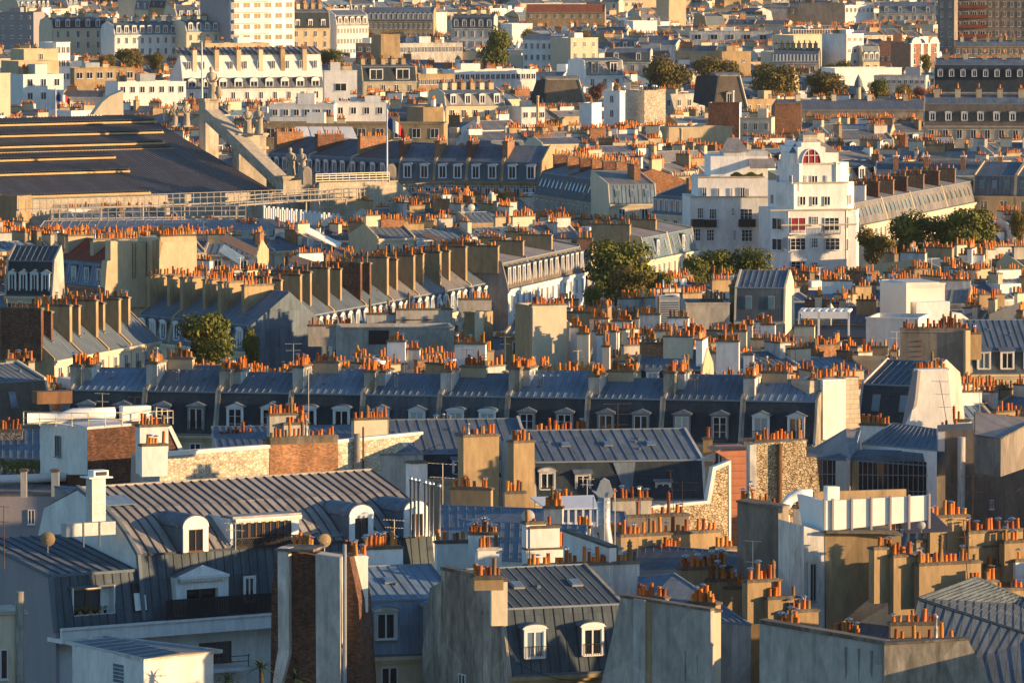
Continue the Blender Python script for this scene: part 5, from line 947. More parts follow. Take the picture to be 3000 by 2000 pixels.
t = blk(2639, 2842, 970, 1105, 29.8, -3, 'massive gable wall coloured shade dark with a sunlit pale edge, right middle', 'darkgrey', 7, 0, 1, side='beige', name='gable_wall'); chimney(t, 0, t.L, .1, .9, t.zr - 1, t.zr + .25, 'grey', 20, True, 1, dark=True, cowl=.03); wallpx(t, Fr(t.fr.wld(t.L, 0, 0), 24), [(2829, 968), (2843, 968), (2843, 1105), (2829, 1105)], 'beige', -.2, .6, 'edge_wall')  # front darker, edge paler: shade and sun put into the colours
b = MB(); [b.box(t.L * .22, t.L * .22 + .6, -.12, 0, t.zr - 1 - .5 * k, t.zr - .93 - .5 * k, 'rust') for k in range(7)]; b.build('climbing_irons', t.o)
hs(2843, 3060, 1095, 29.3, 3, 'zinc house with two small paned dormers beside the massive dark gable', 2.2, 2.6, 8, 3, True, roof='zinc', man='zincdark', dk='flat', dw=(1.1, 1.6), kp=1110)
stk(2843, 2876, 975, 1010, 5, 'tan', s=29.4, a=12, t=1.2)
# grey louvred plant box, rusty duct
t = blk(1933, 1991, 872, 950, 27.0, 4, 'grey louvred cooling tower among the white chimney blocks', 'galv', 5, 0, 1, name='cooling_tower', top='galv'); b = MB(); [b.box(.1, t.L - .1, -.06, 0, t.zr - .6 - .25 * k, t.zr - .5 - .25 * k, 'zincdark') for k in range(11)]; b.build('louvres', t.o)
blk(2010, 2138, 888, 950, 26.8, 3, 'peeling grey parapet wall with a lit chimney on it, right of the cooling tower', 'grey', 8, 0, 1, name='parapet_wall'); stk(2054, 2134, 877, 892, 7, 'tan', s=26.6, a=3)
t = blk(2137, 2172, 838, 945, 26.5, -30, 'narrow tan chimney tower beside the zinc roof with square skylights', 'tan', 1.2, 0, 1, name='chimney_tower'); chimney(t, 0, t.L, 0, 1.2, t.zr - 1, t.zr + .15, 'tan', 6, True, 2)
hs(2150, 2300, 940, 26.8, -8, 'zinc house with two big square skylights', 3.6, 1.6, 5, 0, True, sk=2, roof='zinc', man='zincdark', kp=950)
# lit party wall with twin ladders
t = blk(1561, 1660, 898, 1060, 28.2, 18, 'cream lit party wall with tiny aerials, zinc roof at its left', 'cream', 6, 0, 1, name='party_wall', side='tan'); chimney(t, 0, t.L, .1, .9, t.zr - 1, t.zr + .2, 'cream', 16, True, 1, cowl=.02)
t = blk(1360, 1416, 914, 1000, 27.4, -20, 'box chimney with shade and a bright right edge in its colours', 'tan', 3, 0, 1, name='box_chimney', top='coping'); wallpx(t, Fr(t.fr.wld(t.L, 0, 0), 20), [(1396, 914), (1417, 912), (1417, 1000), (1396, 1000)], 'cream', -.2, .6, 'lit_wall')  # tan face and cream edge carry shade and sunlight as colour
blk(993, 1330, 960, 1012, 27.3, 4, 'long low pinkish wall with a dark arched opening below small stacks', 'grey', 7, 0, 1, name='parapet_wall')
t = THINGS[-1]; b = MB(); q0, q1 = t.fr.f(1080, 962)[0], t.fr.f(1140, 962)[0]; b.box(q0, q1, -.04, -.01, t.zr - 1.8, t.zr - .3, 'iron'); b.build('opening', t.o)
chs([(903, 1030, 952, 975, 14, 'grey'), (995, 1034, 954, 975, 5, 'cream'), (1075, 1260, 918, 945, 14, 'whitedirty'), (1160, 1325, 905, 925, 12, 'grey'), (1115, 1205, 944, 958, 9, 'tan'), (1160, 1270, 935, 965, 8, 'tan'), (1345, 1440, 875, 905, 8, 'grey')], s=26.8, a=6, dark=False)
# white chimneys (photo column 0/1, rows)
WC = [(1134, 1187, 997, 1070, 6), (1192, 1229, 1020, 1070, 3), (1332, 1422, 1004, 1062, 9), (1727, 1782, 930, 948, 9), (1792, 1850, 938, 978, 12), (1873, 1933, 918, 952, 8), (1958, 2016, 928, 968, 7), (1858, 1872, 930, 944, 3), (1670, 1702, 955, 978, 6), (2183, 2203, 950, 972, 2), (2228, 2270, 948, 975, 6),
      (2127, 2186, 967, 1003, 10), (2098, 2164, 997, 1058, 10), (1736, 1805, 968, 985, 9), (1802, 1812, 970, 985, 2), (1913, 1965, 966, 985, 8), (1870, 1900, 978, 995, 5), (2012, 2060, 975, 1003, 9), (1968, 2035, 990, 1004, 10), (1690, 1725, 975, 1010, 5), (1748, 1780, 978, 992, 5), (1840, 1875, 990, 1015, 4), (1888, 1920, 994, 1018, 6), (1764, 1785, 1012, 1060, 5), (2178, 2206, 1036, 1080, 0), (2075, 2120, 1032, 1048, 7), (1950, 2000, 1038, 1058, 8), (2327, 2385, 952, 990, 7), (2212, 2240, 940, 958, 3)]
MT = ['white', 'whitedirty', 'white', 'cream']
# ================================================================ THE STATION AND ITS NEIGHBOURS
# main roof: seen from the left, slopes up to a ridge, cut by stepped monitors; gable parapet with statues at its right end
fst_ = Fr(PZ(0, 588, 17.5), 36.0); TS = Th('train_shed', 'huge dark grey station roof with bright gutter lines at the left', 'station', fst_); TS.box = (-30, 46, 0, 46, 38)
xR = fst_.f(800, 575)[0]; zE = 17.5; zR = 28.6; yR = 38.0
sl = lambda y: zE + (zR - zE) * y / yR
b = MB(); b.box(-40, xR, 0, .5, 0, zE, 'stone'); b.yz([(0, 0), (0, zE - .2), (yR, zR - .2), (yR * 2, zE - .2), (yR * 2, 0)], xR - .5, xR, 'stone'); b.build('wall', TS.o)
b = MB(); b.plane((-40, 0, zE), (xR, 0, zE), (xR, yR, zR), (-40, yR, zR), 'stationroof', 'stationseam', .62, .13, .1); b.plane((-40, yR * 2, zE), (xR, yR * 2, zE), (xR, yR, zR), (-40, yR, zR), 'stationroof'); b.build('roof', TS.o)
def stp(x0, y0, x1, y1):      # pixel pair on the roof slope -> local x along the gutter, y up the slope
    def hit(px, py):
        N = (fst_.Y * -(zR - zE) / yR + Vector((0, 0, 1))).normalized(); P = fst_.wld(0, 0, zE); d = ray(px, py); t = (P - CAM).dot(N) / d.dot(N); return fst_.loc(CAM + d * t)
    return hit(x0, y0), hit(x1, y1)
for i, (x0, y0, x1, y1, w_) in enumerate(((0, 373, 455, 361, 3.6), (0, 405, 477, 393, 3.6), (0, 438, 480, 424, 2.0), (0, 448, 505, 434, 1.2), (0, 476, 337, 467, 3.2), (5, 518, 378, 507, 4.5), (60, 582, 440, 571, .8))):
    p, q = stp(x0, y0, x1, y1); yy = (p[1] + q[1]) / 2; b = MB(); h_ = .55 if i != 3 else .2; X0 = -40 if x0 < 10 else p[0]
    b.plane((X0, yy, sl(yy) + h_ + .1), (q[0], yy, sl(yy) + h_ + .1), (q[0], yy + w_ * 1.1, sl(yy + w_ * 1.1) + .12), (X0, yy + w_ * 1.1, sl(yy + w_ * 1.1) + .12), 'stationroof', 'stationseam', .62, .13, .1)
    b.yz([(yy, sl(yy)), (yy, sl(yy) + h_), (yy + w_, sl(yy + w_))], q[0] - .1, q[0], 'stationroof'); b.box(X0, q[0], yy - .35, yy, sl(yy) + h_ - .42, sl(yy) + h_ - .12, 'gutter'); b.build('monitor', TS.o)
keep(0, 800, 335, 590, 1045); [keep(-60, 640 - 3 * k, 340, 500, 1045 + k) for k in (12, 24, 36, 48, 60, 72)]; [keep(560, 800, 420, 590, 1045 + k) for k in (-14, -28)]
# gable parapet
fg_ = Fr(fst_.wld(xR, 0, 0), 36.0); TG = Th('station_gable', 'carved stone gable parapet of the station stepping up to the tall statue', 'gable', fg_); TG.box = (0, 4, 0, 40, 36)
def gp(px, py, x=0.0): return fg_.s_(px, py, x)
b = MB(); out = [gp(833, 548), gp(760, 470), gp(690, 440), gp(690, 415), gp(607, 330), gp(600, 322), gp(600, 370), gp(680, 440), gp(740, 500), gp(800, 560)]
b.yz([(q[0], q[1]) for q in [gp(838, 545), gp(612, 328), gp(598, 328), gp(598, 352), gp(825, 564)]], -.2, 1.6, 'carved'); b.yz([(q[0], q[1]) for q in [gp(838, 540), gp(612, 322), gp(600, 322), gp(604, 332), gp(830, 552)]], -.5, 2.0, 'stone')
b.build('parapet', TG.o)
def lathe_statue(px, pb, pt, Y, label, a=0, shield=False):
    s = F / Y; z = PY(px, pb, Y).z; H = (pb - pt) / s; th = Th('statue', label, 'statue', fry(px, pb, Y, a), 'stone statues on the station', z=z); b = MB(); r = random.Random(int(px)); n = 14
    prof = [(.15, 0), (.16, .06), (.13, .2), (.115, .38), (.125, .5), (.095, .6), (.12, .7), (.125, .78), (.05, .83), (.04, .85), (.062, .89), (.065, .94), (.05, .98), (.01, 1.0)]; k = len(b.v)
    for i, (rr_, zz) in enumerate(prof):
        for j in range(n): f_ = 1 + (.14 * math.sin(j * 2.7 + i * .4) if zz < .6 else 0); b.v.append((rr_ * f_ * H * cos(2 * pi * j / n) * (1.15 if .55 < zz < .8 else 1) + H * .02 * math.sin(zz * 5), rr_ * f_ * H * .8 * sin(2 * pi * j / n), zz * H))
    for i in range(len(prof) - 1):
        for j in range(n): b.f.append((k + i * n + j, k + i * n + (j + 1) % n, k + (i + 1) * n + (j + 1) % n, k + (i + 1) * n + j)); b.m.append(b.mi('carved')); b.sm.append(True)
    for sg in (-1, 1): b.tube([(sg * .11 * H, 0, .77 * H), (sg * .17 * H, -.02 * H, .62 * H), (sg * .10 * H, -.11 * H, .55 * H if sg > 0 else .48 * H), (sg * .03 * H, -.13 * H, .56 * H if sg > 0 else .46 * H)], [.045 * H, .038 * H, .03 * H, .025 * H], 'carved', 7)
    b.build('figure', th.o); c = MB(); c.box(-.2 * H, .2 * H, -.17 * H, .17 * H, -.05 * H, 0, 'carved'); c.build('plinth', th.o)
    if shield: c = MB(); c.lathe(.2 * H, 0, [(.02 * H, .0), (.13 * H, .12 * H), (.14 * H, .2 * H), (.06 * H, .38 * H)], 'carved', 10); c.build('shield', th.o)
    return th
def ped(px0, px1, pt, pb, Y, label, cap=True):
    t = blk(px0, px1, pt, pb, F / Y, 30, label, 'carved', 2.4, 0, 1, name='pedestal', cat='pedestal', top='stone', par=0)
    b = MB(); L = t.L; [b.box(-e, L + e, -e, 2.4 + e, t.zr - z1, t.zr - z0, 'carved') for e, z0, z1 in ((.35, 0, .3), (.2, .3, .6), (.3, 2.2, 2.6))]; b.build('moulding', t.o); return t
ped(602, 640, 290, 340, 1075, 'tall stone pedestal under the highest station statue'); lathe_statue(621, 290, 195, 1076, 'highest and largest statue, seated against the white facade behind', 10, True)
ped(700, 780, 392, 470, 1062, 'broad moulded stone pedestal carrying two statues'); lathe_statue(725, 392, 312, 1064, 'left statue of the pair on the broad moulded pedestal', 20); lathe_statue(758, 392, 310, 1062, 'right statue of the pair on the broad moulded pedestal', -10)
ped(830, 905, 517, 560, 1040, 'low stone pedestal in shade carrying two statues'); lathe_statue(852, 516, 432, 1042, 'statue holding a bundle on the low pedestal near the flagpole', 15); lathe_statue(884, 520, 434, 1041, 'slimmer statue leaning left of the rounded stone scroll', -20, True)
lathe_statue(512, 368, 298, 1110, 'left of the two statues half hidden behind the station ridge', 30); lathe_statue(546, 368, 296, 1110, 'right of the two statues half hidden behind the station ridge', 30)
def scroll(px, pb, pt, Y, w_, label):
    th = Th('stone_scroll', label, 'ornament', fry(px, pb, Y, 10), 'stone scrolls on the station front', z=PY(px, pb, Y).z); s = F / Y; H = (pb - pt) / s; W = w_ / s; b = MB(); arc = [(W / 2 * cos(pi * i / 8), H - W / 2 + W / 2 * sin(pi * i / 8)) for i in range(9)]
    b.xz([(-W / 2, 0), (W / 2, 0)] + arc, 0, 1.2, 'carved'); arc2 = [(p[0] * 1.25, H - W / 2 + (p[1] - H + W / 2) * 1.25) for p in arc]; b.xz([(-W * .62, 0), (W * .62, 0)] + arc2, .25, .9, 'stone'); b.build('scroll', th.o)
scroll(900, 542, 492, 1036, 24, 'rounded stone scroll beside the slim statue'); scroll(1147, 536, 484, 1034, 24, 'rounded stone scroll at the foot of the white flagpole')
t = prism('station_wing', 'low sun-tinted zinc station wing with a railing, below the statues', 'building', [(905, 570, 17.5), (1215, 578, 17.5), (1165, 528, 20.5), (935, 535, 20.5)], 'zincsuntint', 'stone', 'seamdark', sp=1.0); keep(900, 1215, 480, 580, 1030)
b = MB(); f_ = t.fr; p = f_.loc(PZ(925, 533, 20.6)); q = f_.loc(PZ(1140, 527, 20.6)); [b.bar((p[0], p[1], 20.5 + z), (q[0], q[1], 20.5 + z), .12, 'rail') for z in (.2, .6, 1.0, 1.3)]
for k in range(12): u = k / 11; b.bar((p[0] + (q[0] - p[0]) * u, p[1] + (q[1] - p[1]) * u, 20.3), (p[0] + (q[0] - p[0]) * u, p[1] + (q[1] - p[1]) * u, 21.8), .12, 'rail')
b.build('railing', t.o)
# walkways in front of the shed
def walk(x0, y0, x1, y1, z, h, label, n, grp='long steel walkways before the station roof'):
    fr = frl(x0, y0, x1, y1, z); th = Th('walkway', label, 'walkway', fr, grp, z=z - 2); L = fr.L; b = MB(); b.box(0, L, 0, 1.0, 1.8, 2, 'railgrey'); b.build('deck', th.o); c = MB()
    for k in range(n + 1): c.bar((k * L / n, 0, 1.6), (k * L / n, 0, 2 + h), .09, 'railgrey')
    for z_ in (h, h * .55): c.bar((0, 0, 2 + z_), (L, 0, 2 + z_), .09, 'railgrey')
    c.build('railing', th.o); 
    for k in range(9): c = MB(); c.bar((k * L / 8, .6, -4), (k * L / 8, .6, 1.7), .2, 'railgrey'); c.build('leg', th.o)
    return th
walk(55, 614, 1020, 580, 18.2, 1.6, 'upper cream steel walkway running along the foot of the dark station roof', 48); walk(150, 640, 720, 632, 17.2, 1.5, 'lower steel walkway with thin posts below the long cream one', 24); walk(700, 600, 1330, 556, 18.2, 1.4, 'far end of the steel walkway right of the statues', 28)
keep(40, 1020, 560, 640, 1000)
t = blk(-40, 50, 572, 640, 18.6, -30, 'scaffold wrapped pale box at the left end of the walkway', 'tan', 4, 0, 1)
t = prism('glazed_canopy', 'low canopy of dark glass ribs below the station walkways', 'canopy', [(100, 690, 16.0), (980, 672, 16.0), (960, 640, 17.0), (130, 648, 17.0)], 'zincfar', 'grey', 'rail', sp=1.5); keep(130, 700, 640, 668, 960)
fr_ = frl(770, 610, 1000, 636, 18.5); t = Th('louvre_screen', 'row of upright white slats in front of the station wing', 'screen', fr_); L = fr_.L; b = MB(); N = 34
for i in range(N): b.box(i * L / N, i * L / N + L / N * .45, 0, .3, 16.8, 18.9 - .3 * (i % 2), 'sheet')
b.build('slats', t.o); keep(770, 1000, 600, 640, 945)
# flags
def flag(px, pb, pt, Y, fw, fh, label, dr=0.5):
    s = F / Y; z = PY(px, pb, Y).z; th = Th('flagpole', label, 'flag', fry(px, pb, Y, 0), 'tricolour flags over the station', z=z); H = (pb - pt) / s; b = MB(); b.lathe(0, 0, [(.16, -2), (.12, H), (.18, H + .05), (.05, H + .3)], 'frame', 8); b.build('pole', th.o); b = MB(); W, h = fw / s, fh / s; N = 12
    for i in range(N):
        u0, u1 = i / N, (i + 1) / N; m = 'blue' if i < 4 else 'flagwhite' if i < 8 else 'red'; f0 = lambda u: (u * W, .35 * math.sin(u * 9), H - .3 - dr * u * W - .2 * math.sin(u * 7)); a_, c_ = f0(u0), f0(u1); b.extr([(a_[0], a_[1], a_[2] - h * (1 - .25 * u0)), (c_[0], c_[1], c_[2] - h * (1 - .25 * u1)), c_, a_], (0, .03, 0), m)
    b.build('flag', th.o)
flag(1134, 540, 325, 1034, 50, 40, 'tall white flagpole with a drooping tricolour right of the statues', 1.0); flag(163, 345, 262, 1100, 42, 24, 'short flagpole with a tricolour over the left end of the station roof', .55)
th = Th('mast', 'tall slim white mast beside the highest statue', 'mast', fry(592, 330, 1082, 0)); b = MB(); z = PY(592, 330, 1082).z; b.lathe(0, 0, [(.2, 0), (.2, z), (.13, z + 6), (.1, z + 11.5), (.02, z + 12)], 'frame', 8); b.build('pole', th.o)
# curved mansard terrace right of the statues
G7 = rowh(772, 503, 1165, 527, 18, 3, '# small dormered mansard house behind the statues, counted from left', m=(3.2, 1.2), t=(2.6, 8), roof='zincdark', man='lead', wall='stone', nd=5, dk='arch', dw=(.9, 1.8), near=False, D=16, seam='seam', fl=0)
G8 = rowh(1165, 529, 1585, 533, 18, 4, '# shuttered mansard house of the shadowed terrace, counted from left', m=(3.2, 1.2), t=(2.4, 7), roof='zinc', man='lead', manseam='zincdark', wall='tan', nd=2, dk='arch', dw=(1.1, 2.0), near=False, D=14, fl=1, wkind='shut', wn=4, ws=(1, 2.2))
for i, h in enumerate(G7 + G8): chimney(h, -.4, .5, 2.5, 8, h.zE + 2, h.zr + 1.0, 'brickdark' if i % 2 else 'brick', 10, False); h.o['label'] = h.o['label']
for h in G8: [win(h.o, (i + .5) / 4 * (h.L - .4) + .2, 0, h.zE - 3.3, 1, 2.2, 'shut') for i in range(4)]; b = MB(); b.box(0, h.L, -.7, -.6, h.zE - 3.6, h.zE - 2.7, 'iron'); b.box(0, h.L, -.7, 0, h.zE - 3.75, h.zE - 3.6, 'stone'); b.build('balcony', h.o)

G9 = rowh(1566, 568, 1783, 600, 17.8, 3, '# house in the slanting skylight row left of the white tower', m=(3.4, 1.3), t=(1.8, 6), roof='zinc', man='lead', manseam='zincdark', wall='stone', nd=0, sk=6, near=False, D=14, side='brick')
for h in G9: chimney(h, -.3, .4, 3.2, 8, h.zE + 2, h.zr + 1.1, 'brickdark', 8, False); chimney(h, h.L * .5, h.L * .5 + .6, 3.2, 7, h.zE + 2, h.zr + 1.1, 'brick', 8, False)

h = hs(1785, 1925, 598, 19.25, 14, 'pale zinc mansard with three square skylights between dark zinc slopes', 2.9, 1.7, 10, 0, False, sk=3, roof='zincsuntint', man='zinclight', manseam='zinc', kp=605); chimney(h, 5, 6, 4, 8, h.zE, h.zr + 1.2, 'brick', 7, False)
h = hs(1908, 2024, 624, 19.8, -58, 'dark blue zinc house with a row of tall white windows left of the white tower', 2.6, 1.8, 6, 7, False, roof='zincdark', man='lead', dk='flat', dw=(.9, 1.9), dz=.2, kp=650); chimney(h, h.L * .6, h.L * .6 + .7, 2, 9, h.zE, h.zr + 1.0, 'brick', 12, False)
# white stepped apartment tower
fW = fry(2252, 780, 19000 / 20.9, 15); TW = Th('white_apartment_tower', 'white stepped art deco apartment building with a red arched window at the top', 'apartment building', fW); TW.box = (-14, 20, 0, 16, 35)
def wf(fr, x0, x1, y0, y1, yb, y=0.0, t=10, name='wall', m='white'): return wallpx(TW, fr, [(x0, y0), (x1, y0), (x1, yb), (x0, yb)], m, y, t, name)
wf(fW, 2309, 2508, 618, 0, 860, 0, 14); wf(fW, 2324, 2482, 538, 0, 640, 1.2, 12); wf(fW, 2340, 2460, 482, 0, 560, 2.6, 10)
wallpx(TW, fW, [(2337, 480), (2337, 432), (2348, 430), (2348, 418), (2404, 416), (2404, 428), (2418, 432), (2418, 480)], 'white', 3.6, 8)
fL_ = Fr(fW.wld(fW.f(2309, 700)[0], 0, 0), -52)
for (x0, x1, y0, yb, yy) in ((2258, 2310, 618, 860, 0), (2272, 2326, 540, 640, 1.0), (2300, 2342, 480, 560, 2.2)): wallpx(TW, fL_, [(x0, y0), (x1, y0), (x1, yb), (x0, yb)], 'white', yy, .6, 'bay_wall')
fR_ = Fr(fW.wld(fW.f(2482, 700)[0], 0, 0), 50)
for (x0, x1, y0, yb, yy) in ((2480, 2516, 612, 800, 0), (2468, 2502, 532, 640, 1.2), (2450, 2486, 475, 560, 2.4)): wallpx(TW, fR_, [(x0, y0), (x1, y0), (x1, yb), (x0, yb)], 'white', yy, .6, 'bay_wall')
for (x0, x1, y, dd) in ((2256, 2512, 617, -.25), (2320, 2486, 537, 1.0), (2338, 2462, 481, 2.4), (2290, 2512, 660, -.2)):
    a_, c_ = fW.f(x0, y, dd), fW.f(x1, y, dd); b = MB(); b.box(a_[0], c_[0], dd, dd + .3, a_[1] - .1, a_[1] + .12, 'stone'); b.build('ledge', TW.o)
def ww_(fr, lst, y, kind='two', g=None):
    for (x0, y0, x1, y1) in lst: winpx(TW, fr, x0, y0, x1, y1, kind, 'frame', y, g)
ww_(fW, [(2342, 575, 2360, 602), (2378, 575, 2396, 602), (2414, 575, 2432, 602)], 1.1); ww_(fW, [(2356, 514, 2363, 536), (2377, 514, 2395, 536), (2418, 514, 2424, 536)], 2.5)
ww_(fW, [(2317, 637, 2360, 676)], -.1, 'two', 'redcloth'); ww_(fW, [(2377, 634, 2397, 661), (2415, 637, 2458, 676)], -.1, 'three'); ww_(fW, [(2315, 697, 2360, 733), (2377, 697, 2396, 727), (2417, 697, 2460, 733), (2317, 765, 2358, 800), (2377, 768, 2395, 795)], -.1, 'three')
ww_(fL_, [(2258, 570, 2268, 598)], -.1); ww_(fL_, [(2263, 640, 2292, 672), (2263, 700, 2292, 732), (2296, 695, 2304, 730)], -.1); ww_(fL_, [(2276, 513, 2284, 535), (2313, 514, 2322, 535)], 1.0)
ww_(fR_, [(2484, 570, 2492, 600)], 1.1); ww_(fR_, [(2484, 635, 2492, 665), (2502, 630, 2508, 655), (2484, 700, 2492, 730)], -.1)
for (x0, x1, y) in ((2312, 2362, 676), (2412, 2462, 676)):
    a_, c_ = fW.f(x0, y, -1.0), fW.f(x1, y, -1.0); b = MB(); b.box(a_[0], c_[0], -1.1, 0, a_[1] - .55, a_[1] - .35, 'white'); b.build('balcony', TW.o); c = MB(); n = 12; [c.bar((a_[0] + (c_[0] - a_[0]) * k / n, -1.05, a_[1] - .35), (a_[0] + (c_[0] - a_[0]) * k / n, -1.05, a_[1] + .6), .05, 'iron') for k in range(n + 1)]; c.bar((a_[0], -1.05, a_[1] + .6), (c_[0], -1.05, a_[1] + .6), .06, 'iron'); c.build('railing', TW.o)
b = MB(); cx, cz = fW.f(2377, 478, 3.5); Rr = (fW.f(2404, 478, 3.5)[0] - cx); N = 14; b.poly([(cx + Rr * cos(pi * i / N), 3.45, cz + Rr * 1.45 * sin(pi * i / N)) for i in range(N + 1)], 'redcloth')
for i in range(N): p_, q_ = [(cx + Rr * 1.02 * cos(pi * j / N), 3.4, cz + Rr * 1.47 * sin(pi * j / N)) for j in (i, i + 1)]; b.bar(p_, q_, .16, 'frame')
for u in (-.33, .33): b.bar((cx + Rr * u, 3.4, cz), (cx + Rr * u, 3.4, cz + Rr * 1.35), .1, 'frame')
b.bar((cx - Rr * .8, 3.4, cz + Rr * .8), (cx + Rr * .8, 3.4, cz + Rr * .8), .1, 'frame'); b.build('arched_window', TW.o)
b = MB(); z_ = fW.f(2340, 435, 5)[1]; a_, c_ = fW.f(2300, 440, 6)[0], fW.f(2452, 440, 6)[0]; b.poly([(a_, 4.2, z_ - .6), (cx - 1.6, 4.2, z_ - .6), (cx - 1, 8, z_ + 1.3), (a_ + 2.5, 8, z_ + 1.3)], 'zinc'); b.poly([(cx + 1.6, 4.2, z_ - .6), (c_, 4.2, z_ - .6), (c_ - 2.5, 8, z_ + 1.3), (cx + 1, 8, z_ + 1.3)], 'zincsuntint'); b.box(a_ + .3, c_ - .3, 4.3, 9, z_ - 3, z_ - .6, 'white'); b.build('roof', TW.o)
b = MB(); a_ = fW.f(2337, 400, 7)[0]; b.box(a_ + .5, a_ + 2.6, 6, 8, z_, z_ + 1.9, 'stone'); b.poly([(a_ + .3, 5.8, z_ + 1.9), (a_ + 2.8, 5.8, z_ + 1.9), (a_ + 1.55, 7, z_ + 2.6)], 'zinc'); b.build('chimney', TW.o)
# left wing
for (x0, x1, y0, yb, yy, t_) in ((2045, 2230, 520, 640, 0, 10), (2130, 2262, 458, 560, 2.5, 8), (2022, 2140, 575, 860, -.6, 10)): pass
fv1 = Fr(PY(2022, 780, 19000 / 20.5), 4); 
for (x0, x1, y0, yb, yy, t_, mm) in ((2022, 2250, 578, 880, 0, 12, 'white'), (2045, 2250, 520, 600, 1.6, 10, 'white'), (2082, 2250, 458, 540, 3.6, 9, 'white'), (2120, 2250, 443, 470, 4.6, 6, 'whitedirty')): wallpx(TW, fv1, [(x0, y0), (x1, y0), (x1, yb), (x0, yb)], mm, yy, t_)
a_ = fv1.f(2110, 445, 4.4); c_ = fv1.f(2195, 445, 4.4); b = MB(); b.v = []; zz = a_[1]; q = [TW.fr.loc(fv1.wld(*p))for p in ((a_[0], 4.2, zz), (c_[0], 4.2, zz), (c_[0] - 1.2, 8, zz + 1.9), (a_[0] + 1.5, 8, zz + 1.9))]; b.poly(q, 'zincsuntint'); q = [TW.fr.loc(fv1.wld(*p))for p in ((a_[0] + 4, 1.5, zz - 2.3), (c_[0] + 3.5, 1.5, zz - 2.3), (c_[0] + 3.5, 3.7, zz - .9), (a_[0] + 4, 3.7, zz - .9))]; b.poly(q, 'zincsuntint'); b.build('roof', TW.o)
ww_(fv1, [(2058, 549, 2070, 575), (2097, 551, 2108, 577), (2140, 551, 2146, 577), (2168, 549, 2182, 577), (2186, 552, 2194, 578)], 1.5); ww_(fv1, [(2043, 609, 2060, 640), (2078, 612, 2099, 642), (2143, 610, 2152, 632), (2168, 612, 2204, 645), (2030, 670, 2052, 706), (2070, 672, 2092, 706), (2148, 674, 2156, 705), (2172, 672, 2204, 708), (2235, 620, 2246, 650), (2236, 690, 2248, 722), (2065, 738, 2090, 765)], -.1, 'three')
for (x0, x1, y) in ((2030, 2062, 655), (2068, 2100, 656), (2168, 2214, 655)):
    q = [TW.fr.loc(fv1.wld(fv1.f(x, y, -.8)[0], -.8, 0)) for x in (x0, x1)]; z_ = fv1.f(x0, y, -.8)[1]; b = MB(); b.extr([(q[0][0], q[0][1], z_ - .5), (q[1][0], q[1][1], z_ - .5), (q[1][0], q[1][1], z_ + .6), (q[0][0], q[0][1], z_ + .6)], (0, .8, 0), 'iron'); b.build('balcony', TW.o)
for (x0, x1, y, dd) in ((2022, 2262, 577, -.1), (2045, 2240, 519, 1.5)):
    q = [TW.fr.loc(fv1.wld(fv1.f(x, y, dd)[0], dd, 0)) for x in (x0, x1)]; z_ = fv1.f(x0, y, dd)[1]; b = MB(); b.bar((q[0][0], q[0][1], z_), (q[1][0], q[1][1], z_), .18, 'stone'); b.build('ledge', TW.o)
b = MB(); rr = random.Random(3); q0 = fv1.f(2140, 518, 1.9)
for i in range(1300): x = q0[0] + rr.uniform(0, 4.6); p_ = TW.fr.loc(fv1.wld(x, 1.9 + rr.uniform(0, .5), 0)); c = Vector((p_[0], p_[1], q0[1] + rr.uniform(-.1, .55) * (.6 + .4 * math.sin(x * 3)))); b.poly([c, c + Vector((.15, 0, .08)), c + Vector((.05, .1, .2))], 'leaf')
b.build('terrace_plants', TW.o)
keep(2018, 2520, 400, 790, 955)
# right of the tower
G10 = rowh(2520, 661, 2868, 590, 17.6, 4, '# lit skylight mansard right of the white tower, counted from left', m=(3.2, 1.0), t=(1.2, 7), roof='zincsuntint', man='zincsuntint', manseam='zinc', wall='cream', side='beige', nd=0, sk=7, near=False, D=14)
for i, h in enumerate(G10): chimney(h, -.4, .5, 1.4, 7, h.zE + 2, h.zr + 1.3, 'brickdark' if i else 'white', 9, False); chimney(h, h.L * .5, h.L * .5 + .7, 1.4, 7, h.zE + 2, h.zr + 1.2, 'brick' if i else 'white', 9, False)

G11 = rowh(2850, 573, 3080, 576, 18.6, 2, '# grey zinc mansard over shutters at the right edge, from left', m=(3.1, .9), t=(1.8, 7), roof='zinc', man='zinc', manseam='zincdark', wall='beige', nd=0, sk=3, near=False, D=15, wkind='shut', wn=2, ws=(1.2, 2.3))
hs(2560, 2990, 512, 18.0, -6, 'low zinc house with lit brick stacks behind the skylight row', 0, 1.8, 8, 0, False, roof='zinc', kp=520)
h = THINGS[-1]; [chimney(h, x, x + .8, 3, 6, h.zE, h.zr + 1.2, 'brick', 5, False, cap='white') for x in (3, 8, 14, 20)]
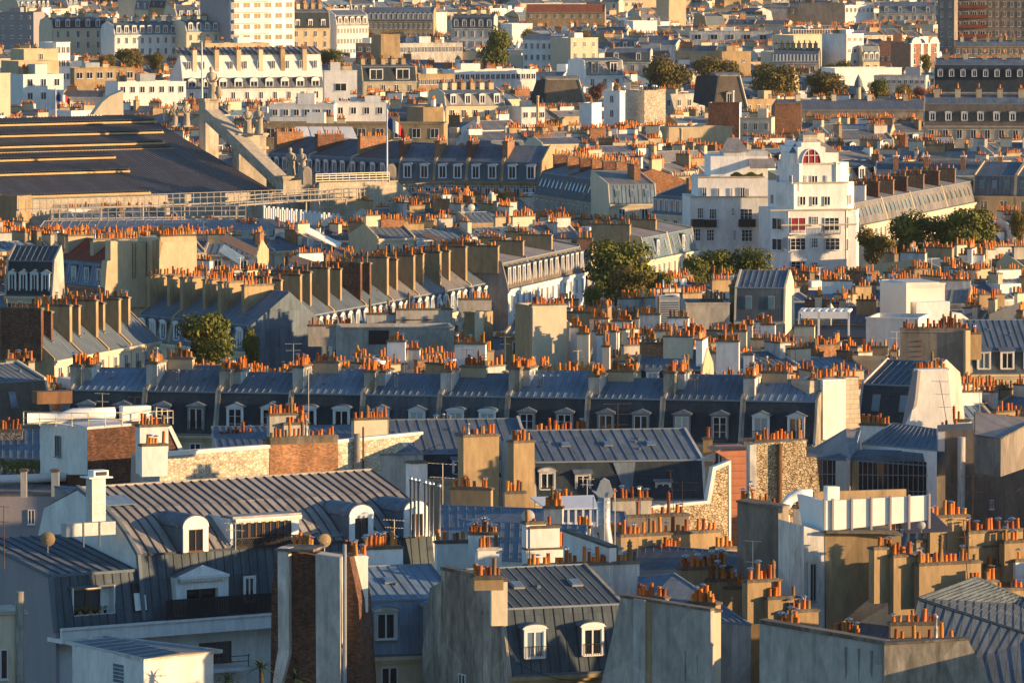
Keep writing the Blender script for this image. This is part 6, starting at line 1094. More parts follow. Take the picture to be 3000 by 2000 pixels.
# ================================================================ FAR QUARTERS
B_ = [  # x0,x1,yt,yb,s,a,label,wall,D,rows,cols,extras
 (-30, 98, 36, 128, 9.7, -12, 'blue grey slab block with tiny windows in the top left corner', 'mauve', 12, 4, 5, dict(ww=.8, wh=1)),
 (68, 186, 219, 300, 13.2, 30, 'white stepped apartment building with aerials on top, upper left', 'white', 12, 2, 3, dict(ww=1.3, wh=1.6)),
 (218, 395, 200, 245, 12.5, 22, 'beige modern flat block with a railed roof, upper left', 'tan', 10, 1, 6, dict(ww=1.5, wh=1.5)),
 (346, 545, 241, 290, 13.3, 20, 'low white block with square windows below the round bushy tree', 'white', 10, 1, 7, dict(ww=1.1, wh=1.4)),
 (-40, 30, 216, 345, 14.2, 30, 'bright cream wall cut off by the left edge above the station roof', 'cream', 8, 0, 1, {}),
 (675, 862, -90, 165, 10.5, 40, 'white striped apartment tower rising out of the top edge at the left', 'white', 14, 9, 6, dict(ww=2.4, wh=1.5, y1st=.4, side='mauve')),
 (600, 790, 128, 175, 11.2, 24, 'long cream modern block with strip windows at the foot of the striped tower', 'beige', 10, 1, 5, dict(ww=2.8, wh=1.4)),
 (1226, 1332, 218, 256, 12.4, 21, 'brown panelled low block with pairs of windows', 'tan', 9, 1, 9, dict(ww=.8, wh=1.3, y1st=1.2)),
 (1332, 1570, 206, 250, 12.3, 20, 'long white flat building with a pinkish glazed strip', 'white', 9, 1, 16, dict(ww=1.0, wh=1.3)),
 (1532, 1672, 116, 192, 11.0, -10, 'blue white house with dark windows and a zinc roof left of the orange pots', 'white', 12, 3, 8, dict(ww=.8, wh=1.5)),
 (1672, 1752, 112, 192, 11.1, 32, 'sunlit end of the blue white house', 'cream', 10, 3, 3, dict(ww=.8, wh=1.4)),
 (1042, 1116, 128, 186, 11.0, -6, 'dark grey modern block with red panels under its windows', 'darkgrey', 9, 2, 3, dict(ww=1, wh=1.2)),
 (1116, 1172, 102, 186, 11.1, 20, 'tan windowless stair tower beside the dark modern block', 'tan', 8, 0, 1, {}),
 (1172, 1355, 128, 160, 10.7, 26, 'long grey building with a continuous window strip behind the dome roof', 'grey', 9, 1, 18, dict(ww=.8, wh=1.5)),
 (2325, 2480, 104, 190, 10.9, 26, 'blank cream gable with faded graffiti under a railed roof', 'cream', 12, 0, 1, {}),
 (2480, 2530, 100, 190, 11.0, 38, 'white balcony front with staggered square windows', 'white', 10, 5, 3, dict(ww=1.0, wh=1.0)),
 (2577, 2666, 122, 190, 11.1, -8, 'brown brick side wall with a thin row of windows below', 'brickpink', 9, 1, 5, dict(ww=.6, wh=1, y1st=4)),
 (2666, 2753, 128, 195, 11.2, 30, 'orange and white brick building with two rounded gables', 'brickpink', 9, 3, 4, dict(ww=1.1, wh=1.5, band='white')),
 (2748, 2796, -90, 128, 9.6, -20, 'shaded left slab of the tall red balconied tower', 'darkgrey', 4, 9, 2, dict(ww=.8, wh=1.6)),
 (2794, 2892, -90, 112, 9.55, -3, 'tall tower centre with red balconies stacked to the top edge', 'darkgrey', 10, 9, 4, dict(ww=1.4, wh=1.4)),
 (2890, 3040, -90, 104, 9.5, -6, 'right slab of the tall tower with dark window pairs', 'darkgrey', 10, 9, 7, dict(ww=.9, wh=1.7)),
 (2446, 2642, 200, 232, 11.9, 19, 'low white flat building among trees, upper right', 'white', 9, 0, 1, {}),
 (2560, 2712, 222, 262, 12.2, -8, 'blue grey modern block with small square windows behind the trees', 'whitedirty', 9, 2, 9, dict(ww=.9, wh=1)),
 (2340, 2474, 10, 62, 8.0, -4, 'charcoal block with a grey gable on its right, top edge', 'darkgrey', 10, 0, 1, {}),
 (2476, 2560, 16, 54, 8.0, 24, 'sunlit white facade with a row of bay windows, top right', 'white', 9, 1, 7, dict(ww=.9, wh=1.6)),
 (1960, 2010, -30, 62, 8.2, 26, 'pale high blank gable at the top edge', 'beige', 10, 0, 1, {}),
 (1815, 1888, 268, 362, 13.8, -2, 'cream stone fronted block with two tall dark windows', 'cream', 10, 1, 2, dict(ww=1.7, wh=2.6, y1st=1.9, side='stone')),
 (1888, 1950, 266, 362, 14.0, 22, 'rough cream stone face of the block with steel vents on top', 'rubblewhite', 10, 0, 1, {}),
 (1769, 1816, 266, 362, 14.0, -25, 'shaded white side of the cream stone block', 'white', 3, 2, 1, dict(ww=.8, wh=1.5)),
 (766, 1300, 362, 425, 15.2, -3, 'long taupe flat roofed block behind the white scaffold sheets', 'tan', 12, 1, 10, dict(ww=1.6, wh=1.8, y1st=.9)),
 (790, 978, 306, 362, 14.5, -2, 'white art deco block with a dark box in front, behind the station pedestal', 'white', 10, 1, 6, dict(ww=1.1, wh=1.3)),
 (978, 1132, 300, 358, 14.4, 2, 'white cubic building with three windows left of the flagpole top', 'white', 10, 1, 4, dict(ww=1.1, wh=1.4)),
 (2075, 2166, 302, 366, 14.4, -6, 'dark brick gable with a bright white right edge', 'brickdark', 6, 0, 1, dict(side='white')),
 (2270, 2347, 305, 382, 14.8, -3, 'brown brick chimney wall crowned with a row of red pots', 'brick', 6, 0, 1, {}),
 (1697, 1734, 302, 362, 14.2, -20, 'narrow white cube with an open balcony beside it', 'white', 6, 0, 1, {}),
 (1960, 2146, 374, 415, 15.4, 19, 'low sunlit ochre rendered wall with a gabled right end', 'beige', 8, 0, 1, {}),
 (1528, 1600, 315, 360, 14.0, 20, 'small white house with two square windows', 'white', 8, 1, 3, dict(ww=1, wh=1.2)),
 (2168, 2260, 345, 395, 14.6, -10, 'cream turret house with a pointed zinc roof', 'cream', 7, 1, 3, dict(ww=.8, wh=1.5)),
 (1240, 1300, 315, 360, 14.2, 26, 'brown box building with a bright right side among chimneys', 'tan', 8, 0, 1, {}),
 (1855, 1925, 62, 90, 8.8, 22, 'white wall with a row of pipes on it, near the red roof', 'white', 8, 0, 1, {}),
 (2020, 2260, 92, 118, 9.3, -4, 'white terrace building with dark openings, top centre right', 'whitedirty', 8, 1, 5, dict(ww=2.2, wh=1.6)),
 (2115, 2200, 152, 210, 11.4, 19, 'beige blank gables with one tiny window each', 'tan', 8, 1, 2, dict(ww=.7, wh=.8, y1st=2)),
 (2260, 2330, 152, 190, 10.8, 19, 'low cream block left of the blank graffiti gable', 'cream', 8, 0, 1, {}),
 (1500, 1560, 70, 120, 9.2, 28, 'small pale gable left of the far bushes', 'white', 8, 0, 1, {}),
 (1850, 1960, 150, 190, 10.9, -4, 'rubble grey gable behind the brown tree', 'rubblegrey', 7, 1, 3, dict(ww=.6, wh=.9)),
]
FB = {}
for q in B_: FB[q[0]] = blk(*q[:7], q[7], q[8], q[9], q[10], **q[11])
t = FB[68]; blk(54, 173, 180, 222, 13.1, 30, '', 'beige', 9, 1, 1, th=t, ww=1, wh=1.4); blk(70, 170, 145, 182, 13.0, 30, '', 'beige', 7, 1, 1, th=t, ww=1, wh=1.4); blk(165, 205, 125, 205, 12.9, 42, '', 'white', 6, 3, 3, th=t, ww=1, wh=1.5)
t = FB[675]; wallpx(t, Fr(t.fr.o, -60), [(605, -90), (677, -90), (677, 140), (605, 118)], 'mauve', 0, 1, 'side_wall'); b = MB()  # blue-grey side: shade of the white tower put into its colour
for k in range(9): b.box(t.L * .02, t.L * .62, -1.2, 0, t.zr - 2.2 - 3 * k - .9, t.zr - 2.2 - 3 * k, 'white')
b.build('balcony', t.o)
t = FB[2794]; b = MB(); [b.box(0, t.L, -1.2, 0, t.zr - 2 - 3 * k - 1, t.zr - 2 - 3 * k, 'red' if 0 else 'tile') for k in range(9)]; b.build('balcony', t.o)
t = FB[2666]; b = MB(); [b.xz([(c + 1.5 * cos(pi * i / 8), t.zr + 1.6 * sin(pi * i / 8)) for i in range(9)], -.1, .5, 'white') for c in (t.L * .22, t.L * .82)]; [b.box(x, x + .8, -.15, 0, 0, t.zr, 'white') for x in (.2, t.L * .36, t.L * .6, t.L - 1)]; b.build('rounded_gable', t.o)
t = FB[2325]; b = MB(); n = 20; [b.bar((x * t.L / n, .3, t.zr), (x * t.L / n, .3, t.zr + 1.6), .09, 'rail') for x in range(n + 1)]; b.bar((0, .3, t.zr + 1.5), (t.L, .3, t.zr + 1.5), .09, 'rail'); b.build('railing', t.o)
b = MB(); r = random.Random(2); x = t.L * .6
for i in range(26): y = x + r.uniform(0, 1.1); b.bar((x, -.03, t.zr - r.uniform(.5, 1.9)), (y, -.03, t.zr - r.uniform(.5, 1.9)), .12, 'iron'); x += .17
b.build('graffiti', t.o)
t = FB[1042]; b = MB(); [b.box(t.L * (i + .5) / 3 - .5, t.L * (i + .5) / 3 + .5, -.05, 0, t.zr - 3.6 - 3 * k, t.zr - 2.6 - 3 * k, 'tile') for i in range(3) for k in range(2)]; b.build('red_panel', t.o)
t = FB[1532]; b = MB(); b.plane((-.3, -.3, t.zr), (t.L, -.3, t.zr), (t.L - 1, 6, t.zr + 1.4), (.5, 6, t.zr + 1.4), 'zinc'); b.build('zinc_roof', t.o)
t = FB[1888]; b = MB(); r = random.Random(5); [b.lathe(r.uniform(-4, 4), r.uniform(1, 5), [(.2, t.zr - .5), (.2, t.zr + .5), (.4, t.zr + .7), (.3, t.zr + 1.1), (.05, t.zr + 1.2)], 'metal', 8) for _ in range(9)]; b.build('vent', t.o)
H_ = [  # x0,x1,ye,s,a,label,mh,rise,run,nd,extras
 (153, 333, 84, 10.4, 24, 'cream house with black slate mansard and rounded dormers, upper left', 2.1, .8, 5, 6, dict(wall='cream', fl=3, wn=6, ws=(.9, 1.9), kp=160, roof='zinc', name='apartment_house')),
 (335, 544, 103, 10.5, 24, 'sunlit cream terrace with nine arched dormers over two window rows', 2.4, 1.2, 5, 9, dict(wall='white', man='zinclight', fl=2, wn=9, ws=(.8, 1.7), kp=160, dk='arch', name='apartment_house')),
 (545, 670, 94, 10.5, 24, 'cream house with five dormers touching the striped tower', 2.2, 1.0, 5, 5, dict(wall='cream', man='zinclight', fl=3, wn=5, ws=(.8, 1.7), kp=160, name='apartment_house')),
 (852, 968, 84, 10.2, 21, 'tan cornered apartment house with a dark double slate mansard', 4.6, 1.2, 4, 3, dict(wall='beige', fl=3, wn=4, ws=(.9, 1.7), kp=155, dk='arch')),
 (986, 1080, 76, 10.1, 31, 'narrow white facade with ten columns of windows and steep zinc roof', 3.0, 1.4, 4, 5, dict(wall='white', man='zincsuntint', fl=3, wn=10, ws=(.6, 1.5), kp=150)),
 (1062, 1270, 62, 9.4, -4, 'long house whose slate roof carries a dense white dormer row', 2.8, 1.3, 6, 14, dict(wall='tan', fl=2, wn=14, ws=(.8, 1.6), kp=90)),
 (1322, 1447, 83, 10.0, -6, 'dark zinc mansard over a white blue balconied facade beside the tall tree', 3.2, .8, 5, 5, dict(wall='whitedirty', man='zincdark', fl=2, wn=5, ws=(.9, 1.9), kp=130)),
 (1540, 1772, 36, 8.3, -3, 'long low building with a bright red tiled roof, top centre', 0, 2.6, 6, 0, dict(wall='tan', roof='tileorange', fl=1, wn=9, ws=(.7, 1.2), kp=65)),
 (2796, 3040, 136, 9.9, -3, 'long beige building with a low zinc roof under the tall tower', 0, 1.6, 5, 0, dict(wall='tan', fl=2, wn=14, ws=(.8, 1.5), kp=165)),
 (2735, 3040, 270, 12.7, -6, 'big dark slate hotel roof with two rows of pale dormers at the right', 6.2, 1.4, 6, 9, dict(wall='stone', dz=3.6, dk='ped', dw=(.9, 1.3), mr=2, kp=285, name='hotel')),
 (1062, 1222, 240, 12.6, 21, 'cream house with two white double dormers in a dark slate roof', 3.4, .6, 4, 2, dict(wall='stone', dk='flat', dw=(3.0, 2.3), fl=1, wn=4, kp=262)),
 (538, 950, 262, 13.0, 22, 'long white building with a brown lit roof and a row of round topped dormers', 2.4, 5.2, 1.6, 9, dict(wall='white', man='zincfar', roof='white', dk='barrel', dw=(1.6, 1.3), dz=.3, fl=1, wn=10, ws=(.9, 1.6), kp=290, droof='zinc')),
 (2705, 3040, 368, 15.5, -5, 'brown slate mansion roof with small white round headed dormers', 4.0, 1.6, 4, 7, dict(wall='stone', man='slatebrown', roof='zinc', dk='arch', dw=(.9, 1.3), dz=1, mr=2, kp=392, name='mansion')),
 (2285, 2960, 322, 13.5, 3, 'very long low roof of lit skylight bars with railings beneath', 0, 1.9, 9, 0, dict(wall='darkgrey', roof='zincfar', fl=0, kp=338, name='market_hall', D=20)),
 (1305, 1480, 312, 14.0, 21, 'sunlit zinc mansard with four white dormers right of the flagpole', 2.6, 1.0, 4, 4, dict(wall='cream', man='zincsuntint', dk='arch', kp=325)),
 (1715, 1828, 222, 12.4, 23, 'white house with two big paned studio dormers left of the brown tree', 3.4, .6, 4, 2, dict(wall='white', man='zincsuntint', dk='flat', dw=(1.6, 2.4), fl=1, wn=3, kp=245)),
 (2262, 2400, 185, 11.0, -5, 'house with a packed row of slim dormers below the graffiti gable', 2.6, 1.2, 5, 13, dict(wall='cream', man='zincsuntint', dk='flat', dw=(.6, 1.8), kp=195)),
 (2528, 2580, 182, 11.0, 25, 'greenish zinc mansard between the balcony front and the brick wall', 4.0, .6, 4, 3, dict(wall='cream', man='zinc', kp=190)),
 (1770, 1905, 182, 11.0, -5, 'blue zinc mansard house with two dormers left of the brown tree top', 2.6, .8, 5, 2, dict(wall='whitedirty', man='zincdark', kp=205)),
 (2575, 2740, 40, 8.0, -3, 'grey zinc house with two yellow lit dormers near the top edge', 3, 1, 5, 4, dict(wall='grey', man='zinc', kp=60)),
]
FH = {}
for q in H_: FH[q[0]] = hs(q[0], q[1], q[2], q[3], q[4], q[5], q[6], q[7], q[8], q[9], False, **q[10])
for k, n in ((153, 2), (335, 4), (545, 2), (852, 3), (1062, 3), (1322, 2), (1305, 4), (538, 4), (2705, 3), (2735, 3), (2285, 4), (2262, 6), (2796, 4)):
    h = FH[k]; [chimney(h, x - .5, x + .5, h.yr - 1.2, h.yr + 1.2, h.z1, h.zr + 1.3, rnd.choice(['tan', 'cream', 'beige']), 5, False) for x in [h.L * (i + .6) / (n + 2.4) for i in range(n + 2)]]
t = FH[538]; b = MB(); q = t.zr; b.plane((-.3, t.yr - .6, q), (t.L + .3, t.yr - .6, q), (t.L, t.yr + 4, q + 1.6), (0, t.yr + 4, q + 1.6), 'zincsuntint', 'seamdark', 1.3, .12, .12); b.build('upper_roof', t.o)
for i in range(10): win(t.o, (i + .5) * t.L / 10, t.mr + .55, t.z1 + 2.0, .9, 1.8, 'far')
blk(950, 1046, 208, 285, 13.1, 5, 'white ornamented frontispiece with one wide window beside the dormer row', 'white', 6, 1, 1, ww=2.6, wh=1.7, y1st=2.8)
# truncated slate pyramids
def pyr(x0, x1, xt0, xt1, yt, yb, s, a, label, D=9, m='slatebrown', mshade='slate'):  # sunward slopes warm and pale, others dark: light put into slate colours
    fr = fry(x0, yb, F / s, a); t = Th('pavilion', label, 'building', fr); L = fr.f(x1, yb)[0]; zb = fr.f(x0, yb)[1]; zt = fr.f(x0, yt)[1]; i0 = (xt0 - x0) / s; i1 = (x1 - xt1) / s; b = MB(); b.box(0, L, 0, D, 0, zb, 'beige'); b.build('wall', t.o); b = MB(); e = min(i0, i1)
    b.poly([(0, 0, zb), (L, 0, zb), (L - i1, e, zt), (i0, e, zt)], m); b.poly([(0, D, zb), (0, 0, zb), (i0, e, zt), (i0, D - e, zt)], mshade); b.poly([(L, 0, zb), (L, D, zb), (L - i1, D - e, zt), (L - i1, e, zt)], m); b.poly([(L, D, zb), (0, D, zb), (i0, D - e, zt), (L - i1, D - e, zt)], mshade)
    for p, q in (((0, 0, zb), (i0, e, zt)), ((L, 0, zb), (L - i1, e, zt)), ((i0, e, zt), (L - i1, e, zt))): b.bar(p, q, .4, 'stone')
    b.box(i0 - .2, L - i1 + .2, e - .2, D - e + .2, zt, zt + .5, 'zinc'); b.build('roof', t.o); t.box = (0, L, 0, D, zt); t.zr = zt; t.L = L; keep(x0, x1, yt, yb, F / s); return t
pyr(1590, 1715, 1600, 1695, 232, 302, 13.2, 8, 'truncated slate pavilion roof with a big dark panel, left'); wallpx(THINGS[-1], Fr(THINGS[-1].fr.o, -50), [(1572, 236), (1598, 232), (1592, 302), (1548, 302)], 'slate', 0, .5, 'side_roof')
t = pyr(2085, 2190, 2102, 2168, 222, 318, 13.3, 8, 'truncated slate pavilion roof with a classical stone dormer'); wallpx(t, Fr(t.fr.o, -50), [(2040, 222), (2104, 222), (2090, 318), (2030, 300)], 'slate', 0, .5, 'side_roof'); dormer(t, t.L * .5, .1, t.zr - 6, 1.1, 2.0, 1.5, 'ped', 'two', near=False, surround='beige')
# white scaffold sheets, dark hut, ochre wall details
t = Th('scaffold_sheets', 'bright white sheets stretched over scaffolding beside the flagpole', 'scaffold', fry(858, 420, 19000 / 15.9, 0)); f = t.fr; t.box = (0, 12, 0, 6, 19); keep(855, 1046, 370, 425, 1200)
for i in range(4): x0, x1 = 858 + i * 44, 898 + i * 44; a_, c_, d_, e_ = f.f(x0 + 18, 416), f.f(x1 + 24, 419), f.f(x1, 374), f.f(x0, 374); b = MB(); b.extr([(a_[0], -1, a_[1]), (c_[0], -1, c_[1]), (d_[0], 3, d_[1]), (e_[0], 3, e_[1])], (0, .1, .05), 'sheet'); b.build('sheet', t.o)
b = MB(); [b.bar((f.f(780 + k * 16, 420)[0], 2, f.f(780, 425)[1]), (f.f(780 + k * 16, 420)[0], 2, f.f(780, 372)[1]), .1, 'rust') for k in range(6)]; [b.bar((f.f(776, 400)[0], 2, f.f(780, y)[1]), (f.f(866, 400)[0], 2, f.f(780, y - 8)[1]), .12, 'rust') for y in (382, 394, 405)]; b.build('scaffold', t.o)
wallpx(t, fry(275, 335, 1110, 12), [(272, 337), (300, 300), (322, 282), (360, 266), (362, 337)], 'cream', 0, 4, 'curved_wall')
t.o['label'] = t.o['label']
# pointed turret
t = Th('turret', 'small turret with a pointed bulbous zinc cap above the long skylight roof', 'turret', fry(2515, 282, 19000 / 13.3, 0)); z = PY(2515, 282, 19000 / 13.3).z; b = MB(); b.lathe(0, 0, [(.55, 0), (.55, z + 2)], 'beige', 8); b.build('wall', t.o); b = MB(); b.lathe(0, 0, [(.9, z + 2), (.95, z + 2.4), (.8, z + 3.2), (.35, z + 4.2), (.03, z + 4.8)], 'zinc', 10); b.build('roof', t.o)
# radio masts and white pipes in the middle
for px, pb, pt, s in ((2147, 330, 270, 14), (1575, 365, 285, 14.4), (1995, 470, 380, 16.5), (1440, 620, 570, 19.6)):
    t = Th('antenna_mast', 'slim lit pipe mast standing on the roofs near column %d' % px if 0 else {2147: 'lattice mast beside the slate pavilion', 1575: 'beige round flue left of the white cube', 1995: 'thick lit pipe standing above the ochre wall', 1440: 'pair of white antenna tubes over the orange pots'}[px], 'mast', fry(px, pb, F / s, 0)); z0, z1 = PY(px, pb, F / s).z, PY(px, pt, F / s).z; b = MB(); b.lathe(0, 0, [(.28, z0 - 3), (.28, z1), (.36, z1 + .05), (.36, z1 + .3)], 'sheet' if px in (1440, 2147) else 'beige', 10); b.build('pole', t.o)
# hard-angled slanting panels on roofs (awnings over terraces)
for i, (pts, mt) in enumerate(((((1240, 690), (1480, 725), (1510, 700), (1265, 672)), 'sheet'),)): pass
def slant(px0, py0, px1, py1, s, w_, mt, label):
    p, q = PY(px0, py0, F / s), PY(px1, py1, F / s); keep(px0, px1, py0 - 10, py1 + 4, F / s); t = Th('slanting_screen', label, 'screen', Fr(p, 0), 'slanting panels over the roof terraces', z=p.z); d = q - p; b = MB(); b.extr([(0, 0, 0), tuple(d), tuple(d + Vector((w_ * .3, w_, .35 * w_))), (w_ * .3, w_, .35 * w_)], (0, 0, .1), mt); b.build('panel', t.o); c = MB(); [c.bar(tuple(d * u + Vector((.1, .2, -1.6))), tuple(d * u + Vector((.1, .2, 0))), .1, 'galv') for u in (.1, .5, .9)]; c.build('leg', t.o); return t
slant(645, 706, 742, 752, 22.2, 2.2, 'solar', 'brown slatted slanting panel right of the tall blank wall'); slant(640, 738, 700, 776, 22.9, 2.2, 'glassblue', 'blue glazed slanting panel below the brown slatted one'); slant(845, 768, 955, 802, 23.3, 2.0, 'solar', 'brown slatted slanting panel left of the long central street'); slant(968, 748, 1065, 780, 22.8, 2.4, 'solar', 'broad brown slanting panel with a grey back, centre left')
slant(890, 680, 990, 728, 21.6, 1.6, 'sheet', 'bright white slanting panel in the middle of the pots'); slant(1235, 692, 1345, 732, 22, 1.4, 'solar', 'narrow brown slanting panel above the street of slab chimneys')
# trees
T_ = [(622, 1050, 912, 190, 'broad green tree left of the long central street', 'leaf', 27.5, 1), (735, 1010, 950, 60, 'small bush like tree right of the broad green tree', 'leaf', 27.2, 2), (1806, 845, 692, 198, 'large dark green tree in the middle of the picture', 'leaf', 24.5, 3), (1850, 850, 772, 140, 'yellow lit lower tree against the large dark tree', 'leafgold', 24.9, 4), (1735, 860, 815, 70, 'low shrub left of the large dark tree', 'leaf', 25.2, 2),
 (2025, 805, 742, 120, 'dark tree at the left foot of the white tower', 'leaf', 23.2, 5), (2115, 800, 728, 130, 'second dark tree at the foot of the white tower', 'leaf', 23.0, 1), (2205, 800, 720, 130, 'third dark tree at the foot of the white tower', 'leaf', 23.0, 3), (1930, 830, 765, 120, 'dark tree just right of the large middle tree', 'leaf', 24.2, 2), (2572, 730, 655, 130, 'green tree right of the white tower', 'leafgold', 21.8, 2), (2680, 720, 610, 160, 'tall green tree with a lit top before the skylight mansard', 'leaf', 21.6, 4),
 (2775, 720, 628, 130, 'mid green tree between two taller ones at the right', 'leaf', 21.6, 5), (2850, 725, 605, 150, 'dense dark tree near the right edge', 'leaf', 21.7, 1), (2985, 660, 612, 60, 'tree touching the right edge above orange pots', 'leafgold', 21, 3), (1960, 272, 150, 150, 'big brown green tree behind the cream stone block', 'leafgold', 12.4, 2), (2090, 240, 160, 130, 'autumn tree right of the big brown one', 'leafgold', 12, 4), (2150, 228, 178, 80, 'small golden tree beside the blank gables', 'leafgold', 11.6, 5),
 (2270, 285, 182, 150, 'bushy green tree left of the pointed turret', 'leafgold', 12.8, 3), (2420, 282, 208, 140, 'loose green tree behind the pointed turret', 'leafgold', 12.7, 1), (2440, 215, 172, 110, 'flat topped tree before the graffiti gable', 'leaf', 11.6, 2), (2580, 275, 226, 80, 'round tree right of the pointed turret', 'leaf', 12.7, 5), (2650, 280, 245, 60, 'small green tree left of the red shrub', 'leafgold', 12.8, 3), (2695, 282, 250, 50, 'red leaved shrub before the dark hotel', 'leafred', 12.9, 4),
 (1450, 190, 72, 110, 'tall dark tree left of the blue white house', 'leaf', 11.3, 5), (1555, 115, 80, 75, 'golden shrub behind the blue white house', 'leafgold', 9.6, 2), (1700, 110, 88, 70, 'yellow shrub over the blue white house roof', 'leafgold', 9.6, 3), (382, 200, 140, 85, 'round bushy tree before the sunlit cream terrace', 'leafgold', 11.8, 1), (455, 180, 152, 60, 'small tree right of the round bushy tree', 'leafgold', 11.4, 4), (315, 180, 158, 60, 'yellowish shrub left of the round bushy tree', 'leafgold', 11.4, 3),
 (1745, 262, 238, 60, 'rust red shrub right of the slate pavilion', 'leafred', 13, 2), (1390, 215, 172, 50, 'brown shrub left of the far church spire', 'leafgold', 12, 1), (960, 175, 142, 120, 'dark green hedge tree below the tan cornered house', 'leaf', 11, 4), (1480, 590, 558, 50, 'dark tree before the shuttered terrace', 'leaf', 19, 2), (2715, 190, 158, 40, 'little tree before the rounded gables', 'leaf', 11.3, 1)]
for q in T_: tree(q[0], q[1], q[2], q[3], q[4], q[5], q[6], q[7]); keep(q[0] - q[3] * .45, q[0] + q[3] * .45, q[2], q[1] - (q[1] - q[2]) * .15, F / q[6])
# ================================================================ THE SEA OF ROOFS BETWEEN THE LANDMARKS
INDIV = None; REST = set()
INDIV = set([12,13,22,28,29,31,32,42,53,55,58,59,62,66,67,68,69,70,78,79,80,81,82,83,84,90,91,93,97,105,106,107,108,116,117,118,119,126,127,128,130,134,135,136,142,145,153,154,161,162,164,165,174,175,176,177,179,181,183,184,185,188,189,190,191,192,193,194,199,202,203,204,206,207,213,214,215,216,226,229,230,231,232,238,241,242,246,247,257,268,272,273,275,285,286,288,293,300,301,305,306,307,308,309,310,317,318,319,320,321,327,331,332,333,351,352,353,354,355,356,357,370,376,382,383,389,390,391,393,397,406,407,415,438,447,448,451,454,457,478,479,480,481,483,489,493,497,500,507,511,512,513,531,533,537,550,551,555,558,571,577,578,579,595,596,600,601,602,604,610,613,614,615,619,620,621,632,641,642,643,649,656,659,686,692,693,694,699,700,714,721,726,727,728,747,748,749,750,753,754,755,756,758,769,770,774,775,798,799,807,809,816,819,820,823,828,836,843,844,848,851,852,853,855,856,858,865,918,920,937,938,940,942,943,966,967,972,991,996,1001,1016,1025,1066,1073,1125,1144,1150,1161,1198,1199,1200,1201,1204,1205,1206,1207,1211,1212,1226,1238,1268,1269,1270,1311,1312,1333,1334,1335,1367,1429,1435,1473,1475,1476,1477,1478,1506,1508,1585,1630,1662,1670,1673,1674,1679,1680,1747,1785,1786,1813,1814,1815,1831,1840,1873,1874,1875,1883,1884,1892,1893,1894,1895,1896,1897,1898,1899,1900,1901,1909,1922,1925,1927,1928,1929,1966,1970,1971,1972,2009,2011,2022,2050,2051,2061,2062,2085,2087,2111,2112,2133,2156,2157,2181,2316,2417,2426,2427,2509])
REST = set([2,3,4,11,15,16,18,23,24,34,35,40,41,44,48,50,51,52,63,64,65,71,87,88,89,92,94,95,96,98,100,101,102,104,113,114,115,125,129,133,143,151,152,163,171,172,180,182,187,195,205,209,210,211,212,220,221,224,227,228,233,237,240,243,244,245,248,249,250,252,253,255,256,261,266,269,270,274,276,279,281,283,287,291,292,295,297,298,299,302,311,312,313,314,315,316,322,323,324,326,328,329,330,334,335,336,343,345,346,347,348,349,350,363,365,366,367,368,369,371,372,373,375,385,386,387,388,392,399,401,402,403,405,408,410,412,414,416,417,418,420,422,423,424,425,427,429,430,437,439,449,450,455,456,458,465,466,469,472,476,477,484,486,488,495,496,498,499,501,505,510,524,528,529,530,532,542,543,544,552,553,556,557,573,574,575,576,580,597,599,603,611,612,616,617,618,637,638,639,640,648,654,655,657,658,668,674,675,676,678,684,685,687,688,695,696,707,715,717,718,719,720,722,730,732,735,736,737,738,745,746,757,759,765,768,771,777,778,779,784,787,791,792,793,794,795,796,800,802,803,806,808,810,811,812,817,821,822,824,827,829,830,831,832,835,839,845,846,847,849,857,859,868,869,872,873,878,879,888,893,897,914,916,917,919,921,922,923,929,939,951,952,953,965,968,970,981,989,990,992,994,995,1015,1019,1021,1022,1024,1031,1033,1034,1035,1036,1046,1049,1050,1063,1064,1067,1068,1069,1071,1074,1075,1076,1081,1085,1087,1088,1090,1091,1094,1096,1099,1100,1103,1104,1105,1106,1107,1110,1111,1113,1117,1118,1119,1120,1122,1127,1128,1131,1145,1146,1154,1155,1156,1169,1171,1184,1187,1189,1190,1216,1218,1233,1234,1237,1245,1248,1249,1262,1263,1264,1271,1279,1303,1304,1305,1306,1308,1313,1316,1327,1328,1331,1339,1340,1341,1343,1344,1346,1347,1361,1368,1369,1370,1371,1372,1379,1380,1409,1432,1433,1434,1436,1437,1439,1440,1441,1442,1452,1453,1454,1464,1465,1466,1474,1497,1498,1499,1505,1507,1510,1540,1548,1571,1583,1584,1586,1587,1588,1589,1590,1591,1592,1593,1594,1595,1597,1599,1629,1633,1634,1635,1660,1661,1667,1668,1669,1671,1672,1675,1678,1692,1703,1706,1707,1708,1709,1711,1713,1716,1717,1718,1719,1733,1734,1749,1750,1757,1758,1759,1760,1761,1762,1770,1771,1773,1775,1787,1788,1792,1793,1794,1797,1799,1801,1802,1803,1804,1811,1816,1827,1828,1829,1830,1838,1839,1841,1844,1845,1846,1847,1848,1856,1872,1879,1880,1902,1908,1923,1924,1926,1930,1931,1932,1933,1935,1956,1981,2007,2008,2010,2012,2013,2015,2021,2039,2040,2052,2054,2063,2064,2065,2066,2067,2068,2071,2072,2073,2074,2084,2100,2102,2103,2134,2138,2143,2145,2146,2147,2148,2149,2150,2155,2158,2159,2160,2162,2163,2171,2180,2182,2197,2198,2199,2200,2201,2211,2212,2213,2214,2215,2216,2220,2221,2232,2233,2242,2267,2268,2274,2315,2372,2375,2376,2377,2405,2429,2457,2477,2479,2533])
def overlap(x0, x1, yt, Yc, dy=11):
    low = 0
    for (a, b, t, u, Y) in KEEP:
        if x1 < a + 3 or x0 > b - 3: continue
        if abs(Yc - Y) < dy: return None
        if Yc < Y and yt < u: low = max(low, u - yt)
    return low
rf = random.Random(11); NF = 0; FILL = []
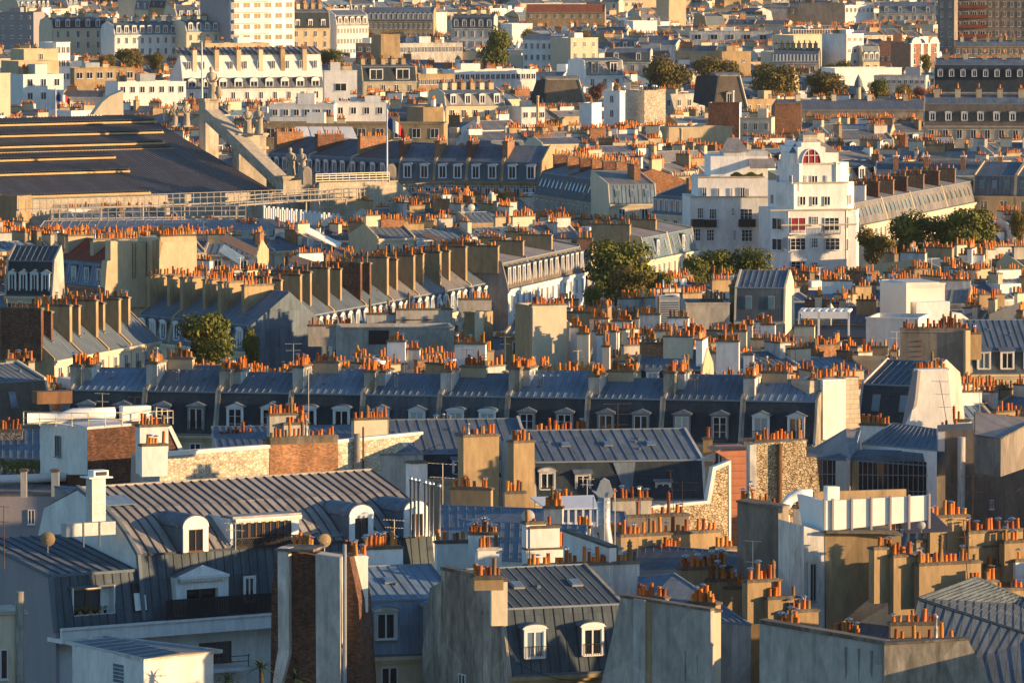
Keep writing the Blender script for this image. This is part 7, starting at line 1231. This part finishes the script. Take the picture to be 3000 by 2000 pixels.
def fill_house(Y, x, a, L, D, z, typ, r, n_ch, far):
    """one anonymous house; returns False when it would hide a landmark"""
    global NF
    fr = Fr((x, Y, 0), a); mh = typ == 'man' and r.uniform(2.2, 3.2) or 0; rise = r.uniform(.9, 1.9); run = r.uniform(3.2, 5); flat = typ in ('flat', 'gable')
    zr = z + (0.3 if flat else mh + rise); C = [fr.wld(u, v, zr + 1.3) for u in (0, L) for v in (0, D)] ; P = [proj(c) for c in C]; x0, x1, yt = min(p[0] for p in P), max(p[0] for p in P), min(p[1] for p in P)
    if x1 < -20 or x0 > 3020: return None
    cy = sum(c.y for c in C) / 4; lo = overlap(x0, x1, yt, cy)
    if lo is None: return None
    if lo: z -= (lo + 2) * cy / F
    if z < 9.5: return None
    NF += 1
    wall = r.choice(['white', 'whitedirty', 'cream', 'cream', 'beige', 'tan', 'grey']); seed = r.randint(0, 99999)
    if INDIV is not None and NF not in INDIV and NF not in REST: return None
    VIRT[0] = INDIV is not None and NF in REST
    t = _fill(fr, mh, rise, run, flat, L, D, z, typ, wall, seed, Y, a, n_ch, far); VIRT[0] = False; t.nf = NF; t.pt = (x0 + x1) / 2, yt; FILL.append(t); return t
def _fill(fr, mh, rise, run, flat, L, D, z, typ, wall, seed, Y, a, n_ch, far):
    rr = random.Random(seed)
    if flat:
        t = Th('building', 'x', 'building', fr); b = MB(); b.box(0, L, 0, D, 0, z, wall); b.build('wall', t.o); b = MB(); b.box(.25, L - .25, .25, D - .25, z + .003, z + .05, 'gravel'); [b.box(*q, z, z + .45, wall) for q in ((0, L, 0, .25), (0, L, D - .25, D), (0, .25, .25, D - .25), (L - .25, L, .25, D - .25))]
        if rr.random() < .6: u = rr.uniform(1, L - 3); b.box(u, u + rr.uniform(1.5, 3), D * .3, D * .6, z + .05, z + rr.uniform(1.2, 2.4), rr.choice(['white', 'galv', 'beige']))
        b.build('roof', t.o); t.box = (0, L, 0, D, z); t.zr = z + .45; t.zE = z; t.z1 = z; t.yr = D * .4; t.L = L; t.D = D
        if typ == 'flat':
            n = int(L / 2.6)
            for k in range(3): [win(t.o, (i + .5) * L / n, 0, z - 2.3 - 3 * k, 1.0, 1.5, 'far') for i in range(n)]
        t.desc = {'white': 'bright white', 'whitedirty': 'off white', 'cream': 'cream', 'beige': 'sandy', 'tan': 'tan', 'grey': 'grey'}[wall] + (' flat roofed block' if typ == 'flat' else ' blank gabled block')
    else:
        roof = rr.choice(['zinc', 'zinc', 'zinc', 'zinclight', 'zincdark', 'zincsuntint']); man = rr.choice(['slate', 'zinc', 'zincdark', 'zinc', 'lead'])
        if far: roof = {'zinc': 'zincfar', 'zincdark': 'zincfar'}.get(roof, roof)
        nd = int(L / rr.uniform(2.4, 3.6)) if mh and rr.random() < .75 else 0
        t = house(fr, 0, L, z, 'x', m=(mh, .9) if mh else None, t=(rise, run), nd=nd, near=not far, wall=wall, side=rr.choice([wall, 'whitedirty', 'beige', 'tan']), roof=roof, man=man, D=D, fl=1 if L < 9 or not far else 0, dk=rr.choice(['flat', 'ped', 'arch']), dw=(.9, 1.6), sk=rr.choice([0, 0, 0, 1, 2]), sp=.9 if Y > 800 else .7)
        t.desc = {'zinc': 'blue grey zinc', 'zincfar': 'grey zinc', 'zinclight': 'pale zinc', 'zincdark': 'dark zinc', 'zincsuntint': 'sun-tinted zinc'}[roof] + ' roofed house' + (' with dormers' if nd else '')
    for k in range(n_ch):
        m = rr.choice(['whitedirty', 'white', 'beige', 'cream', 'tan', 'tan', 'grey', 'brick'] if Y < 1200 else ['cream', 'beige', 'white', 'tan', 'brick']); up = rr.uniform(.5, 1.5); u = min(L - .4, (k % 2) * rr.uniform(.8, 1) * L * .95 + rr.uniform(0, .4)) if k < 2 else rr.uniform(.5, L - 1)
        if rr.random() < (.35 if abs(a) > 35 else .6): w_, d_ = rr.uniform(1.8, 3.8), .6; y = rr.uniform(.25, .55) * D
        else: w_, d_ = .6, rr.uniform(1.8, 4.2); y = rr.uniform(.15, .4) * D
        u = min(u, L - w_ - .05) if w_ < L else 0
        chimney(t, u, u + w_, y, y + d_, (t.z1 if not flat else z) - 1.2, (t.zr if not flat else z + .3) + up, m, int(max(w_, d_) / .42), False, cowl=.04, capw=.06)
        t.nch = k + 1
    return t
Y = 588.0
while Y < 3050:
    far = Y > 1000; dY = 9.0 + (Y - 588) * .016; W = .0825 * Y; x = -W - rf.uniform(0, 8)
    while x < W:
        q = rf.random(); a = rf.choice([-13, -10, -16, -8]) if q < .3 else rf.uniform(18, 42) if q < .87 else rf.choice([60, 68, -55]); n = rf.randint(2, 4); zb = rf.gauss(17.6, 1.0 if Y < 1100 else 1.7) + (rf.uniform(1.5, 6) if Y > 1350 and rf.random() < .18 else 0)
        typ0 = rf.choice(['zinc', 'zinc', 'man', 'zinc', 'man', 'flat', 'gable'] if Y > 1050 else ['zinc', 'zinc', 'zinc', 'zinc', 'man', 'gable']); y = Y + rf.uniform(-3, 3)
        for i in range(n):
            L = rf.uniform(5.5, 9.5) * (1 if not far else 1.25); c_ = cos(R(a)); nch = rf.choice([2, 2, 3, 3]) if Y < 1500 else rf.choice([1, 1, 2])
            fill_house(y, x, a, L, rf.uniform(8, 10), zb + rf.uniform(-.7, .7), typ0 if rf.random() < .8 else 'zinc', random.Random(rf.randint(0, 1 << 30)), nch, far)
            x += L * c_; y += L * sin(R(a))
            if abs(y - Y) > dY * 1.5 + 6: break
        x += rf.uniform(0, 1.5) + abs(sin(R(a))) * 4.5
    Y += dY
print('filler', NF, 'kept', len(FILL))
chs([c[:4] + (c[4], MT[i % 4]) for i, c in enumerate(WC)], s=None, a=-10, ext=3)
# ---------------------------------------------------------------- labels of the anonymous houses, clutter, the merged rest
LMK = [(230, 460, 'dark station roof'), (620, 250, 'highest station statue'), (740, 360, 'pedestal with two statues'), (870, 480, 'low pair of statues'), (1134, 400, 'tall white flagpole'), (430, 600, 'long cream walkway'), (880, 620, 'white slat screen'), (960, 490, 'row of small dormers'), (1370, 500, 'shuttered terrace'), (1680, 560, 'slanting skylight row'), (1860, 570, 'pale zinc mansard'),
       (2140, 560, 'stepped left wing of the white tower'), (2380, 560, 'white tower with the red arch'), (2690, 600, 'lit skylight mansard'), (2920, 540, 'grey mansard at the edge'), (2620, 690, 'green tree by the tower'), (2800, 680, 'dark trees at the right'), (1805, 760, 'large middle tree'), (1600, 790, 'long tall windowed mansard'), (1150, 880, 'street of slab chimneys'), (520, 760, 'tall blank lit wall'), (370, 790, 'wall with the ladder'), (230, 800, 'red tiled apartment house'),
       (80, 800, 'slate house with narrow dormers'), (300, 990, 'steep zinc slab row'), (550, 950, 'corner house with arched dormers'), (627, 970, 'broad green tree'), (1150, 1000, 'pinkish parapet wall'), (1610, 930, 'cream wall with ladders'), (1960, 910, 'louvred cooling tower'), (2410, 930, 'rack of round fans'), (2660, 880, 'pale machine house'), (2740, 1030, 'massive dark gable'), (2230, 900, 'house with two square skylights'), (500, 1100, 'left part of the slate row'), (1200, 1090, 'middle of the slate row'), (1900, 1090, 'right part of the slate row'),
       (240, 120, 'black slate house, upper left'), (440, 120, 'nine dormered cream terrace'), (760, 60, 'striped apartment tower'), (120, 240, 'stepped white building'), (740, 230, 'round dormered white building'), (910, 110, 'tan cornered house'), (1160, 60, 'long slate dormer house'), (1450, 130, 'tall dark far tree'), (1640, 150, 'blue white house'), (1650, 40, 'red tiled long roof'), (1140, 220, 'house with double dormers'), (1450, 230, 'pinkish glazed strip'), (1650, 265, 'left slate pavilion'), (2110, 270, 'slate pavilion with the stone dormer'),
       (1870, 310, 'cream stone block'), (1960, 210, 'big brown green tree'), (2280, 235, 'bushy tree'), (2515, 255, 'pointed turret'), (2600, 320, 'long skylight hall'), (2870, 360, 'brown slate mansion'), (2870, 230, 'dark slate hotel'), (2400, 140, 'graffiti gable'), (2700, 155, 'rounded brick gables'), (2840, 40, 'red balconied tower'), (2060, 390, 'ochre lit wall'), (2310, 345, 'brown brick chimney wall'), (950, 395, 'white scaffold sheets'), (1050, 330, 'white cubic building'), (1400, 300, 'four white dormers'), (2900, 130, 'long beige building'), (2510, 140, 'balcony front'), (2140, 110, 'white terrace building')]
WD = ['no', 'one', 'two', 'three']; SEEN = {}
for t in sorted([t for t in FILL if not isinstance(t.o, Fk)], key=lambda t: (t.pt[1], t.pt[0])):
    x, y = t.pt; q = min(LMK, key=lambda m: math.hypot((m[0] - x), (m[1] - y) * 2.2)); dx, dy = x - q[0], y - q[1]
    rel = ('right of' if dx > 0 else 'left of') if abs(dx) > abs(dy) * 1.6 else ('below' if dy > 0 else 'above')
    SEEN.setdefault((t.desc, rel, q[2]), []).append((math.hypot(dx, dy), t))
for (d, rel, lm), L in SEEN.items():
    L.sort(key=lambda e: e[0])
    for i, (_, t) in enumerate(L):
        t.o['label'] = (('nearest ' if i == 0 else (ORD[i] if i < 16 else 'faint') + ' nearest ') if len(L) > 1 else '') + d + ' ' + rel + ' the ' + lm; t.o['group'] = 'houses filling the sea of roofs'
rc = random.Random(21); HS = [t for t in FILL if not isinstance(t.o, Fk) and 540 < t.pt[1] < 1060]
for i, t in enumerate(rc.sample(HS, min(64, len(HS)))):
    w_ = t.fr.wld(rc.uniform(.5, t.L - .5), t.yr + rc.uniform(-1, 1), t.zr); px, py = proj(w_); s_ = F / w_.y
    if i % 4 == 3: dish(px, py - 14, rc.uniform(8, 14), s_, 'small round satellite dish among the middle chimney pots', 'dish', rc.uniform(-50, 50))
    else: antenna(px, py, py - rc.uniform(1.6, 3.2) * s_, s_, rc.choice([1, 1, 2]), 'thin television aerial on a mast above the middle roofs', 0, rc.uniform(.8, 1.6), rc.choice(['rust', 'rust', 'rail', 'galv']))
if FAR.f:
    b = MB(); b.v, b.f, b.m, b.sm, b.ms = FAR.v, FAR.f, FAR.m, FAR.sm, FAR.ms; o = b.build('distant_houses', None); o['kind'] = 'stuff'
DROP = {'satellite_dish.016', 'television_aerial.051', 'satellite_dish.020', 'television_aerial.039', 'television_aerial.062', 'television_aerial.050', 'television_aerial.054', 'satellite_dish.015', 'potted_plant.011', 'television_aerial.053', 'television_aerial.014', 'potted_plant.009', 'television_aerial.018', 'satellite_dish.019', 'potted_plant.008', 'television_aerial.056', 'television_aerial.040', 'potted_plant.006', 'potted_plant.010', 'television_aerial.027', 'television_aerial.028', 'television_aerial.057', 'television_aerial.059', 'television_aerial.048', 'television_aerial.060', 'satellite_dish.010', 'television_aerial.058', 'satellite_dish.009', 'satellite_dish.014', 'satellite_dish.008', 'potted_plant.007', 'television_aerial.017', 'television_aerial.071', 'television_aerial.030', 'television_aerial.013', 'satellite_dish.012', 'satellite_dish.018', 'television_aerial.043', 'television_aerial.031'}
for o in [o for o in bpy.data.objects if o.name in DROP or (o.parent and (o.parent.name in DROP or (o.parent.parent and o.parent.parent.name in DROP)))]: bpy.data.objects.remove(o)
for o in bpy.data.objects:
    l = o.get('label')
    if l and len(l.split()) > 16: print('LONG', o.name, l)
# ---------------------------------------------------------------- ground
g = MB(); g.poly([(-690, -50, 0), (690, -50, 0), (690, 3390, 0), (-690, 3390, 0)], 'asphalt'); struct('ground', g)
hz = bpy.data.materials.new('haze'); hz.use_nodes = True; nt = hz.node_tree; nt.nodes.remove(nt.nodes['Principled BSDF']); pv = nt.nodes.new('ShaderNodeVolumePrincipled')
pv.inputs['Density'].default_value = 0.000016; pv.inputs['Color'].default_value = (.85, .93, 1.0, 1); pv.inputs['Anisotropy'].default_value = 0.0
nt.links.new(pv.outputs[0], nt.nodes['Material Output'].inputs['Volume']); MATS['haze'] = hz
g = MB(); g.box(-700, 700, -60, 3400, -1, 75, 'haze'); o = g.build('haze', None); o['kind'] = 'stuff'
print('things', len(THINGS), 'objects', len(bpy.data.objects), 'meshes', len(bpy.data.meshes))
